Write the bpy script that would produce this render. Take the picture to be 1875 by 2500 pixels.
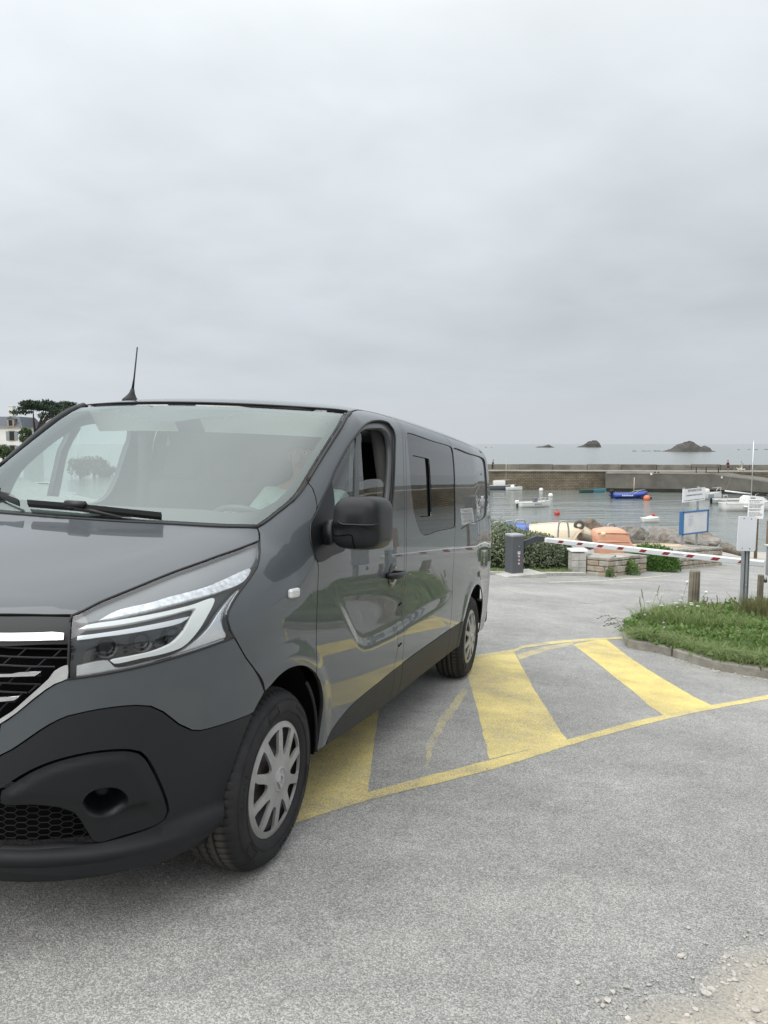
import bpy, bmesh, math, random
import numpy as np
from mathutils import Vector, Matrix, geometry, noise
random.seed(7); RNG=np.random.default_rng(7)
R_=math.radians
SC=bpy.context.scene
for o in list(bpy.data.objects): bpy.data.objects.remove(o)
COL=SC.collection

# ------------------------------------------------------------------ camera
SEA=0.0; EYE=7.7                       # eye height above the sea
PITCH=R_(5.0665); FPX=1878.0; PW,PH=1875.0,2500.0
cd=bpy.data.cameras.new('camera'); cam=bpy.data.objects.new('camera',cd); COL.objects.link(cam)
cam.location=(0,0,EYE); cam.rotation_euler=(R_(90)-PITCH,0,0)
cd.sensor_fit='HORIZONTAL'; cd.sensor_width=36.0; cd.lens=FPX/PW*36.0
cd.clip_start=.05; cd.clip_end=40000
SC.camera=cam
SC.render.resolution_x=768; SC.render.resolution_y=1024

# ------------------------------------------------------------------ sky and light
SUN_EL=R_(42); SUN_AZ=R_(-140)
W_=bpy.data.worlds.new('World'); SC.world=W_; W_.use_nodes=True
nt=W_.node_tree; nt.nodes.clear()
def N(tree,t,**k):
    n=tree.nodes.new(t)
    for a,v in k.items():
        if a=='inp':
            for i,x in v.items(): n.inputs[i].default_value=x
        else: setattr(n,a,v)
    return n
out=N(nt,'ShaderNodeOutputWorld')
sky=N(nt,'ShaderNodeTexSky'); sky.sky_type='NISHITA'; sky.sun_disc=False; sky.sun_elevation=SUN_EL; sky.sun_rotation=SUN_AZ
sky.air_density=1; sky.dust_density=3
b1=N(nt,'ShaderNodeBackground',inp={1:.07}); nt.links.new(sky.outputs[0],b1.inputs[0])
tc=N(nt,'ShaderNodeTexCoord')
sep=N(nt,'ShaderNodeSeparateXYZ'); nt.links.new(tc.outputs['Generated'],sep.inputs[0])
# cloud deck: direction projected on a flat layer overhead
def math_(tree,op,a,b=None,c=None,clamp=False):
    n=tree.nodes.new('ShaderNodeMath'); n.operation=op; n.use_clamp=clamp
    for i,v in enumerate((a,b,c)):
        if v is None: continue
        if isinstance(v,(int,float)): n.inputs[i].default_value=v
        else: tree.links.new(v,n.inputs[i])
    return n.outputs[0]
zc=math_(nt,'ADD',math_(nt,'MAXIMUM',sep.outputs[2],0.0),.16)
ux=math_(nt,'DIVIDE',sep.outputs[0],zc); uy=math_(nt,'DIVIDE',sep.outputs[1],zc)
cmb=N(nt,'ShaderNodeCombineXYZ'); nt.links.new(ux,cmb.inputs[0]); nt.links.new(uy,cmb.inputs[1])
n1=N(nt,'ShaderNodeTexNoise',inp={'Scale':.62,'Detail':5.0,'Roughness':.48,'Distortion':.25}); nt.links.new(cmb.outputs[0],n1.inputs['Vector'])
n2=N(nt,'ShaderNodeTexNoise',inp={'Scale':2.3,'Detail':5.0,'Roughness':.5,'Distortion':.2}); nt.links.new(cmb.outputs[0],n2.inputs['Vector'])
cl=math_(nt,'ADD',math_(nt,'MULTIPLY',n1.outputs['Fac'],.75),math_(nt,'MULTIPLY',n2.outputs['Fac'],.25))
cl=math_(nt,'MULTIPLY',math_(nt,'SUBTRACT',cl,.5),SKY_CONTRAST:=1.1)
# vertical luminance of an overcast sky
vr=N(nt,'ShaderNodeValToRGB'); e=vr.color_ramp.elements
nt.links.new(sep.outputs[2],vr.inputs[0])
e[0].position=0.0; e[0].color=(.495,.524,.555,1)
e[1].position=1.0; e[1].color=(1.75,1.79,1.82,1)
for p_,c_ in ((.06,(.480,.515,.548,1)),(.16,(.482,.520,.552,1)),(.30,(.535,.575,.605,1)),(.47,(.655,.692,.715,1)),(.65,(.98,1.01,1.04,1))):
    x=e.new(p_); x.color=c_
mul=N(nt,'ShaderNodeMixRGB'); mul.blend_type='MULTIPLY'; mul.inputs[0].default_value=1
nt.links.new(vr.outputs[0],mul.inputs[1])
amp=math_(nt,'ADD',math_(nt,'MULTIPLY',cl,math_(nt,'SMOOTHSTEP' if False else 'MINIMUM',math_(nt,'MULTIPLY',sep.outputs[2],4.5),1.0)),1.0)
sv=(-.62,.30,.72)       # thinnest part of the cloud
vd=N(nt,'ShaderNodeVectorMath'); vd.operation='DOT_PRODUCT'; nt.links.new(tc.outputs['Generated'],vd.inputs[0]); vd.inputs[1].default_value=sv
amp=math_(nt,'MULTIPLY',amp,math_(nt,'ADD',.93,math_(nt,'MULTIPLY',math_(nt,'POWER',math_(nt,'MAXIMUM',vd.outputs['Value'],0.0),2.0),.34)))
cc=N(nt,'ShaderNodeCombineXYZ')
for i in range(3): nt.links.new(amp,cc.inputs[i])
nt.links.new(cc.outputs[0],mul.inputs[2])
b2=N(nt,'ShaderNodeBackground',inp={1:1.0}); nt.links.new(mul.outputs[0],b2.inputs[0])
mx=N(nt,'ShaderNodeMixShader',inp={0:.94}); nt.links.new(b1.outputs[0],mx.inputs[1]); nt.links.new(b2.outputs[0],mx.inputs[2])
nt.links.new(mx.outputs[0],out.inputs[0])
sd=bpy.data.lights.new('sun','SUN'); sd.energy=1.5; sd.angle=R_(75); sd.color=(1,.97,.93)
sun=bpy.data.objects.new('sun',sd); COL.objects.link(sun)
sun.rotation_euler=(R_(90)-SUN_EL,0,math.pi-SUN_AZ)
SC.view_settings.view_transform='Standard'; SC.view_settings.look='None'
SC.view_settings.exposure=.43; SC.view_settings.gamma=1; SC.view_settings.use_curve_mapping=False
SC.render.engine='CYCLES'
SC.cycles.max_bounces=8; SC.cycles.transparent_max_bounces=12; SC.cycles.glossy_bounces=5; SC.cycles.transmission_bounces=6
SC.cycles.caustics_reflective=False; SC.cycles.caustics_refractive=False

# ------------------------------------------------------------------ helpers
_ca,_sa=math.cos(PITCH),math.sin(PITCH)
def ray(px,py):
    x=(px-PW/2)/FPX; y=(py-PH/2)/FPX
    return Vector((x,_ca-y*_sa,-_sa-y*_ca))           # world direction of a photo point, unit depth along the view axis
def at(px,py,Y):                                       # the point seen at (px,py) that lies Y metres north of the eye
    d=ray(px,py); return Vector((0,0,EYE))+d*(Y/d.y)
def on_z(px,py,z):
    d=ray(px,py); return Vector((0,0,EYE))+d*((z-EYE)/d.z)
# van frame (x forward, y left, z up from the ground plane it stands on) -> world
RW=Matrix(((-0.316406,0.947103,0.053694),(-0.945046,-0.319619,0.068782),(0.082305,-0.02898,0.996186)))
CV0=Vector((2.64722,2.16969,1.42768))
VAN=Matrix.Translation(Vector((0,0,EYE))-RW@CV0)@RW.to_4x4()
GN=RW@Vector((0,0,1)); GP=VAN@Vector((0,0,0))
def plane_z(x,y): return GP.z-(GN.x*(x-GP.x)+GN.y*(y-GP.y))/GN.z
def G(px,py,up=0):                                     # the point of the sloping car park seen at (px,py)
    d=ray(px,py); o=Vector((0,0,EYE)); t=(GP-o).dot(GN)/d.dot(GN)
    p=o+d*t; p.z+=up; return p
def tag(o,label=None,cat=None,group=None,kind=None):
    if label: o['label']=label
    if cat: o['category']=cat
    if group: o['group']=group
    if kind: o['kind']=kind
    return o
def empty(name,loc=(0,0,0),rz=0,label=None,cat=None,group=None):
    o=bpy.data.objects.new(name,None); o.empty_display_size=.1; COL.objects.link(o)
    o.location=loc; o.rotation_euler=(0,0,rz)
    return tag(o,label,cat,group)
def mesh_obj(name,verts,faces,mat=None,parent=None,smooth=False,loc=None,kind=None):
    me=bpy.data.meshes.new(name); me.from_pydata([tuple(v) for v in verts],[],[tuple(f) for f in faces]); me.update()
    if mat: me.materials.append(mat)
    if smooth: me.polygons.foreach_set('use_smooth',[True]*len(me.polygons))
    o=bpy.data.objects.new(name,me); COL.objects.link(o)
    if parent: o.parent=parent
    if loc is not None: o.location=loc
    if kind: o['kind']=kind
    return o
class MB:
    """collects shapes into one mesh"""
    def __init__(s): s.v=[]; s.f=[]; s.sm=[]
    def add(s,v,f,smooth=False):
        b=len(s.v); s.v+= [tuple(p) for p in v]; s.f+=[tuple(i+b for i in q) for q in f]; s.sm+=[smooth]*len(f); return s
    def box(s,c,d,rot=None,bev=0.0):
        c=Vector(c); hx,hy,hz=[k/2 for k in d]
        if bev>0:
            bm=bmesh.new(); bmesh.ops.create_cube(bm,size=1)
            for v in bm.verts: v.co=Vector((v.co.x*d[0],v.co.y*d[1],v.co.z*d[2]))
            bmesh.ops.bevel(bm,geom=bm.edges[:],offset=bev,segments=2,profile=.5,affect='EDGES',clamp_overlap=True)
            vs=[v.co.copy() for v in bm.verts]; bm.verts.index_update(); fs=[[v.index for v in f.verts] for f in bm.faces]; bm.free()
        else:
            vs=[Vector((x,y,z)) for x in(-hx,hx) for y in(-hy,hy) for z in(-hz,hz)]
            fs=[(0,1,3,2),(4,6,7,5),(0,4,5,1),(2,3,7,6),(0,2,6,4),(1,5,7,3)]
        if rot is not None: vs=[rot@v for v in vs]
        return s.add([v+c for v in vs],fs,False)
    def tube(s,pts,r,n=8,cap=True,smooth=True):
        pts=[Vector(p) for p in pts]; rs=r if isinstance(r,(list,tuple)) else [r]*len(pts)
        v=[];f=[]; up=None
        for i,p in enumerate(pts):
            t=(pts[min(i+1,len(pts)-1)]-pts[max(i-1,0)]).normalized()
            if up is None:
                up=t.orthogonal().normalized()
            a=(up-t*up.dot(t)); a=a.normalized() if a.length>1e-6 else t.orthogonal().normalized(); up=a; b=t.cross(a)
            for k in range(n):
                q=2*math.pi*k/n; v.append(p+(a*math.cos(q)+b*math.sin(q))*rs[i])
        for i in range(len(pts)-1):
            for k in range(n):
                k2=(k+1)%n; f.append((i*n+k,i*n+k2,(i+1)*n+k2,(i+1)*n+k))
        if cap:
            f.append(tuple(range(n-1,-1,-1))); f.append(tuple((len(pts)-1)*n+k for k in range(n)))
        return s.add(v,f,smooth)
    def lathe(s,prof,n=24,M=None,smooth=True):
        v=[];f=[]
        for r,z in prof:
            for k in range(n):
                q=2*math.pi*k/n; p=Vector((r*math.cos(q),r*math.sin(q),z)); v.append(M@p if M else p)
        for i in range(len(prof)-1):
            for k in range(n):
                k2=(k+1)%n; f.append((i*n+k,i*n+k2,(i+1)*n+k2,(i+1)*n+k))
        return s.add(v,f,smooth)
    def prism(s,poly,dirv,smooth=False):
        n=len(poly); p=[Vector(q) for q in poly]; d=Vector(dirv)
        s.add(p+[q+d for q in p],[tuple(range(n-1,-1,-1)),tuple(range(n,2*n))]+[(i,(i+1)%n,n+(i+1)%n,n+i) for i in range(n)],smooth)
        return s
    def loft(s,rings,close=True,cap0=True,cap1=True,smooth=True):
        n=len(rings[0]); v=[q for r in rings for q in r]; f=[]
        for i in range(len(rings)-1):
            for k in range(n if close else n-1):
                k2=(k+1)%n; f.append((i*n+k,i*n+k2,(i+1)*n+k2,(i+1)*n+k))
        if cap0: f.append(tuple(range(n-1,-1,-1)))
        if cap1: f.append(tuple((len(rings)-1)*n+k for k in range(n)))
        return s.add(v,f,smooth)
    def blob(s,c,rad,sub=2,amp=.15,freq=1.5,seed=0,squash=None,smooth=True):
        bm=bmesh.new(); bmesh.ops.create_icosphere(bm,subdivisions=sub,radius=1)
        c=Vector(c); R3=Vector(rad) if not isinstance(rad,(int,float)) else Vector((rad,)*3)
        vs=[]
        for w in bm.verts:
            d=w.co.normalized(); k=1+amp*noise.noise(d*freq+Vector((seed*3.1,seed*1.7,seed)))
            vs.append(c+Vector((d.x*R3.x,d.y*R3.y,d.z*R3.z))*k)
        bm.verts.index_update(); fs=[[w.index for w in q.verts] for q in bm.faces]; bm.free()
        return s.add(vs,fs,smooth)
    def build(s,name,mat=None,parent=None,loc=None,kind=None,merge=False):
        me=bpy.data.meshes.new(name); me.from_pydata(s.v,[],s.f); me.update()
        me.polygons.foreach_set('use_smooth',s.sm)
        if mat: me.materials.append(mat)
        o=bpy.data.objects.new(name,me); COL.objects.link(o)
        if parent: o.parent=parent
        if loc is not None: o.location=loc
        if kind: o['kind']=kind
        return o
def bevel(o,w=.006,seg=2,ang=35):
    m=o.modifiers.new('bevel','BEVEL'); m.width=w; m.segments=seg; m.limit_method='ANGLE'; m.angle_limit=R_(ang); m.harden_normals=False
    return o
# ---- materials
MATS={}
def mat(name,col,rough=.6,metal=0,spec=.5,var=.0,vscale=8.0,bump=0,bscale=40.0,coat=0,emit=None,estr=0,var2=None,coords='Object',detail=6.0,trans=0):
    if name in MATS: return MATS[name]
    m=bpy.data.materials.new(name); m.use_nodes=True; t=m.node_tree; p=t.nodes['Principled BSDF']
    p.inputs['Base Color'].default_value=(*col,1); p.inputs['Roughness'].default_value=rough; p.inputs['Metallic'].default_value=metal
    p.inputs['Specular IOR Level'].default_value=spec
    if coat: p.inputs['Coat Weight'].default_value=coat; p.inputs['Coat Roughness'].default_value=.004
    if emit: p.inputs['Emission Color'].default_value=(*emit,1); p.inputs['Emission Strength'].default_value=estr
    if trans: p.inputs['Transmission Weight'].default_value=trans
    if var or var2 or bump:
        c=N(t,'ShaderNodeTexCoord')
    if var or var2:
        n=N(t,'ShaderNodeTexNoise',inp={'Scale':vscale,'Detail':detail,'Roughness':.6}); t.links.new(c.outputs[coords],n.inputs['Vector'])
        r=N(t,'ShaderNodeValToRGB'); r.color_ramp.elements[0].position=.3; r.color_ramp.elements[1].position=.7
        a=tuple(max(0,x*(1-var)) for x in col); b=var2 or tuple(min(1,x*(1+var)) for x in col)
        r.color_ramp.elements[0].color=(*a,1); r.color_ramp.elements[1].color=(*b,1)
        t.links.new(n.outputs['Fac'],r.inputs[0]); t.links.new(r.outputs[0],p.inputs['Base Color'])
    if bump:
        n=N(t,'ShaderNodeTexNoise',inp={'Scale':bscale,'Detail':5.0,'Roughness':.6}); t.links.new(c.outputs[coords],n.inputs['Vector'])
        b=N(t,'ShaderNodeBump',inp={'Strength':1.0,'Distance':bump}); t.links.new(n.outputs['Fac'],b.inputs['Height']); t.links.new(b.outputs[0],p.inputs['Normal'])
    MATS[name]=m; return m
def glass_mat(name,tint,refl,rough=0.0,gl=(1,1,1)):
    if name in MATS: return MATS[name]
    m=bpy.data.materials.new(name); m.use_nodes=True; t=m.node_tree; t.nodes.clear()
    o=N(t,'ShaderNodeOutputMaterial'); tr=N(t,'ShaderNodeBsdfTransparent',inp={0:(*tint,1)})
    g=N(t,'ShaderNodeBsdfGlossy',inp={0:(*gl,1),1:rough}); fr=N(t,'ShaderNodeFresnel'); ge=N(t,'ShaderNodeNewGeometry'); t.links.new(math_(t,'SUBTRACT',1.5,math_(t,'MULTIPLY',ge.outputs['Backfacing'],1.5-1/1.5)),fr.inputs[0])
    f=math_(t,'ADD',math_(t,'MULTIPLY',fr.outputs[0],1.0),refl,clamp=True)
    x=N(t,'ShaderNodeMixShader'); t.links.new(f,x.inputs[0]); t.links.new(tr.outputs[0],x.inputs[1]); t.links.new(g.outputs[0],x.inputs[2]); t.links.new(x.outputs[0],o.inputs[0])
    MATS[name]=m; return m
# ------------------------------------------------------------------ lines of the van body (x forward, y left, z up; metres)
CV={
 'hood_left':[(0.761,0.576,1.023),(0.734,0.596,1.037),(0.694,0.617,1.058),(0.583,0.667,1.099),(0.448,0.71,1.14),(0.284,0.749,1.178),(0.127,0.782,1.212),(0.013,0.798,1.236)],
 'hood_corner':[(0.013,0.798,1.236),(-0.018,0.779,1.265),(-0.027,0.763,1.283)],
 'hood_front':[(0.834,0.379,1.016),(0.813,0.45,1.019),(0.788,0.518,1.022),(0.76,0.576,1.023)],
 'hood_rear':[(0.162,-0.309,1.278),(0.183,-0.041,1.278),(0.179,0.133,1.279),(0.163,0.293,1.279),(0.133,0.438,1.281),(0.088,0.603,1.281),(0.062,0.66,1.281),(-0.027,0.763,1.283)],
 'ws_side':[(-0.027,0.763,1.283),(-0.06,0.774,1.298),(-0.145,0.793,1.343),(-0.229,0.811,1.388),(-0.296,0.817,1.433),(-0.355,0.817,1.476)],
 'pillar':[(-0.355,0.817,1.476),(-0.492,0.814,1.581),(-0.63,0.811,1.682),(-0.738,0.806,1.756),(-0.892,0.786,1.832)],
 'ws_top':[(-0.684,-0.457,1.828),(-0.657,-0.213,1.834),(-0.654,0.116,1.836),(-0.652,0.209,1.832),(-0.674,0.399,1.829),(-0.736,0.631,1.826),(-0.892,0.786,1.832)],
 'frit_bot':[(0.05,-0.425,1.343),(0.086,-0.195,1.343),(0.097,0.002,1.34),(0.086,0.23,1.34),(0.013,0.554,1.344),(-0.003,0.618,1.34),(-0.045,0.692,1.341),(-0.074,0.72,1.346),(-0.113,0.743,1.36),(-0.173,0.766,1.389)],
 'frit_side':[(-0.173,0.766,1.389),(-0.246,0.778,1.434),(-0.316,0.782,1.483),(-0.434,0.781,1.571),(-0.543,0.776,1.652),(-0.629,0.778,1.711),(-0.669,0.771,1.743),(-0.69,0.753,1.767),(-0.697,0.714,1.788),(-0.69,0.679,1.795)],
 'frit_top':[(-0.69,0.679,1.795),(-0.652,0.543,1.8),(-0.613,0.354,1.804),(-0.585,0.33,1.792),(-0.52,0.311,1.755),(-0.535,0.275,1.768),(-0.519,0.091,1.767),(-0.515,-0.038,1.766),(-0.523,-0.163,1.767),(-0.58,-0.195,1.798),(-0.598,-0.227,1.806),(-0.683,-0.611,1.805)],
 'wing_door':[(-0.355,0.817,1.476),(-0.362,0.843,1.448),(-0.355,0.862,1.412),(-0.344,0.876,1.376),(-0.328,0.881,1.352)],
 'sail_front':[(-0.328,0.881,1.352),(-0.295,0.882,1.327),(-0.259,0.886,1.292),(-0.237,0.894,1.257),(-0.233,0.904,1.223),(-0.243,0.915,1.188),(-0.261,0.923,1.154)],
 'door_front':[(-0.261,0.923,1.152),(-0.272,0.926,1.127),(-0.267,0.93,1.057),(-0.263,0.934,0.956),(-0.266,0.935,0.853),(-0.273,0.936,0.75),(-0.269,0.935,0.684)],
 'arch_low':[(-0.269,0.935,0.684),(-0.315,0.935,0.644),(-0.351,0.933,0.594),(-0.376,0.931,0.535),(-0.385,0.927,0.474),(-0.389,0.921,0.414),(-0.394,0.913,0.347),(-0.386,0.909,0.321)],
 'arch_top':[(-0.269,0.935,0.684),(-0.208,0.936,0.717),(-0.145,0.936,0.74),(-0.075,0.935,0.753),(-0.001,0.934,0.755),(0.065,0.931,0.742),(0.116,0.928,0.72),(0.156,0.924,0.704)],
 'bump_seam':[(0.156,0.924,0.704),(0.189,0.921,0.755),(0.234,0.915,0.805),(0.278,0.908,0.847),(0.319,0.899,0.898),(0.34,0.893,0.926)],
 'hl_rear':[(0.34,0.893,0.926),(0.359,0.886,0.955),(0.366,0.877,0.989),(0.356,0.872,1.012),(0.327,0.87,1.038),(0.268,0.866,1.074),(0.185,0.861,1.118),(0.126,0.853,1.151),(0.096,0.843,1.173),(0.022,0.801,1.23),(0.013,0.798,1.236)],
 'hl_bot':[(0.802,0.608,0.844),(0.783,0.635,0.849),(0.751,0.674,0.855),(0.673,0.746,0.87),(0.575,0.81,0.889),(0.472,0.855,0.907),(0.397,0.879,0.919),(0.34,0.893,0.926)],
 'hl_left':[(0.761,0.576,1.023),(0.773,0.582,1.005),(0.792,0.598,0.954),(0.8,0.605,0.898),(0.802,0.608,0.844)],
 'grille_bot':[(0.883,0.444,0.709),(0.876,0.465,0.724),(0.868,0.486,0.743),(0.85,0.526,0.783),(0.835,0.556,0.812),(0.822,0.578,0.83),(0.81,0.597,0.84),(0.802,0.608,0.845)],
 'chrome_in':[(0.883,0.443,0.724),(0.871,0.477,0.75),(0.858,0.509,0.784),(0.843,0.54,0.818),(0.829,0.563,0.846),(0.821,0.575,0.869),(0.812,0.588,0.88),(0.801,0.605,0.887)],
 'bump_cut':[(0.882,0.448,0.617),(0.87,0.481,0.637),(0.851,0.527,0.675),(0.828,0.571,0.711),(0.801,0.613,0.736),(0.771,0.654,0.747),(0.725,0.704,0.755),(0.671,0.752,0.755),(0.633,0.778,0.747),(0.598,0.8,0.724),(0.567,0.817,0.694),(0.547,0.827,0.675),(0.529,0.835,0.664),(0.502,0.846,0.647),(0.47,0.858,0.639),(0.41,0.877,0.638),(0.325,0.898,0.639),(0.218,0.916,0.641)],
 'bump_low':[(0.849,0.435,0.267),(0.821,0.5,0.26),(0.786,0.56,0.252),(0.721,0.64,0.24),(0.64,0.713,0.233),(0.573,0.755,0.228),(0.496,0.795,0.23),(0.438,0.822,0.244)],
 'fog_out':[(0.878,0.451,0.516),(0.868,0.484,0.541),(0.848,0.531,0.575),(0.817,0.59,0.604),(0.768,0.658,0.622),(0.721,0.708,0.625),(0.679,0.744,0.619),(0.655,0.762,0.608),(0.638,0.773,0.589),(0.615,0.786,0.546),(0.589,0.798,0.489),(0.563,0.806,0.43),(0.552,0.807,0.399),(0.557,0.801,0.372),(0.581,0.786,0.359),(0.667,0.727,0.347),(0.724,0.673,0.339),(0.748,0.656,0.374),(0.768,0.642,0.42),(0.78,0.63,0.444),(0.8,0.605,0.46),(0.835,0.547,0.472),(0.876,0.451,0.475)],
 'fog_hole':[(0.767,0.65,0.476),(0.763,0.657,0.498),(0.749,0.675,0.515),(0.727,0.697,0.519),(0.703,0.719,0.513),(0.682,0.735,0.491),(0.673,0.74,0.47),(0.675,0.737,0.447),(0.69,0.722,0.427),(0.71,0.703,0.418),(0.736,0.679,0.425),(0.757,0.659,0.444)],
 'low_grille':[(0.876,0.451,0.475),(0.835,0.547,0.471),(0.8,0.605,0.46),(0.78,0.63,0.444),(0.767,0.642,0.419),(0.748,0.656,0.374),(0.727,0.671,0.341),(0.785,0.599,0.341),(0.836,0.51,0.338),(0.862,0.444,0.338)],
 'grille_bar':[(0.835,0.379,1.015),(0.802,0.482,1.021),(0.76,0.575,1.023),(0.773,0.58,1.006),(0.787,0.591,0.975),(0.795,0.599,0.944),(0.837,0.519,0.941),(0.873,0.421,0.935)],
 'chrome1':[(0.863,0.41,0.967),(0.828,0.508,0.973),(0.793,0.58,0.975),(0.799,0.584,0.957),(0.834,0.515,0.953),(0.869,0.417,0.947)],
 'chrome2':[(0.882,0.435,0.855),(0.87,0.47,0.858),(0.863,0.487,0.863),(0.838,0.543,0.867),(0.846,0.529,0.854),(0.864,0.488,0.851),(0.882,0.436,0.847)],
 'chrome3':[(0.883,0.44,0.788),(0.874,0.466,0.791),(0.865,0.492,0.794),(0.869,0.48,0.782),(0.883,0.441,0.776)],
 'chrome_v':[(0.801,0.605,0.887),(0.803,0.607,0.847),(0.81,0.597,0.841),(0.822,0.578,0.832),(0.835,0.556,0.814),(0.85,0.526,0.785),(0.868,0.486,0.744),(0.883,0.444,0.711),(0.883,0.443,0.724),(0.871,0.477,0.75),(0.858,0.509,0.784),(0.843,0.54,0.818),(0.829,0.563,0.846),(0.821,0.575,0.869),(0.812,0.588,0.88)],
 'door_top':[(-0.892,0.786,1.832),(-0.928,0.782,1.841),(-0.999,0.77,1.856),(-1.08,0.755,1.87)],
 'door_rear':[(-1.672,0.78,1.889),(-1.595,0.82,1.853),(-1.637,0.815,1.86),(-1.534,0.867,1.73),(-1.532,0.892,1.542),(-1.546,0.903,1.416),(-1.519,0.919,1.228),(-1.494,0.927,1.12),(-1.489,0.932,1.016),(-1.485,0.935,0.897)],
 'flap_front':[(-1.485,0.935,0.897),(-1.381,0.935,0.894),(-1.336,0.935,0.853),(-1.299,0.936,0.804),(-1.322,0.936,0.734),(-1.347,0.935,0.69),(-1.357,0.935,0.654)],
 'door_rear2':[(-1.357,0.935,0.654),(-1.358,0.933,0.586),(-1.358,0.931,0.531),(-1.37,0.927,0.472)],
 'slide_front':[(-1.655,0.825,1.849),(-1.601,0.866,1.736),(-1.598,0.892,1.544),(-1.606,0.903,1.417),(-1.576,0.916,1.258),(-1.586,0.927,1.115),(-1.549,0.932,1.012),(-1.525,0.935,0.901),(-1.472,0.935,0.858),(-1.464,0.936,0.762),(-1.514,0.935,0.671),(-1.516,0.933,0.586),(-1.531,0.927,0.481)],
 'clad_door':[(-0.634,0.921,0.409),(-0.67,0.923,0.435),(-0.74,0.926,0.462),(-0.867,0.927,0.481),(-1.028,0.928,0.487),(-1.37,0.927,0.472)],
 'clad_door2':[(-0.491,0.909,0.324),(-0.551,0.917,0.374),(-0.642,0.921,0.407),(-0.759,0.923,0.431),(-0.924,0.924,0.446),(-1.126,0.925,0.457),(-1.37,0.927,0.472)],
 'clad_slide':[(-1.37,0.927,0.472),(-1.531,0.927,0.481),(-1.892,0.928,0.492),(-2.275,0.929,0.5),(-2.704,0.929,0.51)],
 'clad_q':[(-2.704,0.929,0.51),(-2.936,0.93,0.512),(-3.176,0.93,0.512)],
 'clad_bot':[(-0.386,0.909,0.321),(-0.491,0.909,0.322),(-0.738,0.907,0.31),(-1.232,0.905,0.299),(-1.436,0.904,0.297),(-1.599,0.907,0.311),(-2.107,0.909,0.325),(-2.723,0.912,0.34),(-3.134,0.911,0.332)],
 'slide_top':[],
 'slide_rear':[(-2.956,0.79,1.902),(-2.87,0.832,1.855),(-2.812,0.852,1.81),(-2.779,0.887,1.592),(-2.799,0.901,1.433),(-2.775,0.918,1.241),(-2.819,0.919,1.222),(-2.793,0.927,1.112),(-2.761,0.934,0.954),(-2.777,0.931,1.041),(-2.711,0.935,0.886),(-2.694,0.936,0.768),(-2.72,0.936,0.694),(-2.707,0.933,0.584),(-2.696,0.929,0.505)],
 'slide_rear2':[(-2.696,0.929,0.505),(-2.738,0.926,0.467),(-2.719,0.911,0.336)],
 'q_top':[],
 'q_rear':[(-4.276,0.857,1.601),(-4.192,0.891,1.251),(-4.161,0.909,0.954),(-4.111,0.912,0.8),(-4.18,0.91,0.813),(-4.215,0.906,0.559),(-4.124,0.897,0.41),(-4.028,0.885,0.303)],
 'rarch':[(-3.176,0.93,0.512),(-3.225,0.933,0.578),(-3.288,0.935,0.648),(-3.38,0.936,0.717),(-3.49,0.936,0.751),(-3.607,0.935,0.748),(-3.75,0.929,0.705),(-3.857,0.922,0.636),(-3.929,0.916,0.542),(-3.937,0.909,0.455),(-3.998,0.888,0.315)],
 'rarch_front':[(-3.134,0.911,0.332),(-3.2,0.916,0.368),(-3.176,0.93,0.512)],
 'swin':[(-1.662,0.851,1.802),(-1.709,0.847,1.814),(-1.77,0.845,1.818),(-2.221,0.849,1.815),(-2.791,0.851,1.812),(-2.801,0.855,1.797),(-2.779,0.887,1.592),(-2.799,0.901,1.433),(-2.761,0.918,1.241),(-2.283,0.919,1.224),(-1.861,0.92,1.213),(-1.767,0.916,1.267),(-1.693,0.908,1.353),(-1.661,0.9,1.45),(-1.639,0.892,1.546),(-1.629,0.872,1.7)],
 'swin_slide':[(-1.723,0.88,1.648),(-1.728,0.876,1.673),(-1.767,0.875,1.685),(-2.112,0.874,1.687),(-2.116,0.89,1.565),(-2.122,0.91,1.328),(-1.846,0.911,1.321),(-1.793,0.908,1.353),(-1.735,0.905,1.392),(-1.721,0.894,1.517)],
 'qpanel':[(-2.831,0.853,1.807),(-3.422,0.851,1.813),(-4.14,0.823,1.825),(-4.189,0.828,1.806),(-4.068,0.858,1.643),(-4.027,0.879,1.447),(-3.945,0.895,1.312),(-3.741,0.908,1.277),(-3.265,0.917,1.255),(-2.839,0.918,1.239),(-2.82,0.901,1.433),(-2.795,0.883,1.625)],
 'dwin':[(-0.486,0.873,1.485),(-0.517,0.87,1.514),(-0.563,0.867,1.552),(-0.635,0.864,1.607),(-0.727,0.861,1.671),(-0.829,0.857,1.729),(-0.926,0.85,1.772),(-1.042,0.837,1.804),(-1.17,0.828,1.826),(-1.291,0.824,1.837),(-1.373,0.831,1.832),(-1.402,0.846,1.806),(-1.403,0.862,1.762),(-1.364,0.877,1.665),(-1.33,0.892,1.543),(-1.306,0.899,1.454),(-1.258,0.908,1.351),(-1.196,0.913,1.302),(-0.958,0.915,1.279),(-0.698,0.918,1.242),(-0.504,0.92,1.214),(-0.316,0.922,1.184),(-0.33,0.882,1.353)],
 'dglass':[(-0.528,0.87,1.521),(-0.593,0.868,1.571),(-0.684,0.865,1.636),(-0.779,0.862,1.694),(-0.865,0.858,1.738),(-0.96,0.853,1.769),(-1.045,0.85,1.783),(-1.156,0.847,1.796),(-1.257,0.845,1.804),(-1.324,0.854,1.787),(-1.349,0.865,1.745),(-1.353,0.873,1.697),(-1.314,0.892,1.542),(-1.279,0.9,1.442),(-1.199,0.91,1.331),(-0.959,0.914,1.285),(-0.702,0.914,1.289),(-0.452,0.911,1.316),(-0.455,0.901,1.377),(-0.474,0.886,1.441),(-0.488,0.876,1.477)],
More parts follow.
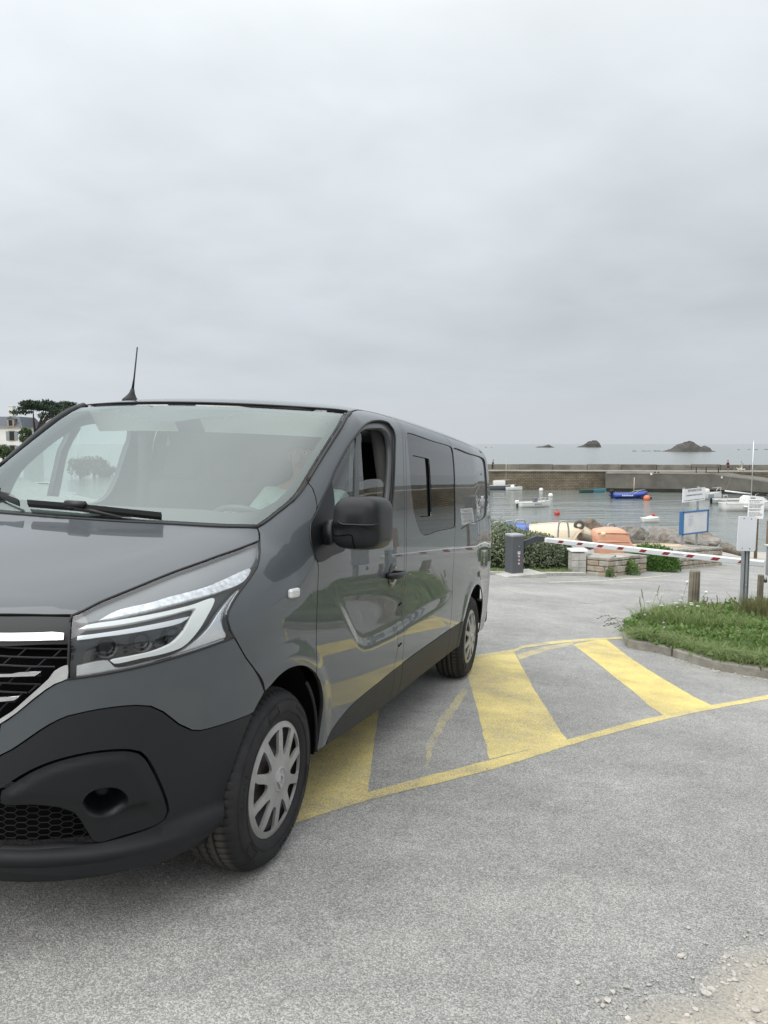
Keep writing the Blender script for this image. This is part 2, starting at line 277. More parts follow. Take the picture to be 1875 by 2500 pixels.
 'divider':[(-0.829,0.863,1.715),(-0.896,0.861,1.739),(-0.834,0.886,1.593),(-0.81,0.902,1.415),(-0.801,0.91,1.337),(-0.743,0.909,1.338),(-0.755,0.901,1.426),(-0.779,0.886,1.59)],
 'dropglass':[(-0.815,0.897,1.48),(-0.847,0.896,1.492),(-0.917,0.895,1.507),(-0.995,0.894,1.516),(-1.148,0.894,1.523),(-1.203,0.894,1.516),(-1.232,0.896,1.498),(-1.249,0.899,1.461),(-1.235,0.906,1.382),(-1.193,0.91,1.331),(-0.801,0.91,1.337)],
 'sail':[(-0.486,0.873,1.484),(-0.483,0.881,1.461),(-0.467,0.894,1.409),(-0.453,0.911,1.316),(-0.452,0.911,1.316),(-0.564,0.922,1.186),(-0.28,0.925,1.145),(-0.255,0.922,1.158),(-0.233,0.907,1.213),(-0.241,0.89,1.27),(-0.269,0.883,1.306),(-0.323,0.882,1.348),(-0.347,0.877,1.375)],
 'recess':[(-0.277,0.926,1.132),(-0.349,0.93,1.07),(-0.465,0.934,0.958),(-0.578,0.935,0.867),(-0.7,0.936,0.77),(-0.785,0.936,0.704),(-0.869,0.935,0.673),(-0.98,0.935,0.661),(-1.344,0.935,0.661),(-1.829,0.935,0.684),(-2.27,0.936,0.701),(-2.8,0.936,0.716)],
 'handle':[(-1.122,0.932,1.014),(-1.28,0.932,1.011),(-1.431,0.932,1.01)],
 'indicator':[(-0.001,0.92,1.056),(-0.074,0.924,1.054),(-0.07,0.928,1.029),(0.002,0.925,1.028)],
 'hl_drl':[(0.769,0.606,0.991),(0.751,0.622,1.003),(0.676,0.695,1.018),(0.581,0.761,1.033),(0.482,0.808,1.048),(0.381,0.84,1.063),(0.437,0.849,1.006),(0.492,0.843,0.953),(0.536,0.827,0.919),(0.593,0.799,0.904),(0.658,0.756,0.895),(0.719,0.705,0.885),(0.726,0.697,0.893),(0.673,0.744,0.904),(0.61,0.787,0.917),(0.563,0.812,0.937),(0.528,0.824,0.968),(0.491,0.825,1.011),(0.465,0.823,1.037),(0.551,0.786,1.026),(0.682,0.701,1.004),(0.753,0.629,0.993)],
 'hl_strip':[(0.777,0.611,0.972),(0.66,0.729,0.993),(0.519,0.811,1.013),(0.492,0.822,1.016),(0.524,0.815,0.999),(0.634,0.756,0.982),(0.743,0.661,0.967),(0.781,0.613,0.959)],
 'hl_blinker':[(0.724,0.643,1.015),(0.674,0.67,1.042),(0.576,0.732,1.065),(0.529,0.754,1.076),(0.376,0.809,1.103),(0.31,0.822,1.117),(0.153,0.848,1.148),(0.219,0.858,1.108),(0.331,0.84,1.086),(0.492,0.791,1.063),(0.59,0.744,1.045),(0.67,0.69,1.028)],
 'hl_chrome':[(0.788,0.624,0.882),(0.731,0.692,0.894),(0.717,0.708,0.872),(0.643,0.768,0.881),(0.556,0.819,0.898),(0.494,0.845,0.929),(0.434,0.861,0.97),(0.38,0.864,1.017),(0.284,0.862,1.073),(0.223,0.866,1.094),(0.313,0.871,1.043),(0.365,0.872,1.007),(0.379,0.877,0.972),(0.367,0.886,0.932),(0.472,0.855,0.909),(0.575,0.809,0.891),(0.673,0.746,0.872),(0.751,0.674,0.857),(0.79,0.626,0.851)],
 'hl_uppergrey':[(0.763,0.584,1.015),(0.699,0.622,1.051),(0.591,0.673,1.093),(0.457,0.717,1.133),(0.297,0.757,1.169),(0.139,0.789,1.204),(0.031,0.801,1.228),(0.151,0.846,1.15),(0.307,0.82,1.119),(0.526,0.752,1.079),(0.672,0.668,1.044),(0.725,0.64,1.017),(0.755,0.606,1.01)],
 'hl_drl_in':[(0.781,0.616,0.954),(0.743,0.662,0.964),(0.635,0.756,0.979),(0.525,0.816,0.996),(0.499,0.823,1.007),(0.528,0.824,0.968),(0.563,0.812,0.937),(0.61,0.787,0.919),(0.673,0.744,0.906),(0.78,0.634,0.89)],
 'hl_lowpos':[(0.574,0.806,0.938),(0.528,0.819,0.983),(0.511,0.825,0.989),(0.534,0.824,0.953),(0.563,0.813,0.933)],
 'mirror':[(-0.33,0.984,1.322),(-0.33,0.991,1.389),(-0.33,1.005,1.407),(-0.33,1.03,1.42),(-0.33,1.063,1.425),(-0.33,1.105,1.427),(-0.33,1.144,1.428),(-0.33,1.174,1.416),(-0.33,1.188,1.392),(-0.33,1.193,1.355),(-0.33,1.195,1.314),(-0.33,1.194,1.245),(-0.33,1.181,1.225),(-0.33,1.157,1.214),(-0.33,1.115,1.208),(-0.33,1.073,1.206),(-0.33,1.03,1.207),(-0.33,1.004,1.215),(-0.33,0.987,1.231),(-0.33,0.981,1.268)],
 'mirror_arm':[(-0.33,0.909,1.3),(-0.33,0.936,1.322),(-0.33,0.978,1.318),(-0.33,0.987,1.268),(-0.33,0.988,1.226),(-0.33,0.978,1.221),(-0.33,0.935,1.214),(-0.33,0.916,1.231)],
 'mirror_groove':[(-0.24,0.976,1.322),(-0.24,0.987,1.305),(-0.24,0.992,1.284),(-0.24,0.998,1.263),(-0.24,1.037,1.264),(-0.24,1.078,1.268),(-0.24,1.084,1.241),(-0.24,1.09,1.213)],
 'mirror_crease':[(-0.23,1.02,1.32),(-0.23,1.035,1.311),(-0.23,1.09,1.311),(-0.23,1.172,1.315),(-0.23,1.19,1.323)],
}
# ------------------------------------------------------------------ shape of the van body
def pch(xs, ys):
    xs=np.array(xs,float); ys=np.array(ys,float)
    h=np.diff(xs); d=np.diff(ys)/h
    m=np.zeros(len(xs)); m[0]=d[0]; m[-1]=d[-1]
    for i in range(1,len(xs)-1):
        m[i]=0 if d[i-1]*d[i]<=0 else (h[i-1]+h[i])*1.5/((2*h[i]+h[i-1])/(1.5*0+1)/d[i-1]/2+(h[i]+2*h[i-1])/d[i]/2) if False else (0 if d[i-1]*d[i]<=0 else 3*(h[i-1]+h[i])/((2*h[i]+h[i-1])/d[i-1]+(h[i]+2*h[i-1])/d[i]))
    def f(x):
        x=np.clip(np.asarray(x,float),xs[0],xs[-1])
        i=np.clip(np.searchsorted(xs,x)-1,0,len(h)-1)
        t=(x-xs[i])/h[i]; t2=t*t; t3=t2*t
        return (2*t3-3*t2+1)*ys[i]+(t3-2*t2+t)*h[i]*m[i]+(-2*t3+3*t2)*ys[i+1]+(t3-t2)*h[i]*m[i+1]
    return f
SB=pch([.10,.20,.30,.42,.56,.75,.95,1.10,1.25,1.40,1.60,1.75,1.88,2.05],[.845,.88,.905,.922,.932,.936,.934,.928,.917,.904,.886,.864,.838,.78])
ST=pch([-4.6,-4.2,-3.5,-2.6,-1.4,-.9,1.2],[.03,.026,.0,.0,0,0,.0])
SX=pch([.10,.20,.30,.45,.60,.80,.95,1.05,1.15,1.30],[.84,.875,.905,.925,.93,.928,.915,.885,.82,.70])
SR=pch([-4.6,-4.2,-3.2,-2.2,-1.2,-.8,-.5],[1.95,1.975,1.975,1.965,1.928,1.88,1.81])
def smin(a,b,k):
    h=np.maximum(k-np.abs(a-b),0)/k
    return np.minimum(a,b)-h*h*k*.25
def smax(a,b,k): return -smin(-a,-b,k)
def hoodz(x,y):
    s=(.9-x)/.9
    return 1.05+.31*s-.05*s*s-.025*(y/.78)**2
def wsz(x,y):
    xb=.17-.17*(np.abs(y)/.785)**2.2
    t=xb-x
    return 1.287+.69*t+.05*np.clip(t,-.3,1.2)*(.88-np.clip(t,-.3,1.2))
def roofz(x,y): return SR(x)-.055*(np.abs(y)/.83)**2.6
def F(P):
    x,y,z=P[...,0],np.abs(P[...,1]),P[...,2]
    cab=np.clip((x+1.0)/.9,0,1)*np.clip((z-1.3)/.5,0,1)
    b=SB(z)-ST(x)-.005*cab
    x0=-.20
    a=SX(z)-x0
    n=2.9
    u=np.maximum(x-x0,0)/a
    rho=((y/b)**n+u**n+1e-9)**(1/n)
    # distance-like
    gp=(1-rho)*np.where(u>0,b+(a-b)*np.clip(u,0,1)**2,b)
    top=smin(smax((hoodz(x,y)-z)*.95,(wsz(x,y)-z)*.85,.02),(roofz(x,y)-z),.06)
    kk=.13+.17*np.clip((x+.9)/.8,0,1)-.14*np.clip((x-.25)/.5,0,1)
    g=smin(gp,top,kk)
    rear=x+4.455-.03*np.clip((z-1.0)/.9,0,1)**2
    g=smin(g,rear,.20)
    return g
# ------------------------------------------------------------------ van body tools
def recess_d(x,z):
    """hollow pressed into the doors below the waist"""
    L=np.array(CV['recess'])[:,[0,2]]
    zl=np.interp(-x,-L[:,0],L[:,1],left=9,right=L[-1,1])
    a=np.clip((z-zl)/.085,0,1); a=a*a*(3-2*a)
    f=np.clip((1.06-z)/.28,0,1); f=f*f*(3-2*f)
    e=np.clip((x+3.0)/1.3,0,1)
    return .017*a*f*e
def flare_d(x,z):
    r=0
    for cx in(0.0,-3.52):
        q=np.hypot(x-cx,z-.335); k=np.clip(1-np.abs(q-.455)/.075,0,1); k=k*k*(3-2*k)
        r=r+.008*k*(z>.2)
    return r
def to2(P,mode):
    P=np.asarray(P,float)
    if mode=='side': return P[:,[0,2]]
    if mode=='top': return P[:,[0,1]]
    if mode=='ws': return P[:,[1,2]]
    return np.stack([np.arctan2(P[:,1],P[:,0]+.35)*.95,P[:,2]],-1)
def bis(fun,a,b,n=34):
    lo=np.full(len(a),1.)*a; hi=np.full(len(b),1.)*b
    for _ in range(n):
        m=(lo+hi)*.5; ins=F(fun(m))>0
        lo=np.where(ins,m,lo); hi=np.where(ins,hi,m)
    return fun((lo+hi)*.5)
def from2(Q,mode):
    Q=np.asarray(Q,float); n=len(Q); one=np.ones(n)
    if mode=='side':
        P=bis(lambda t:np.stack([Q[:,0],t,Q[:,1]],-1),.2*one,1.3*one)
        P[:,1]+=flare_d(Q[:,0],Q[:,1])-recess_d(Q[:,0],Q[:,1]); return P
    if mode=='top': return bis(lambda t:np.stack([Q[:,0],Q[:,1],t],-1),.5*one,2.3*one)
    if mode=='ws': return bis(lambda t:np.stack([t,Q[:,0],Q[:,1]],-1),-1.7*one,1.2*one)
    ph=Q[:,0]/.95
    return bis(lambda t:np.stack([-.35+t*np.cos(ph),t*np.sin(ph),Q[:,1]],-1),.1*one,2.2*one)
def nrm(Q,mode,e=.004,fn=None):
    fn=fn or (lambda q:from2(q,mode))
    a=fn(Q+[e,0])-fn(Q-[e,0]); b=fn(Q+[0,e])-fn(Q-[0,e])
    n=np.cross(a,b); n/=np.linalg.norm(n,axis=1,keepdims=True)+1e-12
    P=fn(Q); ref=P-np.array([-1.8,0,.95]) if mode!='side' else np.array([[0,1.,0]])*np.ones((len(P),1))
    if mode=='ws': ref=np.array([[1.,0,.6]])*np.ones((len(P),1))
    if mode=='top': ref=np.array([[0,0,1.]])*np.ones((len(P),1))
    s=np.sign((n*ref).sum(1)); return n*s[:,None]
def crm(P,step=.02):
    """smooth curve through traced points"""
    P=np.asarray(P,float); out=[]
    n=len(P)
    for i in range(n-1):
        p0=P[max(i-1,0)];p1=P[i];p2=P[i+1];p3=P[min(i+2,n-1)]
        L=np.linalg.norm(p2-p1); k=max(1,int(L/step))
        d01=max(np.linalg.norm(p1-p0),1e-6)**.5;d12=max(L,1e-6)**.5;d23=max(np.linalg.norm(p3-p2),1e-6)**.5
        m1=(p2-p1); m2=(p2-p1)
        if i>0: m1=d12*((p1-p0)/d01-(p2-p0)/(d01+d12)+(p2-p1)/d12)
        if i<n-2: m2=d12*((p2-p1)/d12-(p3-p1)/(d12+d23)+(p3-p2)/d23)
        for t in np.arange(k)/k:
            out.append((2*t**3-3*t**2+1)*p1+(t**3-2*t**2+t)*m1+(-2*t**3+3*t**2)*p2+(t**3-t**2)*m2)
    out.append(P[-1]); return np.array(out)
def area(Q): return .5*np.sum(Q[:,0]*np.roll(Q[:,1],-1)-np.roll(Q[:,0],-1)*Q[:,1])
def clean(Q,eps=.004):
    o=[Q[0]]
    for q in Q[1:]:
        if np.linalg.norm(q-o[-1])>eps: o.append(q)
    if np.linalg.norm(o[0]-o[-1])<=eps: o.pop()
    return np.array(o)
def loop2(curves,mode,step=.02):
    pts=[]
    for cset in curves:
        P=np.asarray(cset,float)
        if P.shape[1]==3: P=to2(P,mode)
        pts.append(crm(P,step))
    Q=clean(np.concatenate(pts))
    return Q if area(Q)>0 else Q[::-1]
def inset(Q,d):
    if d==0: return Q
    a=Q-np.roll(Q,1,0); b=np.roll(Q,-1,0)-Q
    na=np.stack([-a[:,1],a[:,0]],-1)/(np.linalg.norm(a,axis=1,keepdims=True)+1e-9)
    nb=np.stack([-b[:,1],b[:,0]],-1)/(np.linalg.norm(b,axis=1,keepdims=True)+1e-9)
    m=na+nb; l=np.linalg.norm(m,axis=1,keepdims=True); m=m/np.maximum(l,1e-6)
    return Q+m*d/np.maximum(l/2,.5)
def inside(P,Q):
    x,y=P[:,0][:,None],P[:,1][:,None]; x1,y1=Q[:,0],Q[:,1]; x2,y2=np.roll(x1,-1),np.roll(y1,-1)
    c=((y1>y)!=(y2>y))&(x<(x2-x1)*(y-y1)/np.where(y2==y1,1e-12,y2-y1)+x1)
    return c.sum(1)%2==1
def edist(P,Q):
    d=np.full(len(P),9.)
    A=Q;B=np.roll(Q,-1,0)
    for a,b in zip(A,B):
        ab=b-a; t=np.clip(((P-a)@ab)/(ab@ab+1e-12),0,1); d=np.minimum(d,np.linalg.norm(P-a-t[:,None]*ab,axis=1))
    return d
def tri2(loops,step):
    """triangulate the first loop minus the others, with inner grid points"""
    allp=np.concatenate(loops); lo=allp.min(0); hi=allp.max(0)
    gx,gy=np.meshgrid(np.arange(lo[0],hi[0],step),np.arange(lo[1],hi[1],step))
    gx=gx+ (np.arange(gx.shape[0])%2)[:,None]*step*.5
    g=np.stack([gx.ravel(),gy.ravel()],-1)
    k=inside(g,loops[0])
    for L in loops[1:]: k&=~inside(g,L)
    g=g[k]
    if len(g):
        k=np.ones(len(g),bool)
        for L in loops: k&=edist(g,L)>step*.45
        g=g[k]
    V=np.concatenate(list(loops)+[g]) if len(g) else allp
    E=[];b=0
    for L in loops:
        n=len(L); E+=[(b+i,b+(i+1)%n) for i in range(n)]; b+=n
    r=geometry.delaunay_2d_cdt([Vector(p) for p in V],E,[],0,1e-7)
    v=np.array([tuple(p) for p in r[0]]); f=np.array([t for t in r[2]])
    cen=v[f].mean(1); k=inside(cen,loops[0])
    for L in loops[1:]: k&=~inside(cen,L)
    f=f[k]
    d1=v[f[:,1]]-v[f[:,0]]; d2=v[f[:,2]]-v[f[:,0]]; a=d1[:,0]*d2[:,1]-d1[:,1]*d2[:,0]
    f[a<0]=f[a<0][:,::-1]
    f=f[np.abs(a)>1e-9]
    return v,f
def boundary_edges(f):
    E={}
    for t in f:
        for i in range(3):
            a,b=t[i],t[(i+1)%3]
            E[(a,b)]=1
    return [(a,b) for a,b in E if (b,a) not in E]
VANROOT=None
def panel(name,curves,mode,m,parent=None,gap=.0032,holes=(),step=.045,ret=.018,off=0.0,mirror=False,lstep=.02,loops=None,disp=None):
    if loops is None:
        L=[inset(loop2(curves,mode,lstep),gap)]
        for hc,hg in holes: L.append(inset(loop2(hc,mode,lstep),-hg))
    else: L=loops
    v,f=tri2(L,step)
    P=from2(v,mode); n=nrm(v,mode)
    if disp is not None:
        mp=lambda q:from2(q,mode)+nrm(q,mode)*disp(q)[:,None]
        P=mp(v); n=nrm(v,mode,.004,mp)
    P=P+n*off
    # orient
    q=np.cross(P[f[:,1]]-P[f[:,0]],P[f[:,2]]-P[f[:,0]])
    fl=(q*n[f[:,0]]).sum(1)<0
    if fl.mean()>.5: f=f[:,::-1]
    V=[P];NN=[n];Fc=[tuple(t) for t in f]; sm=[True]*len(Fc)
    if ret:
        be=boundary_edges(f); used=sorted({a for e in be for a in e}); ix={a:i for i,a in enumerate(used)}
        b0=len(P); k=len(used)
        top=P[used]; bot=P[used]-n[used]*ret
        on=np.zeros((k,3))
        for a,b in be:
            d=P[b]-P[a]; o=np.cross(d,n[a]); o/=np.linalg.norm(o)+1e-9; on[ix[a]]+=o; on[ix[b]]+=o
        on/=np.linalg.norm(on,axis=1,keepdims=True)+1e-9
        rnd=on*.8+n[used]*.6; rnd/=np.linalg.norm(rnd,axis=1,keepdims=True)
        V+=[top,bot]; NN+=[rnd,on]
        for a,b in be:
            Fc.append((b0+ix[b],b0+ix[a],b0+k+ix[a],b0+k+ix[b])); sm.append(True)
    V=np.concatenate(V);NN=np.concatenate(NN)
    def mk(V,NN,Fc):
        me=bpy.data.meshes.new(name); me.from_pydata([tuple(p) for p in V],[],Fc); me.update()
        me.polygons.foreach_set('use_smooth',[True]*len(me.polygons))
        me.normals_split_custom_set_from_vertices([tuple(p) for p in NN])
        me.materials.append(m)
        if m.name=='grey_paint' and ret:
            me.materials.append(rubber); me.polygons.foreach_set('material_index',[0]*len(f)+[1]*(len(Fc)-len(f)))
        o=bpy.data.objects.new(name,me); COL.objects.link(o); o.parent=parent or VANROOT
        return o
    o=mk(V,NN,Fc)
    if mirror:
        s=np.array([1,-1,1.]); o2=mk(V*s,NN*s,[tuple(reversed(t)) for t in Fc]); return o,o2
    return o
def strip(name,curve,mode,w,m,off,h=.004,parent=None,lift=None):
    """thin raised moulding that follows a line on the body"""
    Q=crm(to2(np.asarray(curve,float),mode) if np.asarray(curve).shape[1]==3 else np.asarray(curve,float),.02)
    P=from2(Q,mode); n=nrm(Q,mode); mb=MB()
    mb.tube([Vector(p+k*off) for p,k in zip(P,n)],w,6); return mb.build(name,m,parent or VANROOT)
# ================================================================== THE VAN
VANROOT=empty('van',label='dark grey panel van with black lower bumper parked across yellow hatching',cat='van')
VANROOT.matrix_world=VAN
paint=mat('grey_paint',(.066,.076,.083),var=.05,vscale=2.0,rough=.5,coat=1.0,spec=.15)
plas=mat('black_plastic',(.0105,.012,.0145),rough=.50,bump=.0012,bscale=900,spec=.38)
plas2=mat('satin_black_plastic',(.0085,.0095,.011),rough=.38,spec=.36)
black=mat('black_void',(.004,.004,.004),rough=.9,spec=.1)
gloss=mat('black_gloss',(.008,.009,.010),rough=.06,spec=.6)
chrome=mat('chrome',(.82,.83,.84),rough=.08,metal=1)
tint=mat('tinted_glass',(.006,.007,.008),rough=.01,spec=.9)
rubber=mat('seal_rubber',(.012,.012,.013),rough=.6)
wsglass=glass_mat('windscreen_glass',(.80,.92,.87),.10,gl=(.90,.96,.94))
sdglass=glass_mat('side_glass',(.62,.70,.68),.06)
lens=glass_mat('lens_glass',(.95,.96,.96),.03)
def S2(L): return np.array(L,float)
cv={k:np.array(v) for k,v in CV.items()}
def yz0(curve,mode):        # left half -> whole width loop (mirror about the centre plane)
    return curve
def sym(half):               # half: 2D open curve from centre to centre round the left side, (u>=0); returns closed loop
    half=np.asarray(half); r=half[::-1]*[-1,1] if True else None
    Q=clean(np.concatenate([half,r])); return Q if area(Q)>0 else Q[::-1]
def symy(half):
    half=np.asarray(half); r=half[::-1]*[1,-1]
    Q=clean(np.concatenate([half,r])); return Q if area(Q)>0 else Q[::-1]
def half_join(*cs): return np.concatenate([crm(c,.02) for c in cs])
# ---- bonnet (x,y)
hf=to2(cv['hood_front'],'top'); hf=np.array([(.885,0),(.878,.13),(.860,.27)]+[tuple(p) for p in hf])
hl=to2(cv['hood_left'],'top'); hc=to2(cv['hood_corner'],'top'); hr=to2(cv['hood_rear'],'top')[3:]
hr=np.array([(.178,0),(.176,.15)]+[tuple(p) for p in hr])[::-1]
half=half_join(hf,hl,hc,hr)
panel('bonnet',None,'top',paint,loops=[inset(symy(half),.003)],step=.035,ret=.02)
# ---- windscreen (y,z)
wb=to2(cv['hood_rear'],'ws')[3:]; wb=np.array([(0,1.278),(.15,1.279)]+[tuple(p) for p in wb])
wsd=to2(cv['ws_side'],'ws'); pil=to2(cv['pillar'],'ws')
wt=np.array([(.79,1.832),(.63,1.830),(.40,1.832),(.2,1.834),(0,1.835)])
half=half_join(wb,wsd,pil,wt)
wloop=sym(half)
panel('windscreen',None,'ws',wsglass,loops=[inset(wloop,.012)],step=.05,ret=.0)
fb=to2(cv['frit_bot'],'ws'); fs=to2(cv['frit_side'],'ws'); ft=to2(cv['frit_top'],'ws')
fb=np.array([(0,fb[2:5,1].mean())]+[tuple(p) for p in fb if p[0]>.05])
ftp=np.array([tuple(p) for p in ft if p[0]>.16]+[(.13,1.745),(.09,1.735),(0,1.735)])
fin=sym(half_join(fb,fs,ftp))
frit=mat('windscreen_border_black',(.006,.007,.008),rough=.25,spec=.5)
panel('windscreen_border',None,'ws',frit,loops=[inset(wloop,.006),fin],step=.05,ret=0,off=-.006)
for sgn in(1,-1):
    p=half_join(wb,wsd,pil)*[sgn,1]
    P=from2(p,'ws'); mb=MB(); mb.tube([Vector(q)+Vector((0,0,.001)) for q in P],.006,6); mb.build('windscreen_seal',rubber,VANROOT)
    pp=half_join(wsd[3:],pil)*[sgn,1]; P=from2(pp,'ws'); w_=.009 if sgn>0 else .024; mb=MB(); mb.tube([Vector(q)+Vector((-.004,sgn*w_*.6,w_*.35)) for q in P],[w_*min(1,.35+i*.04) for i in range(len(P))],8); mb.build('pillar_moulding',plas2,VANROOT)
P=from2(crm(np.array([(.775,1.838),(.63,1.837),(.40,1.839),(.2,1.841),(0,1.842),(-.2,1.841),(-.4,1.839),(-.63,1.837),(-.775,1.838)]),'x'=='y' or .03),'ws'); mb=MB(); mb.tube([Vector(q)+Vector((.001,0,.0025)) for q in P],.0045,6); mb.build('windscreen_seal',rubber,VANROOT)
# ---- roof
ZR=1.893
def sidepts(xs,z): return from2(np.array([(x,z if not callable(z) else z(x)) for x in xs]),'side')
def rz(x): return float(np.interp(x,[-4.45,-4.2,-3,-1.3,-1.08,-.93,-.892],[1.875,1.888,ZR,ZR-.008,1.872,1.845,1.836]))
xs=np.concatenate([np.linspace(-.892,-1.3,9),np.linspace(-1.5,-4.40,16)])
edge=np.array([bis(lambda t,x=x:np.stack([np.full(1,x),t,np.full(1,rz(x))],-1),np.array([.1]),np.array([1.3]))[0] for x in xs])
wtop3=from2(np.array([(0,1.842),(.2,1.841),(.40,1.839),(.63,1.837),(.786,1.838)]),'ws')
half=half_join(wtop3[:,:2],edge[:,:2],np.array([(-4.40,edge[-1,1]),(-4.44,.5),(-4.445,.25),(-4.445,0)]))
panel('roof',None,'top',paint,loops=[inset(symy(half),.0015)],step=.07,ret=.02)
# ---- front wings
E_=lambda k:cv[k]
wing=[E_('hood_corner')[::-1] if False else E_('hood_corner'),E_('ws_side'),E_('wing_door'),E_('sail_front'),E_('door_front'),E_('arch_top'),E_('bump_seam'),E_('hl_rear')]
panel('front_wing',wing,'side',paint,step=.02,mirror=True)
# ---- headlights
hlo=[E_('hood_left'),E_('hl_rear')[::-1],E_('hl_bot')[::-1],E_('hl_left')[::-1]]
lensL,lensR=panel('headlight',hlo,'fas',lens,step=.03,gap=.004,ret=.012,mirror=True)
hb=mat('headlight_housing',(.020,.021,.023),rough=.25,spec=.5)
hg=mat('headlight_grey_bezel',(.155,.165,.175),rough=.3,spec=.5)
drlm=mat('daytime_light_strip',(.66,.69,.68),rough=.25,emit=(1,1,.97),estr=.03)
chm=mat('headlight_reflector',(.72,.74,.76),rough=.16,metal=.85)
whm=mat('indicator_reflector',(.62,.65,.68),rough=.22,metal=.5,var=.35,vscale=60)
for lobj,sg in((lensL,1),(lensR,-1)):
    def hp(nm,key,m,off,ret,step=.03,lo=None):
        o=panel(nm,[E_(key)] if lo is None else lo,'fas',m,parent=lobj,gap=0,step=step,ret=ret,off=off,lstep=.012)
        if sg<0:
            for v in o.data.vertices: v.co.y*=-1
            o.data.flip_normals()
        return o
    hp('housing',None,hb,-.045,0,lo=hlo)
    hp('bezel','hl_uppergrey',hg,-.016,.028)
    hp('daytime_light','hl_drl',drlm,-.012,.02,.02)
    hp('light_strip','hl_strip',chm,-.018,.022,.02)
    hp('indicator','hl_blinker',whm,-.010,.02,.02)
    hp('chrome_trim','hl_chrome',chm,-.014,.02,.02)
    for k in range(3):
        a=np.array(E_('hl_drl_in')); c0=a.mean(0)
        t=(-.5+k*.5); cc=np.array([.70-.075*k,.665+.075*k,.935+.012*k])
        q=from2(to2(cc[None],'fas'),'fas')[0]; nn=nrm(to2(cc[None],'fas'),'fas')[0]
        mb=MB(); M=Matrix.Translation(Vector(q-nn*.052)*Vector((1,sg,1)) if False else Vector((q-nn*.050)*np.array([1,sg,1])))@Vector(nn*np.array([1,sg,1])).to_track_quat('Z','Y').to_matrix().to_4x4()
        mb.lathe([(.0,-.0),(.016,.002),(.026,.010),(.032,.024),(.034,.024)],20,M); mb.build('lamp_reflector',mat('lamp_reflector_dark',(.030,.031,.033),rough=.18,metal=.5),lobj)
    # rim around the lens
    Q=loop2(hlo,'fas',.02); P=from2(Q,'fas')
    mb=MB(); mb.tube([Vector(p*np.array([1,sg,1])) for p in np.vstack([P,P[:1]])],.004,6); mb.build('lens_seal',rubber,lobj)
# ---- bumper skin (fas)
f2=lambda k:to2(E_(k),'fas')
gb=f2('grille_bot'); gb=np.array([(0,.575),(.13,.58),(.25,.605),(.32,.650)]+[tuple(p) for p in gb])
hb_=f2('hl_bot'); bs=f2('bump_seam')[::-1]
th=np.linspace(math.radians(64),math.radians(48),5)
a3=np.array([(.405*math.cos(t),.93,.335+.405*math.sin(t)) for t in th])
ab=from2(np.array([(.158,.703),(.190,.673),(.217,.644)]),'side')
bc=f2('bump_cut')[::-1]; bcx=np.array([tuple(p) for p in bc]+[(.30,.575),(.2,.540),(.1,.525),(0,.52)])
half=half_join(gb,hb_,bs,to2(ab,'fas'),bcx)
panel('bumper_skin',None,'fas',paint,loops=[inset(sym(half),.0025)],step=.035,ret=.018)
# ---- lower bumper
arch2=from2(np.array([(.218,.642),(.262,.58),(.290,.52),(.312,.455),(.328,.40),(.334,.345),(.342,.30),(.352,.262)]),'side')
bl=f2('bump_low')[::-1]
bl=np.array([tuple(p) for p in bl]+[(.28,.270),(.15,.272),(0,.272)])
lowhalf=half_join(bcx[::-1],to2(arch2,'fas'),bl)
fo=loop2([np.array(CV['fog_out'])[:19]] ,'fas',.015) if False else None
fogc=f2('fog_out'); fogc_top=fogc[:16]; fogc_in=fogc[16:]
# outer limit of bezel + lower grille opening, whole width
opening=half_join(np.array([(0,.452),(.15,.455),(.26,.470)]+[tuple(p) for p in fogc_top]),np.array([fogc_top[-1]]+[tuple(p) for p in f2('low_grille')[6:]]+[(.25,.318),(.12,.322),(0,.322)]))
openloop=sym(opening)
def shelf_d(Q):
    k=np.clip((.335+.035*np.clip((np.abs(Q[:,0])-.45)/.4,0,1.3)-Q[:,1])/.045,0,1); k=k*k*(3-2*k); b=np.clip((Q[:,1]-.262)/.05,0,1); b=b*b*(3-2*b)
    e=np.clip((1.02-np.abs(Q[:,0]))/.2,0,1)
    u=np.abs(Q[:,0]); top_=np.interp(u,bcx[::-1,0],bcx[::-1,1]); t=np.clip((top_-.022-Q[:,1])/.035,0,1); t=t*t*(3-2*t)
    return .030*k*e*(.35+.65*b)-.012*t*(1-k)*e*0
panel('lower_bumper',None,'fas',plas,loops=[inset(sym(lowhalf),.002),inset(openloop,-.004)],step=.03,ret=.03,disp=shelf_d)
# air dam under it
q=np.array([(u,.245) for u in np.linspace(-.95,.95,31)]); P=from2(q,'fas'); n=nrm(q,'fas')
top=[Vector(p-k*.02) for p,k in zip(P,n)]; bot=[Vector(p-k*.045)-Vector((0,0,.055)) for p,k in zip(P,n)]
mb=MB(); mb.add(top+bot,[(i,i+1,31+i+1,31+i) for i in range(30)],True); mb.build('air_dam',plas2,VANROOT)
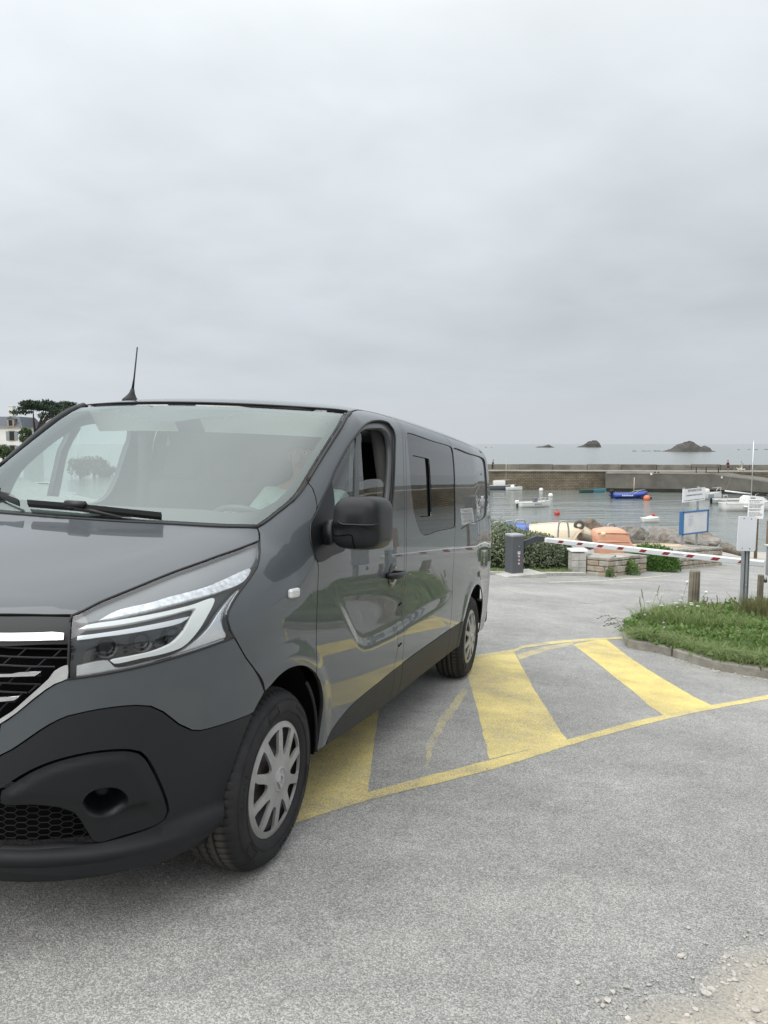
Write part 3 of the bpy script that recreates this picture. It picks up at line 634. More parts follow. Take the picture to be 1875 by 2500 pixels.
# fog lamp surrounds
foghole=[f2('fog_hole')]
fogl=loop2([np.vstack([fogc_top,fogc_in,fogc_top[:1]])],'fas',.015)
holeL=clean(crm(np.vstack([f2('fog_hole'),f2('fog_hole')[:1]]),.01)); holeL=holeL if area(holeL)>0 else holeL[::-1]
def fog_d(Q):
    d=edist(Q,fogl); a=np.clip(d/.042,0,1); a=a*a*(3-2*a)
    hc_=holeL.mean(0); zz=np.interp(np.abs(Q[:,0]),[.35,.50,.56,.62,.75,.80],[.40,.435,.462,.472,.478,.46])
    b=np.clip((zz-Q[:,1])/.055,0,1); b=b*b*(3-2*b); c=np.clip(d/.05,0,1)
    return .011*a-.022*b*c
fl=panel('fog_lamp_surround',None,'fas',plas2,loops=[inset(fogl,.004),holeL],step=.014,ret=.03,off=.002,mirror=True,disp=fog_d)
def bump_norm(o,sg):   # pressed dish: step in along the normal away from the upper rim
    pass
for o,sg in zip(fl,(1,-1)):
    P=from2(holeL,'fas'); n=nrm(holeL,'fas'); c=P.mean(0); rings=[]
    for t,d in((0,.020),(.05,.03),(.22,.06),(.45,.09),(.55,.095)):
        rings.append([Vector((p+(c-p)*t-k*d)*np.array([1,sg,1])) for p,k in zip(P,n)])
    mb=MB(); mb.loft(rings,cap0=False,cap1=True); mb.build('fog_lamp_recess',plas2,o)
    # raised lip over the lamp
    L=np.array([(.40,.440),(.455,.468),(.53,.488),(.60,.497),(.67,.498),(.71,.488),(.735,.462)])
# lower grille: dark back and hexagon mesh
lgh=half_join(np.array([(0,.44),(.26,.455)]),f2('low_grille')[:7],f2('low_grille')[6:],np.array([(.25,.318),(0,.322)]))
lgl=sym(lgh)
panel('lower_grille_back',None,'fas',black,loops=[inset(lgl,-.02)],step=.06,ret=0,off=-.07)
mb=MB(); a=.0165; hx=a*1.5; hy=a*math.sqrt(3)*.62
segs=set()
def hexpts(cu,cz): return [(cu+a*math.cos(math.pi/3*k),cz+a*.72*math.sin(math.pi/3*k)) for k in range(6)]
cells=[]
for i in range(-22,23):
    for j in range(0,9):
        cells.append((i*hx,.300+j*a*.72*math.sqrt(3)+(i%2)*a*.72*math.sqrt(3)/2))
E2=[]
for cu,cz in cells:
    hp_=hexpts(cu,cz)
    for k in range(6):
        p,q=hp_[k],hp_[(k+1)%6]; key=tuple(sorted(((round(p[0],4),round(p[1],4)),(round(q[0],4),round(q[1],4)))))
        if key not in segs: segs.add(key); E2.append((p,q))
M2=np.array([((p[0]+q[0])/2,(p[1]+q[1])/2) for p,q in E2]); ins=inside(M2,lgl)
E2=[e for e,k in zip(E2,ins) if k]
A=from2(np.array([e[0] for e in E2]),'fas'); B=from2(np.array([e[1] for e in E2]),'fas'); nA=nrm(np.array([e[0] for e in E2]),'fas')
for p,q,k in zip(A,B,nA):
    mb.tube([Vector(p-k*.03),Vector(q-k*.03)],.0014,4,cap=False)
mb.build('lower_grille_mesh',plas2,VANROOT,kind='stuff')
# ---- upper grille
ci=f2('chrome_in')
grl=half_join(np.array([(0,.600),(.2,.605),(.30,.650)]),ci,np.array([ci[-1],(f2('grille_bar')[5][0],f2('grille_bar')[5][1]),]),np.array([f2('grille_bar')[5],(.3,.932),(0,.932)]))
gl=sym(grl)
panel('grille_back',None,'fas',black,loops=[inset(gl,-.02)],step=.06,ret=0,off=-.06)
br=f2('grille_bar'); hfx=to2(E_('hood_front'),'fas')
barhalf=half_join(np.array([(0,1.008),(.2,1.010)]+[tuple(p) for p in br[:3]]),br[2:6],np.array([br[5],br[6],(.3,.930),(0,.930)]))
panel('grille_top_bar',None,'fas',plas2,loops=[inset(sym(barhalf),.002)],step=.04,ret=.03,off=-.004)
vh=half_join(np.array([(0,.575),(.13,.578),(.25,.60),(.32,.648)]),f2('chrome_v')[7::-1],np.array([f2('chrome_v')[0]]+[tuple(p) for p in f2('chrome_v')[:7:-1]]+[(.32,.672),(.25,.622),(.13,.597),(0,.593)]))
Q=sym(vh)
panel('chrome_edge',None,'fas',chrome,loops=[Q],step=.03,ret=.03,off=.004)
def strip_panel(nm,key,z0,z1):
    q=f2(key); i=len(q)//2
    half=half_join(np.array([(0,z0),(.2,z0)]+[tuple(p) for p in q[:4] if p[0]>.3]),np.array([tuple(p) for p in q[3:] if p[0]>.3]+[(.2,z1),(0,z1)]))
    panel(nm,None,'fas',chrome,loops=[sym(half)],step=.03,ret=.02,off=.006)
z_=lambda k,i:float(f2(k)[i][1])
strip_panel('grille_strip','chrome1',z_('chrome1',0)-.004,z_('chrome1',-1)-.004)
strip_panel('grille_strip','chrome2',z_('chrome2',0)-.006,z_('chrome2',-1)-.006)
strip_panel('grille_strip','chrome3',z_('chrome3',0)-.006,z_('chrome3',-1)-.006)
# slanted grille bars
mb=MB()
zr=[.932,.905,.878,.852,.826,.800,.772,.745,.718,.690,.660]
for i,z in enumerate(zr):
    us=np.linspace(-.62,.62,47); q=np.array([(u,z-.0*abs(u)) for u in us]); k=inside(q,gl); q=q[k]
    if len(q)<2: continue
    P=from2(q,'fas'); n=nrm(q,'fas')
    pts=[Vector(p-kk*.018) for p,kk in zip(P,n)]; mb.tube(pts,.0035,5,cap=False)
for sgn in(1,-1):
    for i in range(len(zr)-1):
        z0,z1=zr[i],zr[i+1]
        for j in range(0,8):
            u0=.05+j*.075-.03*i%.075+(.018); u1=u0-.018
            q=np.array([(sgn*u0,z0),(sgn*u1,z1)])
            if inside(q,gl).all():
                P=from2(q,'fas'); n=nrm(q,'fas'); mb.tube([Vector(P[0]-n[0]*.018),Vector(P[1]-n[1]*.018)],.003,5,cap=False)
mb.build('grille_mesh',plas2,VANROOT,kind='stuff')
# diamond badge in the middle of the grille
mb=MB(); c=from2(np.array([(0,.86)]),'fas')[0]
for k in range(4):
    o=[(0,.105),(.078,0),(0,-.105),(-.078,0)]; i_=[(0,.055),(.036,0),(0,-.055),(-.036,0)]
    a,b=o[k],o[(k+1)%4]; d,e=i_[(k+1)%4],i_[k]
    mb.prism([(c[0]+.006,p[0],c[2]+p[1]) for p in(a,b,d,e)],(.02,0,0))
mb.build('diamond_badge',chrome,VANROOT)
# ---- front doors
dtop=from2(np.array([(-.892,1.834),(-.93,1.843),(-1.0,1.858),(-1.08,1.871),(-1.3,1.884),(-1.5,1.886)]),'side') if False else None
DT=S2([(-.892,1.834),(-.93,1.843),(-1.0,1.857),(-1.08,1.870),(-1.3,1.884),(-1.575,1.886)])
DR=S2([(-1.575,1.886),(-1.583,1.862),(-1.572,1.82),(-1.535,1.70),(-1.515,1.58),(-1.510,1.40),(-1.492,1.22),(-1.486,1.05),(-1.486,.93),(-1.486,.835)])
SF=S2([(-1.622,1.888),(-1.626,1.862),(-1.611,1.80),(-1.572,1.66),(-1.556,1.50),(-1.548,1.36),(-1.530,1.18),(-1.524,1.05),(-1.524,.93),(-1.524,.835),(-1.535,.70),(-1.55,.60),(-1.555,.482)])
d2=lambda k:to2(E_(k),'side')
win=loop2([d2('dwin')],'side',.02)
# door reaching down: front seam, arch, sill
dbot=d2('clad_door2')
DR2=S2([(-1.486,.835),(-1.44,.825),(-1.425,.77),(-1.415,.69),(-1.428,.64),(-1.44,.60)])
DR3=S2([(-1.44,.60),(-1.425,.55),(-1.405,.50),(-1.40,.474)])
arch_rear=d2('arch_low')
door=[d2('pillar'),DT,DR,DR2,DR3,dbot[::-1],S2([tuple(dbot[0]),tuple(arch_rear[-1])]),arch_rear[::-1],d2('door_front')[::-1],d2('sail_front')[::-1],d2('wing_door')[::-1]]
doors=panel('front_door',door,'side',paint,step=.018,holes=[([np.vstack([win,win[:1]])],.0)],mirror=True)
sailp=S2([(-.486,1.484),(-.470,1.40),(-.453,1.316),(-.50,1.235),(-.564,1.186),(-.42,1.165),(-.28,1.145),(-.250,1.158),(-.234,1.20),(-.238,1.26),(-.262,1.300),(-.325,1.350),(-.41,1.425),(-.486,1.484)])
frm=mat('window_frame_black',(.06,.062,.066),rough=.3)
gq=loop2([d2('dglass')],'side',.02)
DIV=loop2([d2('divider')],'side',.05)
DROP=loop2([d2('dropglass')],'side',.02)
for o,sg in zip(doors,(1,-1)):
    def dp(nm,lo,m,off,ret,step=.04,par=o):
        q=panel(nm,None,'side',m,parent=par,loops=lo,step=step,ret=ret,off=off)
        if sg<0:
            for v in q.data.vertices: v.co.y*=-1
            q.data.flip_normals()
        return q
    dp('mirror_mount',[clean(crm(sailp,.03))[::-1] if area(clean(crm(sailp,.03)))<0 else clean(crm(sailp,.03))],plas2,.006,.02)
    dp('window_frame',[inset(win,.003),inset(gq,.004)],frm,-.012,.03)
    xd=-.92
    # fixed quarter light ahead of the divider, dropped glass behind it
    ql=S2([p for p in gq if p[0]>xd-.005]); 
    g1=clean(np.vstack([gq[gq[:,0]>-.925]])); 
    dp('quarter_glass',[g1 if area(g1)>0 else g1[::-1]],sdglass,-.020,0)
    dp('window_divider',[DIV],frm,-.014,.03)
    if sg>0: dp('dropped_glass',[inset(DROP,.002)],sdglass,-.026,.004)
    else:
        g2=clean(np.vstack([gq[gq[:,0]<=-.90]])); dp('door_glass',[g2 if area(g2)>0 else g2[::-1]],sdglass,-.022,0)
    # handle: dark cup and bar
    hx0,hx1,hz=-1.16,-1.40,1.012
    yb=float(from2(np.array([(-1.28,hz)]),'side')[0][1])
    mb=MB(); 
    q=np.linspace(0,2*math.pi,28,endpoint=False); rr=[]
    for t,d in((1,.002),(.93,.006),(.4,.006)):
        Pc=from2(np.stack([-1.275+.075*t*np.cos(q),hz+.066*t*np.sin(q)],-1),'side'); rr.append([Vector((p[0],sg*(p[1]+d),p[2])) for p in Pc])
    mb.loft(rr,cap0=False); mb.build('handle_cup',gloss,o)
    mb=MB(); mb.tube([(hx0,sg*(yb+.002),hz+.006),(hx0-.015,sg*(yb+.030),hz+.004),(-1.28,sg*(yb+.042),hz),(hx1+.02,sg*(yb+.034),hz+.002),(hx1,sg*(yb+.004),hz+.004)],[.014,.017,.018,.017,.012],10); mb.build('door_handle',plas2,o)
    # trim line around the window opening
    P=from2(win,'side'); mb=MB(); mb.tube([Vector((p[0],sg*(p[1]+.001),p[2])) for p in np.vstack([P,P[:1]])],.005,6,cap=False); mb.build('window_seal',rubber,o)
# B pillar strip with the fuel flap, sliding door, rear quarter
pil_b=[DR,DR2,DR3,S2([(-1.40,.474),(-1.555,.481)]),SF[::-1],S2([(-1.622,1.888),(-1.575,1.886)])]
panel('door_pillar',pil_b,'side',paint,step=.02,mirror=True,gap=.0018)
for z in(.832,.604):
    q=S2([(-1.50,z+.006),(-1.45 if z>.7 else -1.445,z-.004)]); P=from2(q,'side'); mb=MB(); mb.tube([Vector(p)+Vector((0,.0015,0)) for p in P],.0035,5); mb.build('fuel_flap_gap',black,VANROOT)
SRr=S2([(-2.72,1.893),(-2.755,1.862),(-2.79,1.81),(-2.795,1.72),(-2.775,1.50),(-2.76,1.30),(-2.745,1.235),(-2.715,1.12),(-2.695,.97),(-2.69,.86),(-2.705,.78),(-2.70,.72),(-2.705,.62),(-2.705,.512)])
sl=[SF,d2('clad_slide')[1:]+[0,.002],SRr[::-1],S2([(-2.72,1.893),(-1.622,1.888)])]
SW=S2([(-1.655,1.795),(-1.70,1.812),(-2.2,1.800),(-2.76,1.786),(-2.783,1.775),(-2.778,1.60),(-2.766,1.40),(-2.755,1.262),(-2.40,1.245),(-1.98,1.215),(-1.86,1.212),(-1.815,1.255),(-1.745,1.36),(-1.69,1.50),(-1.665,1.65),(-1.655,1.795)])
_s=d2('swin'); sw=loop2([np.array([(-1.645,1.79),(-1.665,1.808),(-1.70,1.814),(-2.25,1.814),(-2.775,1.813),(-2.792,1.803),(-2.797,1.79),(-2.785,1.60),(-2.778,1.43),(-2.763,1.255),(-2.745,1.243)]+[tuple(p) for p in _s[9:15]]+[(-1.634,1.70)])],'side',.03)
sd_=panel('sliding_door',sl,'side',paint,step=.022,ret=.007,holes=[([np.vstack([sw,sw[:1]])],.0)],mirror=True)
def poly(L):
    L=np.array(L,float); Q=[]
    for a,b in zip(L,np.roll(L,-1,0)):
        n=max(1,int(np.linalg.norm(b-a)/.03)); Q+=[a+(b-a)*k/n for k in range(n)]
    Q=np.array(Q); return Q if area(Q)>0 else Q[::-1]
sws=poly([(-1.722,1.655),(-1.729,1.678),(-1.752,1.687),(-2.105,1.688),(-2.116,1.680),(-2.123,1.333),(-2.115,1.322),(-1.855,1.319),(-1.795,1.350),(-1.738,1.395),(-1.726,1.46)])
PN=poly([(-1.727,1.650),(-1.734,1.673),(-1.754,1.682),(-2.022,1.683),(-2.034,1.325),(-1.857,1.324),(-1.799,1.354),(-1.743,1.398),(-1.731,1.46)])
for o,sg in zip(sd_,(1,-1)):
    def sp(nm,lo,m,off,ret,step=.06,par=o):
        q=panel(nm,None,'side',m,parent=par,loops=lo,step=step,ret=ret,off=off)
        if sg<0:
            for v in q.data.vertices: v.co.y*=-1
            q.data.flip_normals()
        return q
    sp('window_pane',[inset(sw,.003),sws],tint,-.005,.012)
    sp('sliding_pane',[PN],tint,-.009,.004)
    sp('pane_gap',[inset(sws,-.004)],black,-.022,0)
# rear quarter
RQ=S2([(-4.40,1.876),(-4.385,1.6),(-4.38,1.25),(-4.38,.8),(-4.37,.56),(-4.33,.33),(-4.27,.285),(-3.99,.285)])
ra=d2('rarch'); ra=np.array([tuple(p) for p in ra[:9]]+[(-3.945,.44),(-3.96,.36),(-3.99,.285)])
qp=[SRr,d2('clad_q'),ra,RQ[::-1],S2([(-4.40,1.876),(-4.2,1.888),(-3.5,1.892),(-2.72,1.893)])]
qw=loop2([np.array([(-2.815,1.798),(-2.835,1.811),(-3.4,1.812),(-4.10,1.812),(-4.14,1.795),(-4.14,1.65),(-4.11,1.45),(-4.03,1.33),(-3.95,1.30),(-3.74,1.279),(-3.26,1.256),(-2.845,1.240),(-2.815,1.42),(-2.802,1.62),(-2.812,1.78)])],'side',.04)
qd=panel('rear_quarter_panel',qp,'side',paint,step=.05,ret=.010,holes=[([np.vstack([qw,qw[:1]])],.0)],mirror=True)
for o,sg in zip(qd,(1,-1)):
    q=panel('pressed_blank',None,'side',paint,parent=o,loops=[qw],step=.06,ret=0,off=-.010)
    if sg<0:
        for v in q.data.vertices: v.co.y*=-1
        q.data.flip_normals()
# sill cladding
cl1=[d2('clad_door2')[0:1].repeat(2,0) if False else d2('clad_door2'),S2([tuple(d2('clad_door2')[-1]),(-1.425,.30)]),S2([(-1.425,.295),(-1.1,.298),(-.74,.306),(-.50,.318)])]
panel('sill_cladding',[d2('clad_door2')-[0,.001],S2([(-1.40,.474),(-1.425,.42),(-1.425,.36),(-1.41,.295)]),S2([(-1.41,.295),(-1.1,.297),(-.74,.306),(-.494,.321)])],'side',plas,step=.04,mirror=True,off=.003,gap=.001,ret=.03)
panel('sill_cladding',[S2([(-1.402,.474),(-1.556,.479)]),S2([(-1.556,.479),(-1.575,.42),(-1.575,.36),(-1.56,.297)]),S2([(-1.56,.297),(-1.413,.295)]),S2([(-1.413,.295),(-1.428,.36),(-1.428,.42),(-1.402,.474)])],'side',plas,step=.04,mirror=True,off=.003,gap=.001,ret=.03)
panel('sill_cladding',[S2([(-1.56,.479),(-1.9,.490),(-2.3,.498),(-2.703,.508)]),S2([(-2.703,.508),(-2.72,.45),(-2.72,.40),(-2.705,.318)]),S2([(-2.705,.318),(-2.1,.312),(-1.564,.297)]),S2([(-1.564,.297),(-1.58,.36),(-1.58,.42),(-1.56,.479)])],'side',plas,step=.04,mirror=True,off=.003,gap=.001,ret=.03)
panel('sill_cladding',[S2([(-2.707,.508),(-2.94,.510),(-3.174,.510)]),S2([(-3.174,.510),(-3.125,.42),(-3.105,.325)]),S2([(-3.105,.325),(-2.709,.318)]),S2([(-2.709,.318),(-2.724,.40),(-2.724,.45),(-2.707,.508)])],'side',plas,step=.04,mirror=True,off=.003,gap=.001,ret=.03)
# rear end
yy=np.linspace(-1,1,19); zz=np.linspace(.30,1.86,16)
V=[];Fq=[]
for z in zz:
    for y in yy:
        P=bis(lambda t:np.stack([t,np.full(1,y*np.interp(z,[.3,1.4,1.7,1.86],[.80,.78,.70,.5])),np.full(1,z)],-1),np.array([-3.0]),np.array([-4.9]))[0]; V.append(P)
for i in range(15):
    for j in range(18): Fq.append((i*19+j,i*19+j+1,(i+1)*19+j+1,(i+1)*19+j))
mesh_obj('rear_door',V,Fq,paint,VANROOT,True)
mb=MB(); mb.box((-4.42,0,.42),(.12,1.74,.22),bev=.03); mb.build('rear_bumper',plas,VANROOT)
# ---- inside: floor, bulkhead, headlining, dashboard, seats, wheel
inm=mat('cabin_grey',(.15,.165,.16),rough=.8); dashm=mat('dashboard_grey',(.42,.45,.43),rough=.7); clo=mat('seat_cloth',(.03,.032,.035),rough=.9); linm=mat('headlining',(.55,.57,.55),rough=.9)
mb=MB(); mb.box((-2.1,0,.40),(4.5,1.60,.08)); mb.build('floor_pan',black,VANROOT)
mb=MB(); mb.box((-1.75,0,1.1),(.03,1.62,1.42)); mb.build('bulkhead',inm,VANROOT)
mb=MB(); mb.box((-1.60,.68,1.24),(.03,.28,1.0)); mb.build('cab_shade_panel',black,VANROOT)  # added black panel that darkens the view through the open driver's window
mb=MB(); mb.box((-1.3,0,1.80),(.9,1.36,.02)); mb.build('headlining',linm,VANROOT)
rings=[]
for y in np.linspace(-.74,.74,13):
    e=.012*math.cos(y*3); x0=.16-.16*(abs(y)/.74)**2.2
    rings.append([(x0,y,1.20),(x0-.08,y,1.235+e),(-.30,y,1.262+e),(-.46,y,1.24+e),(-.50,y,1.12),(-.46,y,.8),(.0,y,.8)])
mb=MB(); mb.loft(rings); mb.build('dashboard',dashm,VANROOT)
for y0,y1 in((.06,.70),(-.70,-.10)):
    mb=MB(); mb.loft([[(-.66-.10*t-.16*(abs(y)/.74)**2,y,1.832-.115*t-.01*k) for t,k in((0,0),(1,0),(1,1),(0,1))] for y in np.linspace(y0,y1,8)],smooth=False); mb.build('sun_visor',mat('visor_pale',(.62,.64,.62),rough=.8),VANROOT)
mb=MB(); mb.box((-.40,.40,1.285),(.16,.34,.05),bev=.02); mb.build('instrument_binnacle',dashm,VANROOT)
for y in(.44,-.16,-.52):
    st=MB(); st.box((-1.13,y,.80),(.46,.42,.16),bev=.05); st.build('seat_cushion',clo,VANROOT)
    Rb=Matrix.Rotation(R_(-14),3,'Y'); st=MB(); st.box((-1.40,y,1.16),(.14,.40,.62),rot=Rb,bev=.05); st.build('seat_back',clo,VANROOT)
    st=MB(); st.box((-1.47,y,1.56),(.09,.24,.18),rot=Rb,bev=.04); st.build('head_restraint',clo,VANROOT)
sw_c=Vector((-.62,.42,1.225)); ax=Vector((-.62,0,.78)).normalized(); e1=Vector((0,1,0)); e2=ax.cross(e1)
mb=MB(); mb.tube([sw_c+(e1*math.cos(q)+e2*math.sin(q))*.19 for q in np.linspace(0,2*math.pi,33)],.015,8,cap=False)
for q in(0,math.pi,-math.pi/2): mb.tube([sw_c-ax*.03,sw_c+(e1*math.cos(q)+e2*math.sin(q))*.185],.014,6)
mb.blob(sw_c-ax*.02,(.05,.075,.06),2,0); mb.build('steering_wheel',mat('wheel_grip',(.04,.042,.045),rough=.5),VANROOT)
for sg in(1,-1):   # inner pillar trims and wheel housings
    mb=MB(); mb.tube([(-1.46,sg*.80,1.0),(-1.46,sg*.80,1.5),(-1.40,sg*.76,1.8)],.045,8); mb.build('pillar_trim',mat('pillar_trim_grey',(.16,.16,.15),rough=.8),VANROOT)
    for cx in(0,-3.51):
        mb=MB(); r=[]
        for y in(.885,.55,.5): r.append([(cx+(.43 if y>.52 else .02)*math.cos(q),sg*y,.345+(.43 if y>.52 else .02)*math.sin(q)) for q in np.linspace(.85 if cx==0 else -.1,math.pi+.12,26)])
        mb.loft(r,close=False,cap0=False,cap1=False); mb.build('wheel_housing',mat('liner_black',(.006,.006,.006),rough=.85,spec=.15),VANROOT)
        if cx==0:
            P=[]
            for q in np.linspace(math.pi*.72,math.pi*1.02,12):
                P.append((cx+.395*math.cos(q),sg*.905,.345+.395*math.sin(q)))
            mb=MB(); mb.tube(P,.010,6); mb.build('arch_liner_lip',plas2,VANROOT)
mb=MB(); mb.box((-2.0,0,.33),(4.6,1.3,.14)); mb.build('underbody',black,VANROOT)
# ---- wheels
def make_wheel():
    r=empty('wheel',(0,0,0)); r.parent=VANROOT
    prof=[(.200,-.03),(.212,-.004),(.232,.006),(.262,.012),(.290,.008),(.310,-.004),(.322,-.018),(.331,-.034),(.3365,-.052),(.338,-.068),(.338,-.074),(.331,-.076),(.331,-.084),(.338,-.086),(.3385,-.112),(.331,-.114),(.331,-.122),(.3385,-.124),(.338,-.150),(.331,-.152),(.331,-.160),(.337,-.162),(.334,-.195),(.320,-.215),(.29,-.226),(.21,-.22)]
    nt_=66; sub=5; n=nt_*sub; V=[];Fq=[]
    for i in range(n):
        q=2*math.pi*i/n
        for j,(rr,y) in enumerate(prof):
            d=0
            if i%sub==0 and 7<=j<=11: d=.011 if j>7 else .008
            if (i+2)%sub==0 and j in(14,17): d=.004
            if i%sub==0 and 21<=j<=22: d=.006
            R0=rr-d
            z=.335+R0*math.sin(q)
            V.append((R0*math.cos(q),y,max(z,.0005)))
    m=len(prof)
    for i in range(n):
        for j in range(m-1):
            a=i*m+j;b=i*m+j+1;c=((i+1)%n)*m+j+1;d=((i+1)%n)*m+j; Fq.append((a,d,c,b))
    t=mesh_obj('tyre',V,Fq,tyrem,r,True)
    dz=[]
    for i in range(n):
        for j in range(m):
            slot=(i%sub==0 and 7<=j<=11) or ((i+2)%sub==0 and j in(14,17)) or (i%sub==0 and j>20)
            dz.append(0.0 if slot or prof[j][0]<.3335 else 1.0)
    t.data.attributes.new('dust','FLOAT','POINT').data.foreach_set('value',dz)
    # raised ring and blocks on the sidewall
    mb=MB(); 
    for rr in(.252,.300):
        mb.tube([(rr*math.cos(q),.0125 if rr<.26 else .0055,.335+rr*math.sin(q)) for q in np.linspace(0,2*math.pi,73)],.0012,4,cap=False)
    for k in range(0,3):
        q0=R_(75+120*k)
        for dq in(-.16,.16): mb.tube([((.262+.03*t)*math.cos(q0+dq*(1-.25*t)),.013-.004*t,.335+(.262+.03*t)*math.sin(q0+dq*(1-.25*t))) for t in(0,1)],.0014,4)
        mb.tube([(.292*math.cos(q0+u),.0085,.335+.292*math.sin(q0+u)) for u in np.linspace(-.12,.12,8)],.0014,4)
        mb.tube([(.262*math.cos(q0+u),.0135,.335+.262*math.sin(q0+u)) for u in np.linspace(-.16,.16,8)],.0014,4)
        for w in range(6):
            q1=q0+.75+w*.075
            mb.tube([(.27*math.cos(q1),.0125,.335+.27*math.sin(q1)),(.288*math.cos(q1+.02*(w%2)),.0095,.335+.288*math.sin(q1+.02*(w%2)))],.0014,4)
    mb.build('sidewall_moulding',tyrem,r)
    # rim behind the trim
    mb=MB(); M=Matrix.Translation((0,0,.335))@Matrix.Rotation(R_(-90),4,'X')
    mb.lathe([(.0,-.055),(.07,-.05),(.08,-.06),(.14,-.07),(.165,-.05),(.19,-.045),(.2,-.03)],40,M); mb.build('rim',mat('steel_rim_dark',(.022,.025,.03),rough=.45),r)
    # trim: ten windows
    def dome(q):
        rr=np.hypot(q[:,0],q[:,1]); return .016-.010*np.clip(rr/.2,0,1)**2-.012*np.clip((rr-.185)/.035,0,1)**2
    ang=np.linspace(0,2*math.pi,120,endpoint=False); outer=np.stack([.2185*np.cos(ang),.2185*np.sin(ang)],-1)
    loops=[outer]
    for k in range(10):
        a0=math.pi/2+math.pi/10+k*math.pi/5; sk=.09*(1 if k%2 else -1)
        wO=.240 if k%2 else .222; ri=.092 if k%2==0 else .100
        pts=[]
        for u in np.linspace(-1,1,9): pts.append((.193,a0+wO*u+sk*.2))
        for rr,w in((.175,.225),(.150,.205),(.125,.18),(.108,.14)): pts.append((max(rr,ri+.006),a0+w*.98))
        pts.append((ri,a0+.06)); pts.append((ri,a0-.06))
        for rr,w in((.108,.14),(.125,.18),(.150,.205),(.175,.225)): pts.append((max(rr,ri+.006),a0-w*.98))
        L=np.array([(rr*math.cos(a),rr*math.sin(a)) for rr,a in pts]); L=clean(L,.002); loops.append(L if area(L)>0 else L[::-1])
    v,f=tri2(loops,.014)
    y=dome(v); n0=len(v)
    P=[(a,yy_,.335+b) for (a,b),yy_ in zip(v,y)]
    Fq=[tuple(t) for t in f[:,::-1]]
    be=boundary_edges(f); us=sorted({a for e in be for a in e}); ix={a:i for i,a in enumerate(us)}
    P+= [P[a] for a in us]; 
    P+= [(v[a][0]*.99,y[a]-.011,.335+v[a][1]*.99) for a in us]
    for a,b in be: Fq.append((n0+ix[a],n0+ix[b],n0+len(us)+ix[b],n0+len(us)+ix[a]))
    cap=mesh_obj('hubcap',P,Fq,capm,r,True)
    mb=MB(); M=Matrix.Translation((0,.0,.335))@Matrix.Rotation(R_(-90),4,'X')
    mb.lathe([(.047,.012),(.047,.0155),(.043,.018),(.040,.0165),(.039,.013)],32,M); mb.build('cap_ring',capm,r)
    mb=MB()
    o=[(0,.036),(.026,0),(0,-.036),(-.026,0)]; i_=[(0,.019),(.0125,0),(0,-.019),(-.0125,0)]
    for k in range(4):
        a,b=o[k],o[(k+1)%4]; d,e=i_[(k+1)%4],i_[k]
        mb.prism([(p[0],.015,.335+p[1]) for p in(a,b,d,e)],(0,.007,0))
    mb.build('diamond_emblem',mat('emblem_silver',(.6,.6,.6),rough=.2,metal=.8),r)
    mb=MB(); mb.lathe([(.0,-.03),(.10,-.03),(.13,-.075),(.13,-.10)],30,M); mb.build('brake_disc',mat('brake_iron',(.09,.075,.065),rough=.6,metal=.4),r)
    return r
tyrem=mat('tyre_rubber',(.020,.020,.021),rough=.72,var=.25,vscale=14,bump=.0008,bscale=120,spec=.3)
_t=tyrem.node_tree; _p=_t.nodes['Principled BSDF']; _l=_p.inputs['Base Color'].links[0].from_socket; _a=N(_t,'ShaderNodeAttribute'); _a.attribute_name='dust'
_x=N(_t,'ShaderNodeMixRGB',inp={2:(.095,.087,.074,1)}); _t.links.new(math_(_t,'MULTIPLY',_a.outputs['Fac'],.75),_x.inputs[0]); _t.links.new(_l,_x.inputs[1]); _t.links.new(_x.outputs[0],_p.inputs['Base Color'])
capm=mat('hubcap_silver',(.34,.34,.33),rough=.42,metal=.35,var=.22,vscale=9)
def copy_tree(o,parent=None):
    c=o.copy(); COL.objects.link(c)
    if parent: c.parent=parent
    for ch in list(o.children): copy_tree(ch,c)
    return c
wh=make_wheel(); wh.location=(0,.915,0)
for x,sg in((-3.498,1),(0,-1),(-3.498,-1)):
    w=copy_tree(wh,VANROOT); w.location=(x,sg*.915,0); w.rotation_euler=(0,0,0 if sg>0 else math.pi)
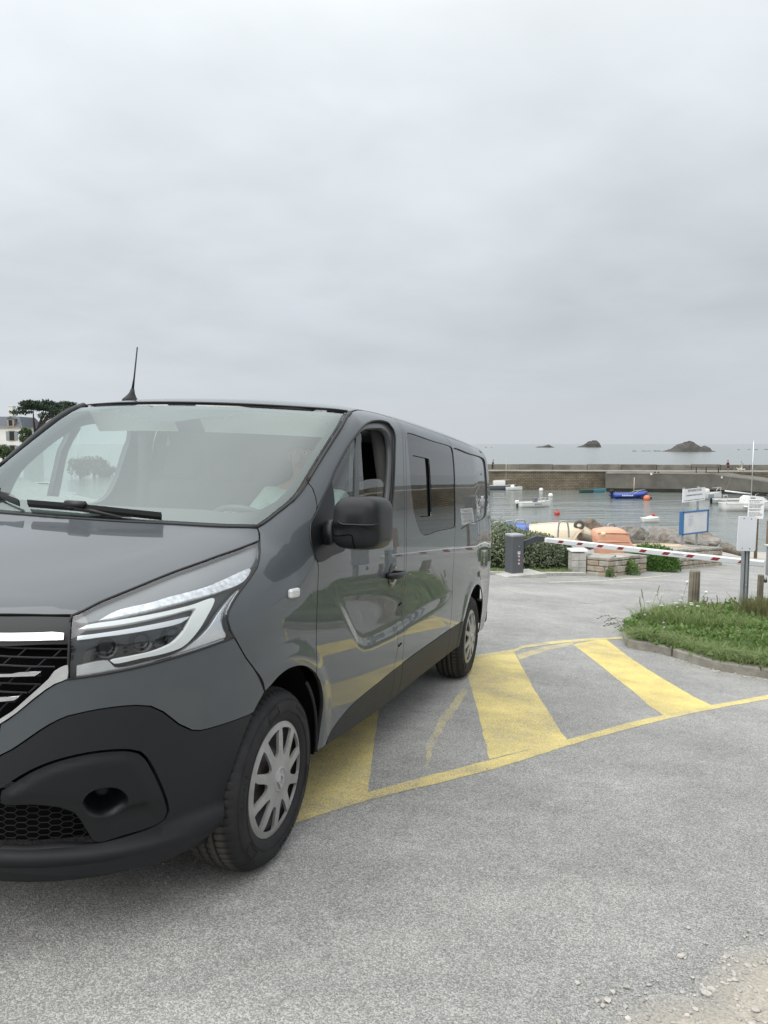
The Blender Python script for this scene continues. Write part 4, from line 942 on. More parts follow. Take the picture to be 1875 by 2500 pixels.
# ---- door mirrors
mo=np.array(CV['mirror'])[:,1:]; mc=mo.mean(0)
ma=np.array(CV['mirror_arm'])[:,1:]
def smooth_loop(Q,step=.012):
    return clean(crm(np.vstack([Q,Q[:1]]),step),.003)
for sg in(1,-1):
    r=empty('door_mirror'); r.parent=VANROOT
    Q=smooth_loop(mo,.012)
    rings=[]
    for x,sc in((-.425,.90),(-.42,.955),(-.40,.985),(-.37,1.0),(-.32,1.0),(-.285,.99),(-.262,.97),(-.246,.94),(-.237,.90),(-.231,.84),(-.226,.66),(-.223,.42),(-.222,.2)):
        rings.append([(x-(.014 if x>-.31 else .0)*min(1,max(0,(1.308-(mc[1]+(p[1]-mc[1])*sc))/.014)),sg*(mc[0]+(p[0]-mc[0])*sc),mc[1]+(p[1]-mc[1])*sc) for p in Q])
    mb=MB(); mb.loft(rings,cap0=False); o=mb.build('mirror_housing',plas2,r)
    mb=MB(); mb.add(rings[1],[tuple(range(len(Q)))]); mb.build('mirror_glass',chrome,r)
    Q=smooth_loop(ma,.012); ac=ma.mean(0); rings=[]
    for x,sc in((-.40,.8),(-.38,1.0),(-.30,1.0),(-.272,.93),(-.262,.75)): rings.append([(x-(.05*np.clip((.97-p[0])/.06,0,1)),sg*(ac[0]+(p[0]-ac[0])*sc),ac[1]+(p[1]-ac[1])*sc) for p in Q])
    mb=MB(); mb.loft(rings); mb.build('mirror_arm',plas2,r)
    # lower shell, a few mm proud with its own joint, and the joint line
    rings=[]; Ql=smooth_loop(mo,.012); Ql=np.array([p for p in Ql if p[1]<1.302]); Ql=Ql[np.argsort(-Ql[:,0])]
    gq_=np.array(CV['mirror_groove'])
    def fx(y,z):
        t=max(abs((y-mc[0])/.108),abs((z-mc[1])/.112)); t=min(t,1)
        return float(np.interp(t,[.2,.42,.66,.84,.90,.94,.97,.99,1.0],[-.222,-.223,-.226,-.231,-.237,-.246,-.262,-.285,-.32]))-.014*min(1,max(0,(1.308-z)/.014))
    mb=MB(); mb.tube([(fx(p[1],p[2])+.001,sg*p[1],p[2]) for p in crm(gq_,.01)],.0028,5); mb.build('mirror_joint',black,r)
    cr=np.array(CV['mirror_crease'])
    mb=MB(); mb.tube([(fx(p[1],p[2])-.001,sg*p[1],p[2]) for p in crm(cr,.01)],.0045,6); mb.build('mirror_crease',plas2,r)
# ---- side indicator, aerial, wipers
q=from2(np.array([(-.037,1.042)]),'side')[0]
mb=MB(); 
for sg in(1,-1):
    mb=MB(); mb.box((q[0],sg*(q[1]+.006),q[2]),(.078,.022,.036),bev=.009); mb.build('side_indicator',mat('clear_indicator',(.62,.63,.62),rough=.25,var=.2,vscale=200),VANROOT)
ap=from2(np.array([(-.97,-.555)]),'top')[0]
mb=MB(); rings=[]
for zz,a_,b_,dx in((-.01,.062,.038,0),(.006,.058,.034,0),(.022,.040,.022,-.004),(.045,.020,.013,-.010),(.07,.011,.009,-.014)):
    rings.append([(ap[0]+dx+a_*math.cos(t),ap[1]+b_*math.sin(t),ap[2]+zz) for t in np.linspace(0,2*math.pi,16,endpoint=False)])
mb.loft(rings); b=mb.build('aerial_base',rubber,VANROOT)
mb=MB(); mb.tube([(ap[0]-.014,ap[1],ap[2]+.065),(ap[0]-.020,ap[1]+.002,ap[2]+.13),(ap[0]-.030,ap[1]+.006,ap[2]+.305)],[.008,.0048,.0036],7); mb.build('aerial',rubber,b)
wm=mat('wiper_black',(.008,.008,.009),rough=.45)
def wiper(p0,p1,arm):
    r=empty('wiper'); r.parent=VANROOT
    Q=crm(np.array([p0,((p0[0]+p1[0])/2,(p0[1]+p1[1])/2+.004),p1]),.03); P=from2(Q,'ws'); n=nrm(Q,'ws')
    mb=MB()
    N_=len(P)
    for i in range(N_-1):
        pass
    mb.loft([[Vector(p+k*.004),Vector(p+k*.018+np.array([0,0,.002])),Vector(p+k*.022+np.array([0,0,.016])),Vector(p+k*.006+np.array([0,0,.018]))] for p,k in zip(P,n)],smooth=False); mb.build('wiper_blade',wm,r)
    mb=MB(); mid=P[int(N_*.42)]+n[0]*.022; 
    mb.tube([mid+np.array([0,-.045,.012]),mid+np.array([0,.045,.012])],.016,6); mb.tube([mid,mid+np.array([-.012,.10,-.012]),np.array(arm[0])],[.012,.010,.012],6); mb.build('wiper_arm',wm,r)
wiper((-.185,1.306),(.435,1.290),((.115,.40,1.275),0))
wiper((-.66,1.365),(-.232,1.305),((.13,-.16,1.275),0))
# ---- driver behind the wheel
# ================================================================== GROUND, SEA
def asphalt_nodes(t,p,vec):
    """pale worn asphalt: grain, dusty patches, faint tyre tracks; returns colour and height sockets"""
    v=N(t,'ShaderNodeTexVoronoi',inp={'Scale':230.0}); t.links.new(vec,v.inputs['Vector'])
    g=N(t,'ShaderNodeTexNoise',inp={'Scale':420.0,'Detail':2.0,'Roughness':.7}); t.links.new(vec,g.inputs['Vector'])
    d=N(t,'ShaderNodeTexNoise',inp={'Scale':1.1,'Detail':6.0,'Roughness':.62}); t.links.new(vec,d.inputs['Vector'])
    d2=N(t,'ShaderNodeTexNoise',inp={'Scale':9.0,'Detail':4.0,'Roughness':.7}); t.links.new(vec,d2.inputs['Vector'])
    r=N(t,'ShaderNodeValToRGB'); e=r.color_ramp.elements
    e[0].position=.12; e[0].color=(.075,.075,.072,1); e[1].position=.88; e[1].color=(.68,.67,.63,1)
    x=e.new(.40); x.color=(.245,.244,.233,1); x=e.new(.60); x.color=(.365,.361,.340,1)
    s=N(t,'ShaderNodeSeparateColor'); t.links.new(v.outputs['Color'],s.inputs[0])
    a=math_(t,'ADD',math_(t,'MULTIPLY',s.outputs[0],.42),math_(t,'MULTIPLY',g.outputs['Fac'],.58))
    a=math_(t,'ADD',a,math_(t,'MULTIPLY',math_(t,'SUBTRACT',d.outputs['Fac'],.5),.36))
    a=math_(t,'ADD',a,math_(t,'MULTIPLY',math_(t,'SUBTRACT',d2.outputs['Fac'],.5),.20))
    mp=N(t,'ShaderNodeMapping'); mp.inputs['Rotation'].default_value=(0,0,R_(-18)); mp.inputs['Scale'].default_value=(.16,1.6,1); t.links.new(vec,mp.inputs[0])
    w=N(t,'ShaderNodeTexNoise',inp={'Scale':1.3,'Detail':5.0,'Roughness':.6}); t.links.new(mp.outputs[0],w.inputs['Vector'])
    a=math_(t,'ADD',a,math_(t,'MULTIPLY',math_(t,'SUBTRACT',w.outputs['Fac'],.5),.20))
    t.links.new(a,r.inputs[0])
    h=math_(t,'ADD',math_(t,'MULTIPLY',v.outputs['Distance'],-.6),g.outputs['Fac'])
    return r.outputs[0],h
def asphalt_mat():
    m=bpy.data.materials.new('asphalt'); m.use_nodes=True; t=m.node_tree; p=t.nodes['Principled BSDF']
    c=N(t,'ShaderNodeTexCoord'); col,h=asphalt_nodes(t,p,c.outputs['Object'])
    t.links.new(col,p.inputs['Base Color']); p.inputs['Roughness'].default_value=.85; p.inputs['Specular IOR Level'].default_value=.3
    b=N(t,'ShaderNodeBump',inp={'Strength':.8,'Distance':.004}); t.links.new(h,b.inputs['Height']); t.links.new(b.outputs[0],p.inputs['Normal'])
    return m
def paint_mat():
    m=bpy.data.materials.new('road_paint_yellow'); m.use_nodes=True; t=m.node_tree; p=t.nodes['Principled BSDF']
    c=N(t,'ShaderNodeTexCoord'); col,h=asphalt_nodes(t,p,c.outputs['Object'])
    g=N(t,'ShaderNodeTexNoise',inp={'Scale':130.0,'Detail':3.0,'Roughness':.8}); t.links.new(c.outputs['Object'],g.inputs['Vector'])
    d=N(t,'ShaderNodeTexNoise',inp={'Scale':2.2,'Detail':6.0,'Roughness':.65}); t.links.new(c.outputs['Object'],d.inputs['Vector'])
    at_=N(t,'ShaderNodeAttribute'); at_.attribute_name='wear'
    k=math_(t,'ADD',g.outputs['Fac'],math_(t,'MULTIPLY',math_(t,'SUBTRACT',d.outputs['Fac'],.5),.34))
    k=math_(t,'SUBTRACT',k,at_.outputs['Fac'])
    k=math_(t,'MULTIPLY',math_(t,'SUBTRACT',k,.385),5.5,clamp=True)
    y=N(t,'ShaderNodeValToRGB'); y.color_ramp.elements[0].color=(.68,.52,.125,1); y.color_ramp.elements[1].color=(.84,.69,.245,1); t.links.new(d.outputs['Fac'],y.inputs[0])
    y.color_ramp.elements[0].position=.3; y.color_ramp.elements[1].position=.7
    x=N(t,'ShaderNodeMixRGB'); t.links.new(k,x.inputs[0]); t.links.new(col,x.inputs[1]); t.links.new(y.outputs[0],x.inputs[2]); t.links.new(x.outputs[0],p.inputs['Base Color'])
    p.inputs['Roughness'].default_value=.75; p.inputs['Specular IOR Level'].default_value=.3
    b=N(t,'ShaderNodeBump',inp={'Strength':.8,'Distance':.003}); t.links.new(h,b.inputs['Height']); t.links.new(b.outputs[0],p.inputs['Normal'])
    return m
ASPH=asphalt_mat()
SHORE=[(-400,260),(-120,210),(-60,120),(-22,60),(-8,36),(0,29.0),(4.2,28.2),(9,29),(14,30.5),(17,33),(23,38),(40,50),(80,80),(200,100)]
def shore_y(x): return float(np.interp(x,[p[0] for p in SHORE],[p[1] for p in SHORE]))
def land_z(x,y):
    z=plane_z(x,y)
    k=min(max((y-24)/130,0),1); k=k*k*(3-2*k)
    far=EYE-4.6+2.6*min(max((-x-55)/40,0),1)*min(max((y-110)/40,0),1)
    if x<0: z=z+(far-z)*k*min(1,-x/10)
    if y<-6 or x>20:                                   # level off away from the ramp
        q=min(max((-6-y)/25,0),1) if y<-6 else min(max((x-20)/25,0),1)
        z=z+(EYE-1.7-z if y<-6 else EYE-4.0-z)*q
    d=y-shore_y(x)
    if d>0: z=z-(z+1.2)*min(1,d/7.0)
    return z
xs=sorted(set([-600,-400,-250,-170,-130,-110,-95,-85,-75,-65,-55,-45,-36,-28,-22,-17,-13,-10,-7,-5,-3,-1,1,3,5,7,9,11,13,15,17,19,21,24,28,34,42,55,75,110,160,250,400,600]))
ys=sorted(set([-600,-300,-150,-80,-50,-36,-26,-18,-12,-8,-6,-4,-2,0,2,4,6,8,10,12,14,16,18,20,22,24,25.5,27,28,29,30,31,32,33,34,36,38,40,43,47,52,60,70,82,95,110,125,140,155,175,200,230,265,300]))
V=[(x,y,land_z(x,y)) for y in ys for x in xs]; nx=len(xs)
Fq=[(j*nx+i,j*nx+i+1,(j+1)*nx+i+1,(j+1)*nx+i) for j in range(len(ys)-1) for i in range(nx-1)]
Fq=[f for f in Fq if max(V[i][2] for i in f)>-1.15]
g_=mesh_obj('ground',V,Fq,ASPH,None,True,kind='structure')
# ---- yellow hatching
def flat(name,polys,m,lift,wears):
    V=[];Fq=[];wv=[]
    for poly,w in zip(polys,wears):
        P=[Vector(p)+GN*lift for p in poly]; b=len(V)
        Q=[Vector((p.x,p.y)) for p in P]
        r=geometry.delaunay_2d_cdt(Q,[(i,(i+1)%len(Q)) for i in range(len(Q))],[],1,1e-6)
        for v in r[0]: V.append((v.x,v.y,plane_z(v.x,v.y)+lift)); wv.append(w)
        for t in r[2]:
            t=list(t); a=[r[0][i] for i in t]
            if (a[1].x-a[0].x)*(a[2].y-a[0].y)-(a[2].x-a[0].x)*(a[1].y-a[0].y)<0: t=t[::-1]
            Fq.append(tuple(i+b for i in t))
    o=mesh_obj(name,V,Fq,m,kind='structure')
    at_=o.data.attributes.new('wear','FLOAT','POINT'); at_.data.foreach_set('value',wv)
    return o
def q5(*L): return [(700+x/2.765,1500+y/2.765) for x,y in L]
def q6(*L): return [(1275+x/2.765,1400+y/2.765) for x,y in L]
def gp(L): return [G(x,y) for x,y in L]
def wob(P,amp=.008,seed=0):
    """uneven painted edge: subdivide and jitter"""
    o=[];n=len(P)
    for i in range(n):
        a,b=P[i],P[(i+1)%n]; L=(b-a).length; k=max(1,int(L/.06))
        for j in range(k):
            p=a.lerp(b,j/k); q=Vector((p.x*9,p.y*9,seed)); 
            o.append(p+Vector((noise.noise(q),noise.noise(q+Vector((7,3,1))),0))*amp*2)
    return o
lo=q5((60,1412),(300,1332),(560,1252),(850,1180),(1150,1110),(1450,1030),(1659,975))[:-1]+q6((0,1262),(300,1165),(600,1082),(900,1002),(1150,945),(1350,905),(1700,842),(2500,698))
hi=q6((2500,674),(1700,812),(1450,860),(1280,890),(1150,920),(960,955),(700,1013),(500,1072),(310,1122),(150,1165),(0,1205))+q5((1450,965),(1370,985),(1200,1030),(1000,1080),(800,1135),(570,1195),(300,1275),(60,1350))
PY=paint_mat()
main=gp(lo)+gp(hi)
A=G(*q5((545,1205))[0]); Bp=G(*q5((620,655))[0])
dirA=(Bp-A).normalized(); left=Vector((-dirA.y,dirA.x,0)).normalized()
w=.95
far=A+dirA*2.6
def onp(p,l=0): return Vector((p.x,p.y,plane_z(p.x,p.y)+l))
sA=[G(*q5((530,1225))[0]),A,Bp,far,onp(far+left*w*1.1),G(*q5((-330,1480))[0]),G(*q5((-150,1425))[0]),G(*q5((100,1362))[0])]
sB=gp(q5((1365,978),(1345,880),(1310,740),(1270,580),(1225,430)))
b0=G(*q5((1228,440))[0]); b1=G(*q5((1190,300))[0])
sB+=gp(q5((1215,400),(1205,330),(1270,278),(1400,258),(1530,243),(1580,340),(1659,480)))+gp(q6((60,750),(130,860),(200,970),(260,1070),(310,1128)))
sC=gp(q6((965,962),(850,890),(740,790),(600,680),(450,560),(345,482),(400,468),(480,452),(570,448),(700,550),(850,650),(1000,740),(1150,830),(1285,893)))
up_=gp(q5((1180,312),(1400,278),(1540,254),(1659,237))[:-1]+q6((0,508),(200,478),(345,464),(500,452),(692,442)))+gp(q6((692,430),(450,440),(200,460),(0,490))+q5((1540,236),(1400,258),(1180,292)))
gh1=gp([(599*1,1600+0)]) if False else None
ghost=gp(q6((0,582),(120,540),(330,490),(330,470),(120,515),(0,552)))+[]
ghost0=gp([(1268,1610),(1340,1587),(1400,1573),(1398,1567),(1335,1578),(1262,1597)])
ghostB=gp(q5((945,1040),(990,900),(1060,760),(1150,640),(1225,520),(1200,480),(1120,590),(1020,730),(950,880),(925,1020)))
flat('road_marking',[wob(main,.004,1)],PY,.0020,[0.0])
flat('road_marking',[wob(sA,.003,2),wob(sB,.004,3),wob(sC,.004,4)],PY,.0013,[.01,.0,-.04])
flat('road_marking',[wob(up_,.004,5)],PY,.0027,[.03])
flat('road_marking',[wob(ghost0,.006,6),wob(ghostB,.01,7)],PY,.0007,[.07,.10])
# thin pale line on the far side of the drive
th_=gp([(1340,1423),(1450,1420),(1560,1413),(1640,1405),(1640,1403.6),(1560,1411),(1450,1418),(1340,1421.5)])
WL=mat('worn_white_line',(.50,.46,.36),rough=.9,var=.35,vscale=12)
flat('road_marking',[th_],WL,.004,[0])
# ---- stony verge in the near corner
def verge_mat():
    m=bpy.data.materials.new('sandy_verge'); m.use_nodes=True; t=m.node_tree; p=t.nodes['Principled BSDF']; c=N(t,'ShaderNodeTexCoord'); col,h=asphalt_nodes(t,p,c.outputs['Object'])
    n=N(t,'ShaderNodeTexNoise',inp={'Scale':16.0,'Detail':7.0,'Roughness':.7}); t.links.new(c.outputs['Object'],n.inputs['Vector'])
    g=N(t,'ShaderNodeTexNoise',inp={'Scale':90.0,'Detail':4.0,'Roughness':.7}); t.links.new(c.outputs['Object'],g.inputs['Vector'])
    a=N(t,'ShaderNodeAttribute'); a.attribute_name='edge'
    k=math_(t,'MULTIPLY',math_(t,'SUBTRACT',math_(t,'ADD',math_(t,'MULTIPLY',a.outputs['Fac'],1.15),math_(t,'MULTIPLY',math_(t,'ADD',n.outputs['Fac'],g.outputs['Fac']),.55)),.52),2.0,clamp=True)
    s=N(t,'ShaderNodeValToRGB'); s.color_ramp.elements[0].position=.3; s.color_ramp.elements[1].position=.72; s.color_ramp.elements[0].color=(.29,.262,.22,1); s.color_ramp.elements[1].color=(.52,.48,.41,1); t.links.new(g.outputs['Fac'],s.inputs[0])
    x=N(t,'ShaderNodeMixRGB'); t.links.new(k,x.inputs[0]); t.links.new(col,x.inputs[1]); t.links.new(s.outputs[0],x.inputs[2]); t.links.new(x.outputs[0],p.inputs['Base Color']); p.inputs['Roughness'].default_value=.95; p.inputs['Specular IOR Level'].default_value=.2
    b=N(t,'ShaderNodeBump',inp={'Strength':.9,'Distance':.006}); t.links.new(math_(t,'ADD',math_(t,'MULTIPLY',n.outputs['Fac'],k),g.outputs['Fac']),b.inputs['Height']); t.links.new(b.outputs[0],p.inputs['Normal']); return m
SAND=mat('sandy_ground',(.40,.365,.31),rough=.95,var=.22,vscale=14,bump=.006,bscale=60)
gr=gp([(1490,2515),(1535,2470),(1582,2433),(1625,2428),(1665,2421),(1709,2388),(1745,2348),(1792,2321),(1830,2310),(1890,2298)])
gr+= [onp(Vector((2.6,2.55,0))),onp(Vector((2.6,.9,0))),onp(Vector((.45,.9,0)))]
wb_=wob(gr,.03,9)
gq2=np.array([(p.x,p.y) for p in wb_]); gq2=gq2 if area(gq2)>0 else gq2[::-1]
vv,ff=tri2([gq2],.05)
o=mesh_obj('sandy_verge',[(x,y,plane_z(x,y)+.003) for x,y in vv],[tuple(t) for t in ff],verge_mat(),None,True,kind='structure')
o.data.attributes.new('edge','FLOAT','POINT').data.foreach_set('value',np.clip(edist(vv,gq2)/.30,0,1).astype(np.float32))
mb=MB(); stm=mat('verge_stone',(.40,.38,.345),rough=.9,var=.35,vscale=30)
ico=None
def ico_tpl(sub=1):
    bm=bmesh.new(); bmesh.ops.create_icosphere(bm,subdivisions=sub,radius=1); bm.verts.index_update()
    v=np.array([tuple(x.co) for x in bm.verts]); f=np.array([[q.index for q in y.verts] for y in bm.faces]); bm.free(); return v,f
IV,IF=ico_tpl(1)
def scatter_stones(name,pts,rad,m,flatz=.6,seed=1,kind='stuff',sink=.3):
    r=np.random.default_rng(seed); n=len(pts); V=np.empty((n,len(IV),3)); 
    for i,(p,s) in enumerate(zip(pts,rad)):
        a=r.uniform(.6,1.35,3); a[2]*=flatz; q=r.uniform(0,6.28); c,s_=math.cos(q),math.sin(q)
        v=IV*(1+r.uniform(-.28,.28,(len(IV),1)))*a*s
        v=np.stack([v[:,0]*c-v[:,1]*s_,v[:,0]*s_+v[:,1]*c,v[:,2]],-1)
        V[i]=v+np.array(p)+[0,0,s*flatz*(1-sink*2)]
    Fa=(IF[None]+(np.arange(n)*len(IV))[:,None,None]).reshape(-1,3)
    me=bpy.data.meshes.new(name); me.from_pydata(V.reshape(-1,3).tolist(),[],Fa.tolist()); me.materials.append(m)
    o=bpy.data.objects.new(name,me); COL.objects.link(o); o['kind']=kind; return o
bb0,bb1=gq2.min(0),gq2.max(0)
P2=RNG.uniform(bb0,bb1,(9000,2)); d_=edist(P2,gq2); ins_=inside(P2,gq2)
P2=P2[(ins_|(d_<.16))&(RNG.random(9000)<np.where(ins_,.75,.45*np.exp(-d_/.06)))][:4600]
rad=np.exp(RNG.normal(math.log(.0052),.45,len(P2))).clip(.002,.018)
scatter_stones('gravel',[(a,b,plane_z(a,b)+.003) for a,b in P2],rad,stm,.55,3)
# loose grit on the asphalt
P3=[];
for _ in range(420):
    px,py=RNG.uniform(0,1875),RNG.uniform(1700,2490); p=G(px,py); P3.append((p.x,p.y,p.z))
rad=np.exp(RNG.normal(math.log(.0026),.45,len(P3))).clip(.0012,.008)
scatter_stones('grit',P3,rad,stm,.7,4)
# cracks and old joints across the drive
CK=mat('tar_crack',(.10,.10,.098),rough=.9)
def crack(pts,w,seed):
    q=crm(np.array([tuple(G(*p)) for p in pts]),.12); r=random.Random(seed); L=[];R2=[]
    for i,p in enumerate(q):
        t=q[min(i+1,len(q)-1)]-q[max(i-1,0)]; n=np.array([-t[1],t[0],0]); n/=np.linalg.norm(n); k=w*r.uniform(.3,1.2); j=r.uniform(-.03,.03)
        L.append(Vector(p+n*(k+j))); R2.append(Vector(p-n*(k-j)))
    flat('road_crack',[L+R2[::-1]],CK,.001,[0])
crack([(1196,1432),(1240,1443),(1300,1455),(1370,1463),(1440,1476)],.008,1)
crack([(1285,1462),(1340,1470),(1420,1474),(1500,1466)],.006,2)
crack([(1195,1426),(1250,1424),(1330,1424),(1450,1427),(1560,1424)],.008,3)
crack([(1500,1455),(1580,1449),(1680,1452)],.006,4)
# ---- sea
def sea_mat():
    m=bpy.data.materials.new('sea_water'); m.use_nodes=True; t=m.node_tree; p=t.nodes['Principled BSDF']
    p.inputs['Base Color'].default_value=(.165,.182,.170,1); p.inputs['Roughness'].default_value=.12; p.inputs['Specular IOR Level'].default_value=.5; p.inputs['IOR'].default_value=1.33
    c=N(t,'ShaderNodeTexCoord'); mp=N(t,'ShaderNodeMapping'); mp.inputs['Rotation'].default_value=(0,0,R_(8)); mp.inputs['Scale'].default_value=(.30,1.0,1); t.links.new(c.outputs['Object'],mp.inputs[0])
    a=N(t,'ShaderNodeTexNoise',inp={'Scale':.8,'Detail':4.0,'Roughness':.55,'Distortion':.3}); t.links.new(mp.outputs[0],a.inputs['Vector'])
    b_=N(t,'ShaderNodeTexNoise',inp={'Scale':.13,'Detail':4.0,'Roughness':.55}); t.links.new(mp.outputs[0],b_.inputs['Vector'])
    h=math_(t,'ADD',math_(t,'MULTIPLY',a.outputs['Fac'],.55),math_(t,'MULTIPLY',b_.outputs['Fac'],1.4))
    bp=N(t,'ShaderNodeBump',inp={'Strength':.8,'Distance':.32}); t.links.new(h,bp.inputs['Height']); t.links.new(bp.outputs[0],p.inputs['Normal'])
    return m
SEAM=sea_mat()
mesh_obj('sea',[(-16000,20,SEA),(16000,20,SEA),(16000,30000,SEA),(-16000,30000,SEA)],[(0,1,2,3)],SEAM,kind='structure')
# ================================================================== PIER
stone_pier=bpy.data.materials.new('pier_masonry'); stone_pier.use_nodes=True
def masonry(m,c1,c2,mort,scale,bw=.9,bh=.38,bump=.03):
    t=m.node_tree; p=t.nodes['Principled BSDF']; c=N(t,'ShaderNodeTexCoord')
    mp=N(t,'ShaderNodeMapping'); mp.inputs['Rotation'].default_value=(R_(90),0,0); t.links.new(c.outputs['Object'],mp.inputs[0])
    b=N(t,'ShaderNodeTexBrick',inp={'Color1':(*c1,1),'Color2':(*c2,1),'Mortar':(*mort,1),'Scale':scale,'Mortar Size':.035,'Bias':0.0,'Brick Width':bw,'Row Height':bh})
    t.links.new(mp.outputs[0],b.inputs['Vector'])
    n=N(t,'ShaderNodeTexNoise',inp={'Scale':.35,'Detail':6.0,'Roughness':.65}); t.links.new(c.outputs['Object'],n.inputs['Vector'])
    x=N(t,'ShaderNodeMixRGB',inp={0:.75}); x.blend_type='MULTIPLY'; r=N(t,'ShaderNodeValToRGB'); r.color_ramp.elements[0].color=(.45,.42,.36,1); r.color_ramp.elements[1].color=(1.35,1.25,1.1,1); r.color_ramp.elements[0].position=.35; r.color_ramp.elements[1].position=.68
    t.links.new(n.outputs['Fac'],r.inputs[0]); t.links.new(b.outputs['Color'],x.inputs[1]); t.links.new(r.outputs[0],x.inputs[2]); t.links.new(x.outputs[0],p.inputs['Base Color']); p.inputs['Roughness'].default_value=.9
    bp=N(t,'ShaderNodeBump',inp={'Strength':1.0,'Distance':bump}); bp.invert=True; t.links.new(b.outputs['Fac'],bp.inputs['Height']); t.links.new(bp.outputs[0],p.inputs['Normal'])
masonry(stone_pier,(.175,.155,.118),(.235,.205,.158),(.095,.085,.068),1.0,.62,.27)
conc_dark=mat('pier_concrete_dark',(.125,.118,.102),rough=.9,var=.35,vscale=.35,detail=8)
conc=mat('pier_concrete',(.22,.205,.175),rough=.9,var=.3,vscale=.5,detail=8)
weed=mat('seaweed_stain',(.020,.022,.016),rough=.9,var=.5,vscale=.6)
WALK=3.05
pier=empty('harbour_pier',(0,0,0),label='long stone and concrete harbour pier across the water',cat='pier')
def at0(px,Y,z): return Vector(((px-PW/2)/FPX*Y*1.0*(1/ _ca) if False else ray(px,1200).x/ray(px,1200).y*Y,Y,z))
def wall_run(name,pts,z0,z1,th,m,par):
    mb=MB()
    for (a,b) in zip(pts[:-1],pts[1:]):
        za=z1[0] if isinstance(z1,tuple) else z1; 
        d=Vector((b.x-a.x,b.y-a.y,0)); n=Vector((-d.y,d.x,0)).normalized()*th
        zA=z1(a.x) if callable(z1) else z1; zB=z1(b.x) if callable(z1) else z1
        p=[(a.x,a.y,z0),(b.x,b.y,z0),(b.x,b.y,zB),(a.x,a.y,zA)]; q=[(x+n.x,y+n.y,z) for x,y,z in p]
        mb.add(p+q,[(0,1,2,3),(5,4,7,6),(3,2,6,7),(0,3,7,4),(1,5,6,2)])
    return mb.build(name,m,par)
P_=lambda px,Y:at0(px,Y,0)
wall_run('masonry_wall',[P_(300,133),P_(1000,130.5),P_(1480,128.5)],-2,WALK,6,stone_pier,pier)
wall_run('walkway',[P_(300,132.8),P_(1000,130.3),P_(1482,128.3),P_(1482,124.6),P_(1735,121.5),P_(1900,118.0)][:3],WALK,WALK+.14,7,conc,pier)
# concrete quay in front of the right half, with its sloping top
RX=P_(1735,121).x
def ztop(x): return WALK if x<=RX else WALK-(x-RX)*.165
qs=[P_(1480,124.5),P_(1735,121)]+[P_(px,121-(px-1735)*.055) for px in(1780,1830,1880,1960)]
wall_run('quay_wall',qs,-2,ztop,5,conc_dark,pier)
wall_run('quay_edge',qs,lambda *_:0,0,0,conc,pier) if False else None
mb=MB()
for a,b in zip(qs[:-1],qs[1:]):
    za,zb=ztop(a.x),ztop(b.x)
    mb.add([(a.x,a.y-.06,za-.16),(b.x,b.y-.06,zb-.16),(b.x,b.y-.06,zb+.02),(a.x,a.y-.06,za+.02),(a.x,a.y+.5,za+.02),(b.x,b.y+.5,zb+.02)],[(0,1,2,3),(3,2,5,4)])
mb.build('quay_edge',conc,pier)
wall_run('seaweed_band',[a+Vector((0,-.05,0)) for a in qs],-.5,.55,.02,weed,pier)
bk=[P_(1480,128.4),P_(1760,127),P_(2000,125),P_(2600,118),P_(3400,100),P_(4400,70)]
wall_run('masonry_wall',bk,-2,WALK,5,stone_pier,pier)
# parapet in cast lengths
par_line=[P_(300,138.5),P_(1000,136.0),P_(1560,133.5),P_(1900,131.5),P_(2600,124),P_(3400,106),P_(4400,76)]
cum=[0]
for a,b in zip(par_line[:-1],par_line[1:]): cum.append(cum[-1]+(b-a).length)
def on_line(s):
    for i in range(len(cum)-1):
        if s<=cum[i+1] or i==len(cum)-2:
            t=(s-cum[i])/(cum[i+1]-cum[i]); return par_line[i].lerp(par_line[i+1],t)
s_=0;k=0
pcm=[mat('parapet_concrete',(.185,.175,.15),rough=.9,var=.35,vscale=.6,detail=8),mat('parapet_concrete_b',(.155,.145,.122),rough=.9,var=.4,vscale=.5,detail=8)]
while s_<cum[-1]-6:
    L=5.9 if s_<95 else 4.8
    a,b=on_line(s_+.05),on_line(s_+L-.05); mb=MB(); d=(b-a).normalized(); n=Vector((-d.y,d.x,0))*.7; h=1.08+.05*math.sin(k*2.3)
    p=[a,b,b+n,a+n]; mb.add([(v.x,v.y,WALK+.1) for v in p]+[(v.x,v.y,WALK+h) for v in p],[(0,1,5,4),(1,2,6,5),(2,3,7,6),(3,0,4,7),(4,5,6,7)]); mb.build('parapet_block',pcm[(k*7)%3==0],pier); s_+=L;k+=1
for px,Y in((1597.5,124.2),(1606,124.1)):
    a=P_(px,Y-.9); mb=MB(); mb.tube([(a.x,a.y,-1.5),(a.x,a.y,WALK+.2)],.17,8); mb.build('fender_pile',weed,pier)
    
for px in(1698,1722,1752):
    a=P_(px,124); mb=MB(); mb.tube([(a.x,a.y,WALK),(a.x,a.y,WALK+.95)],.07,6); mb.build('rail_post',weed,pier)
a,b=P_(1670,124),P_(1752,124); mb=MB(); mb.tube([(a.x,a.y,WALK+.9),(b.x,b.y,WALK+.9)],.035,5); mb.build('rail',weed,pier)
for px,y in((1590,1157),(1763,1165.5)):
    c=at(px,y,119.5 if px>1700 else 122.5); mb=MB(); mb.box(c,(.32,.1,.32)); mb.build('number_plate',mat('plate_white',(.7,.7,.68)),pier)
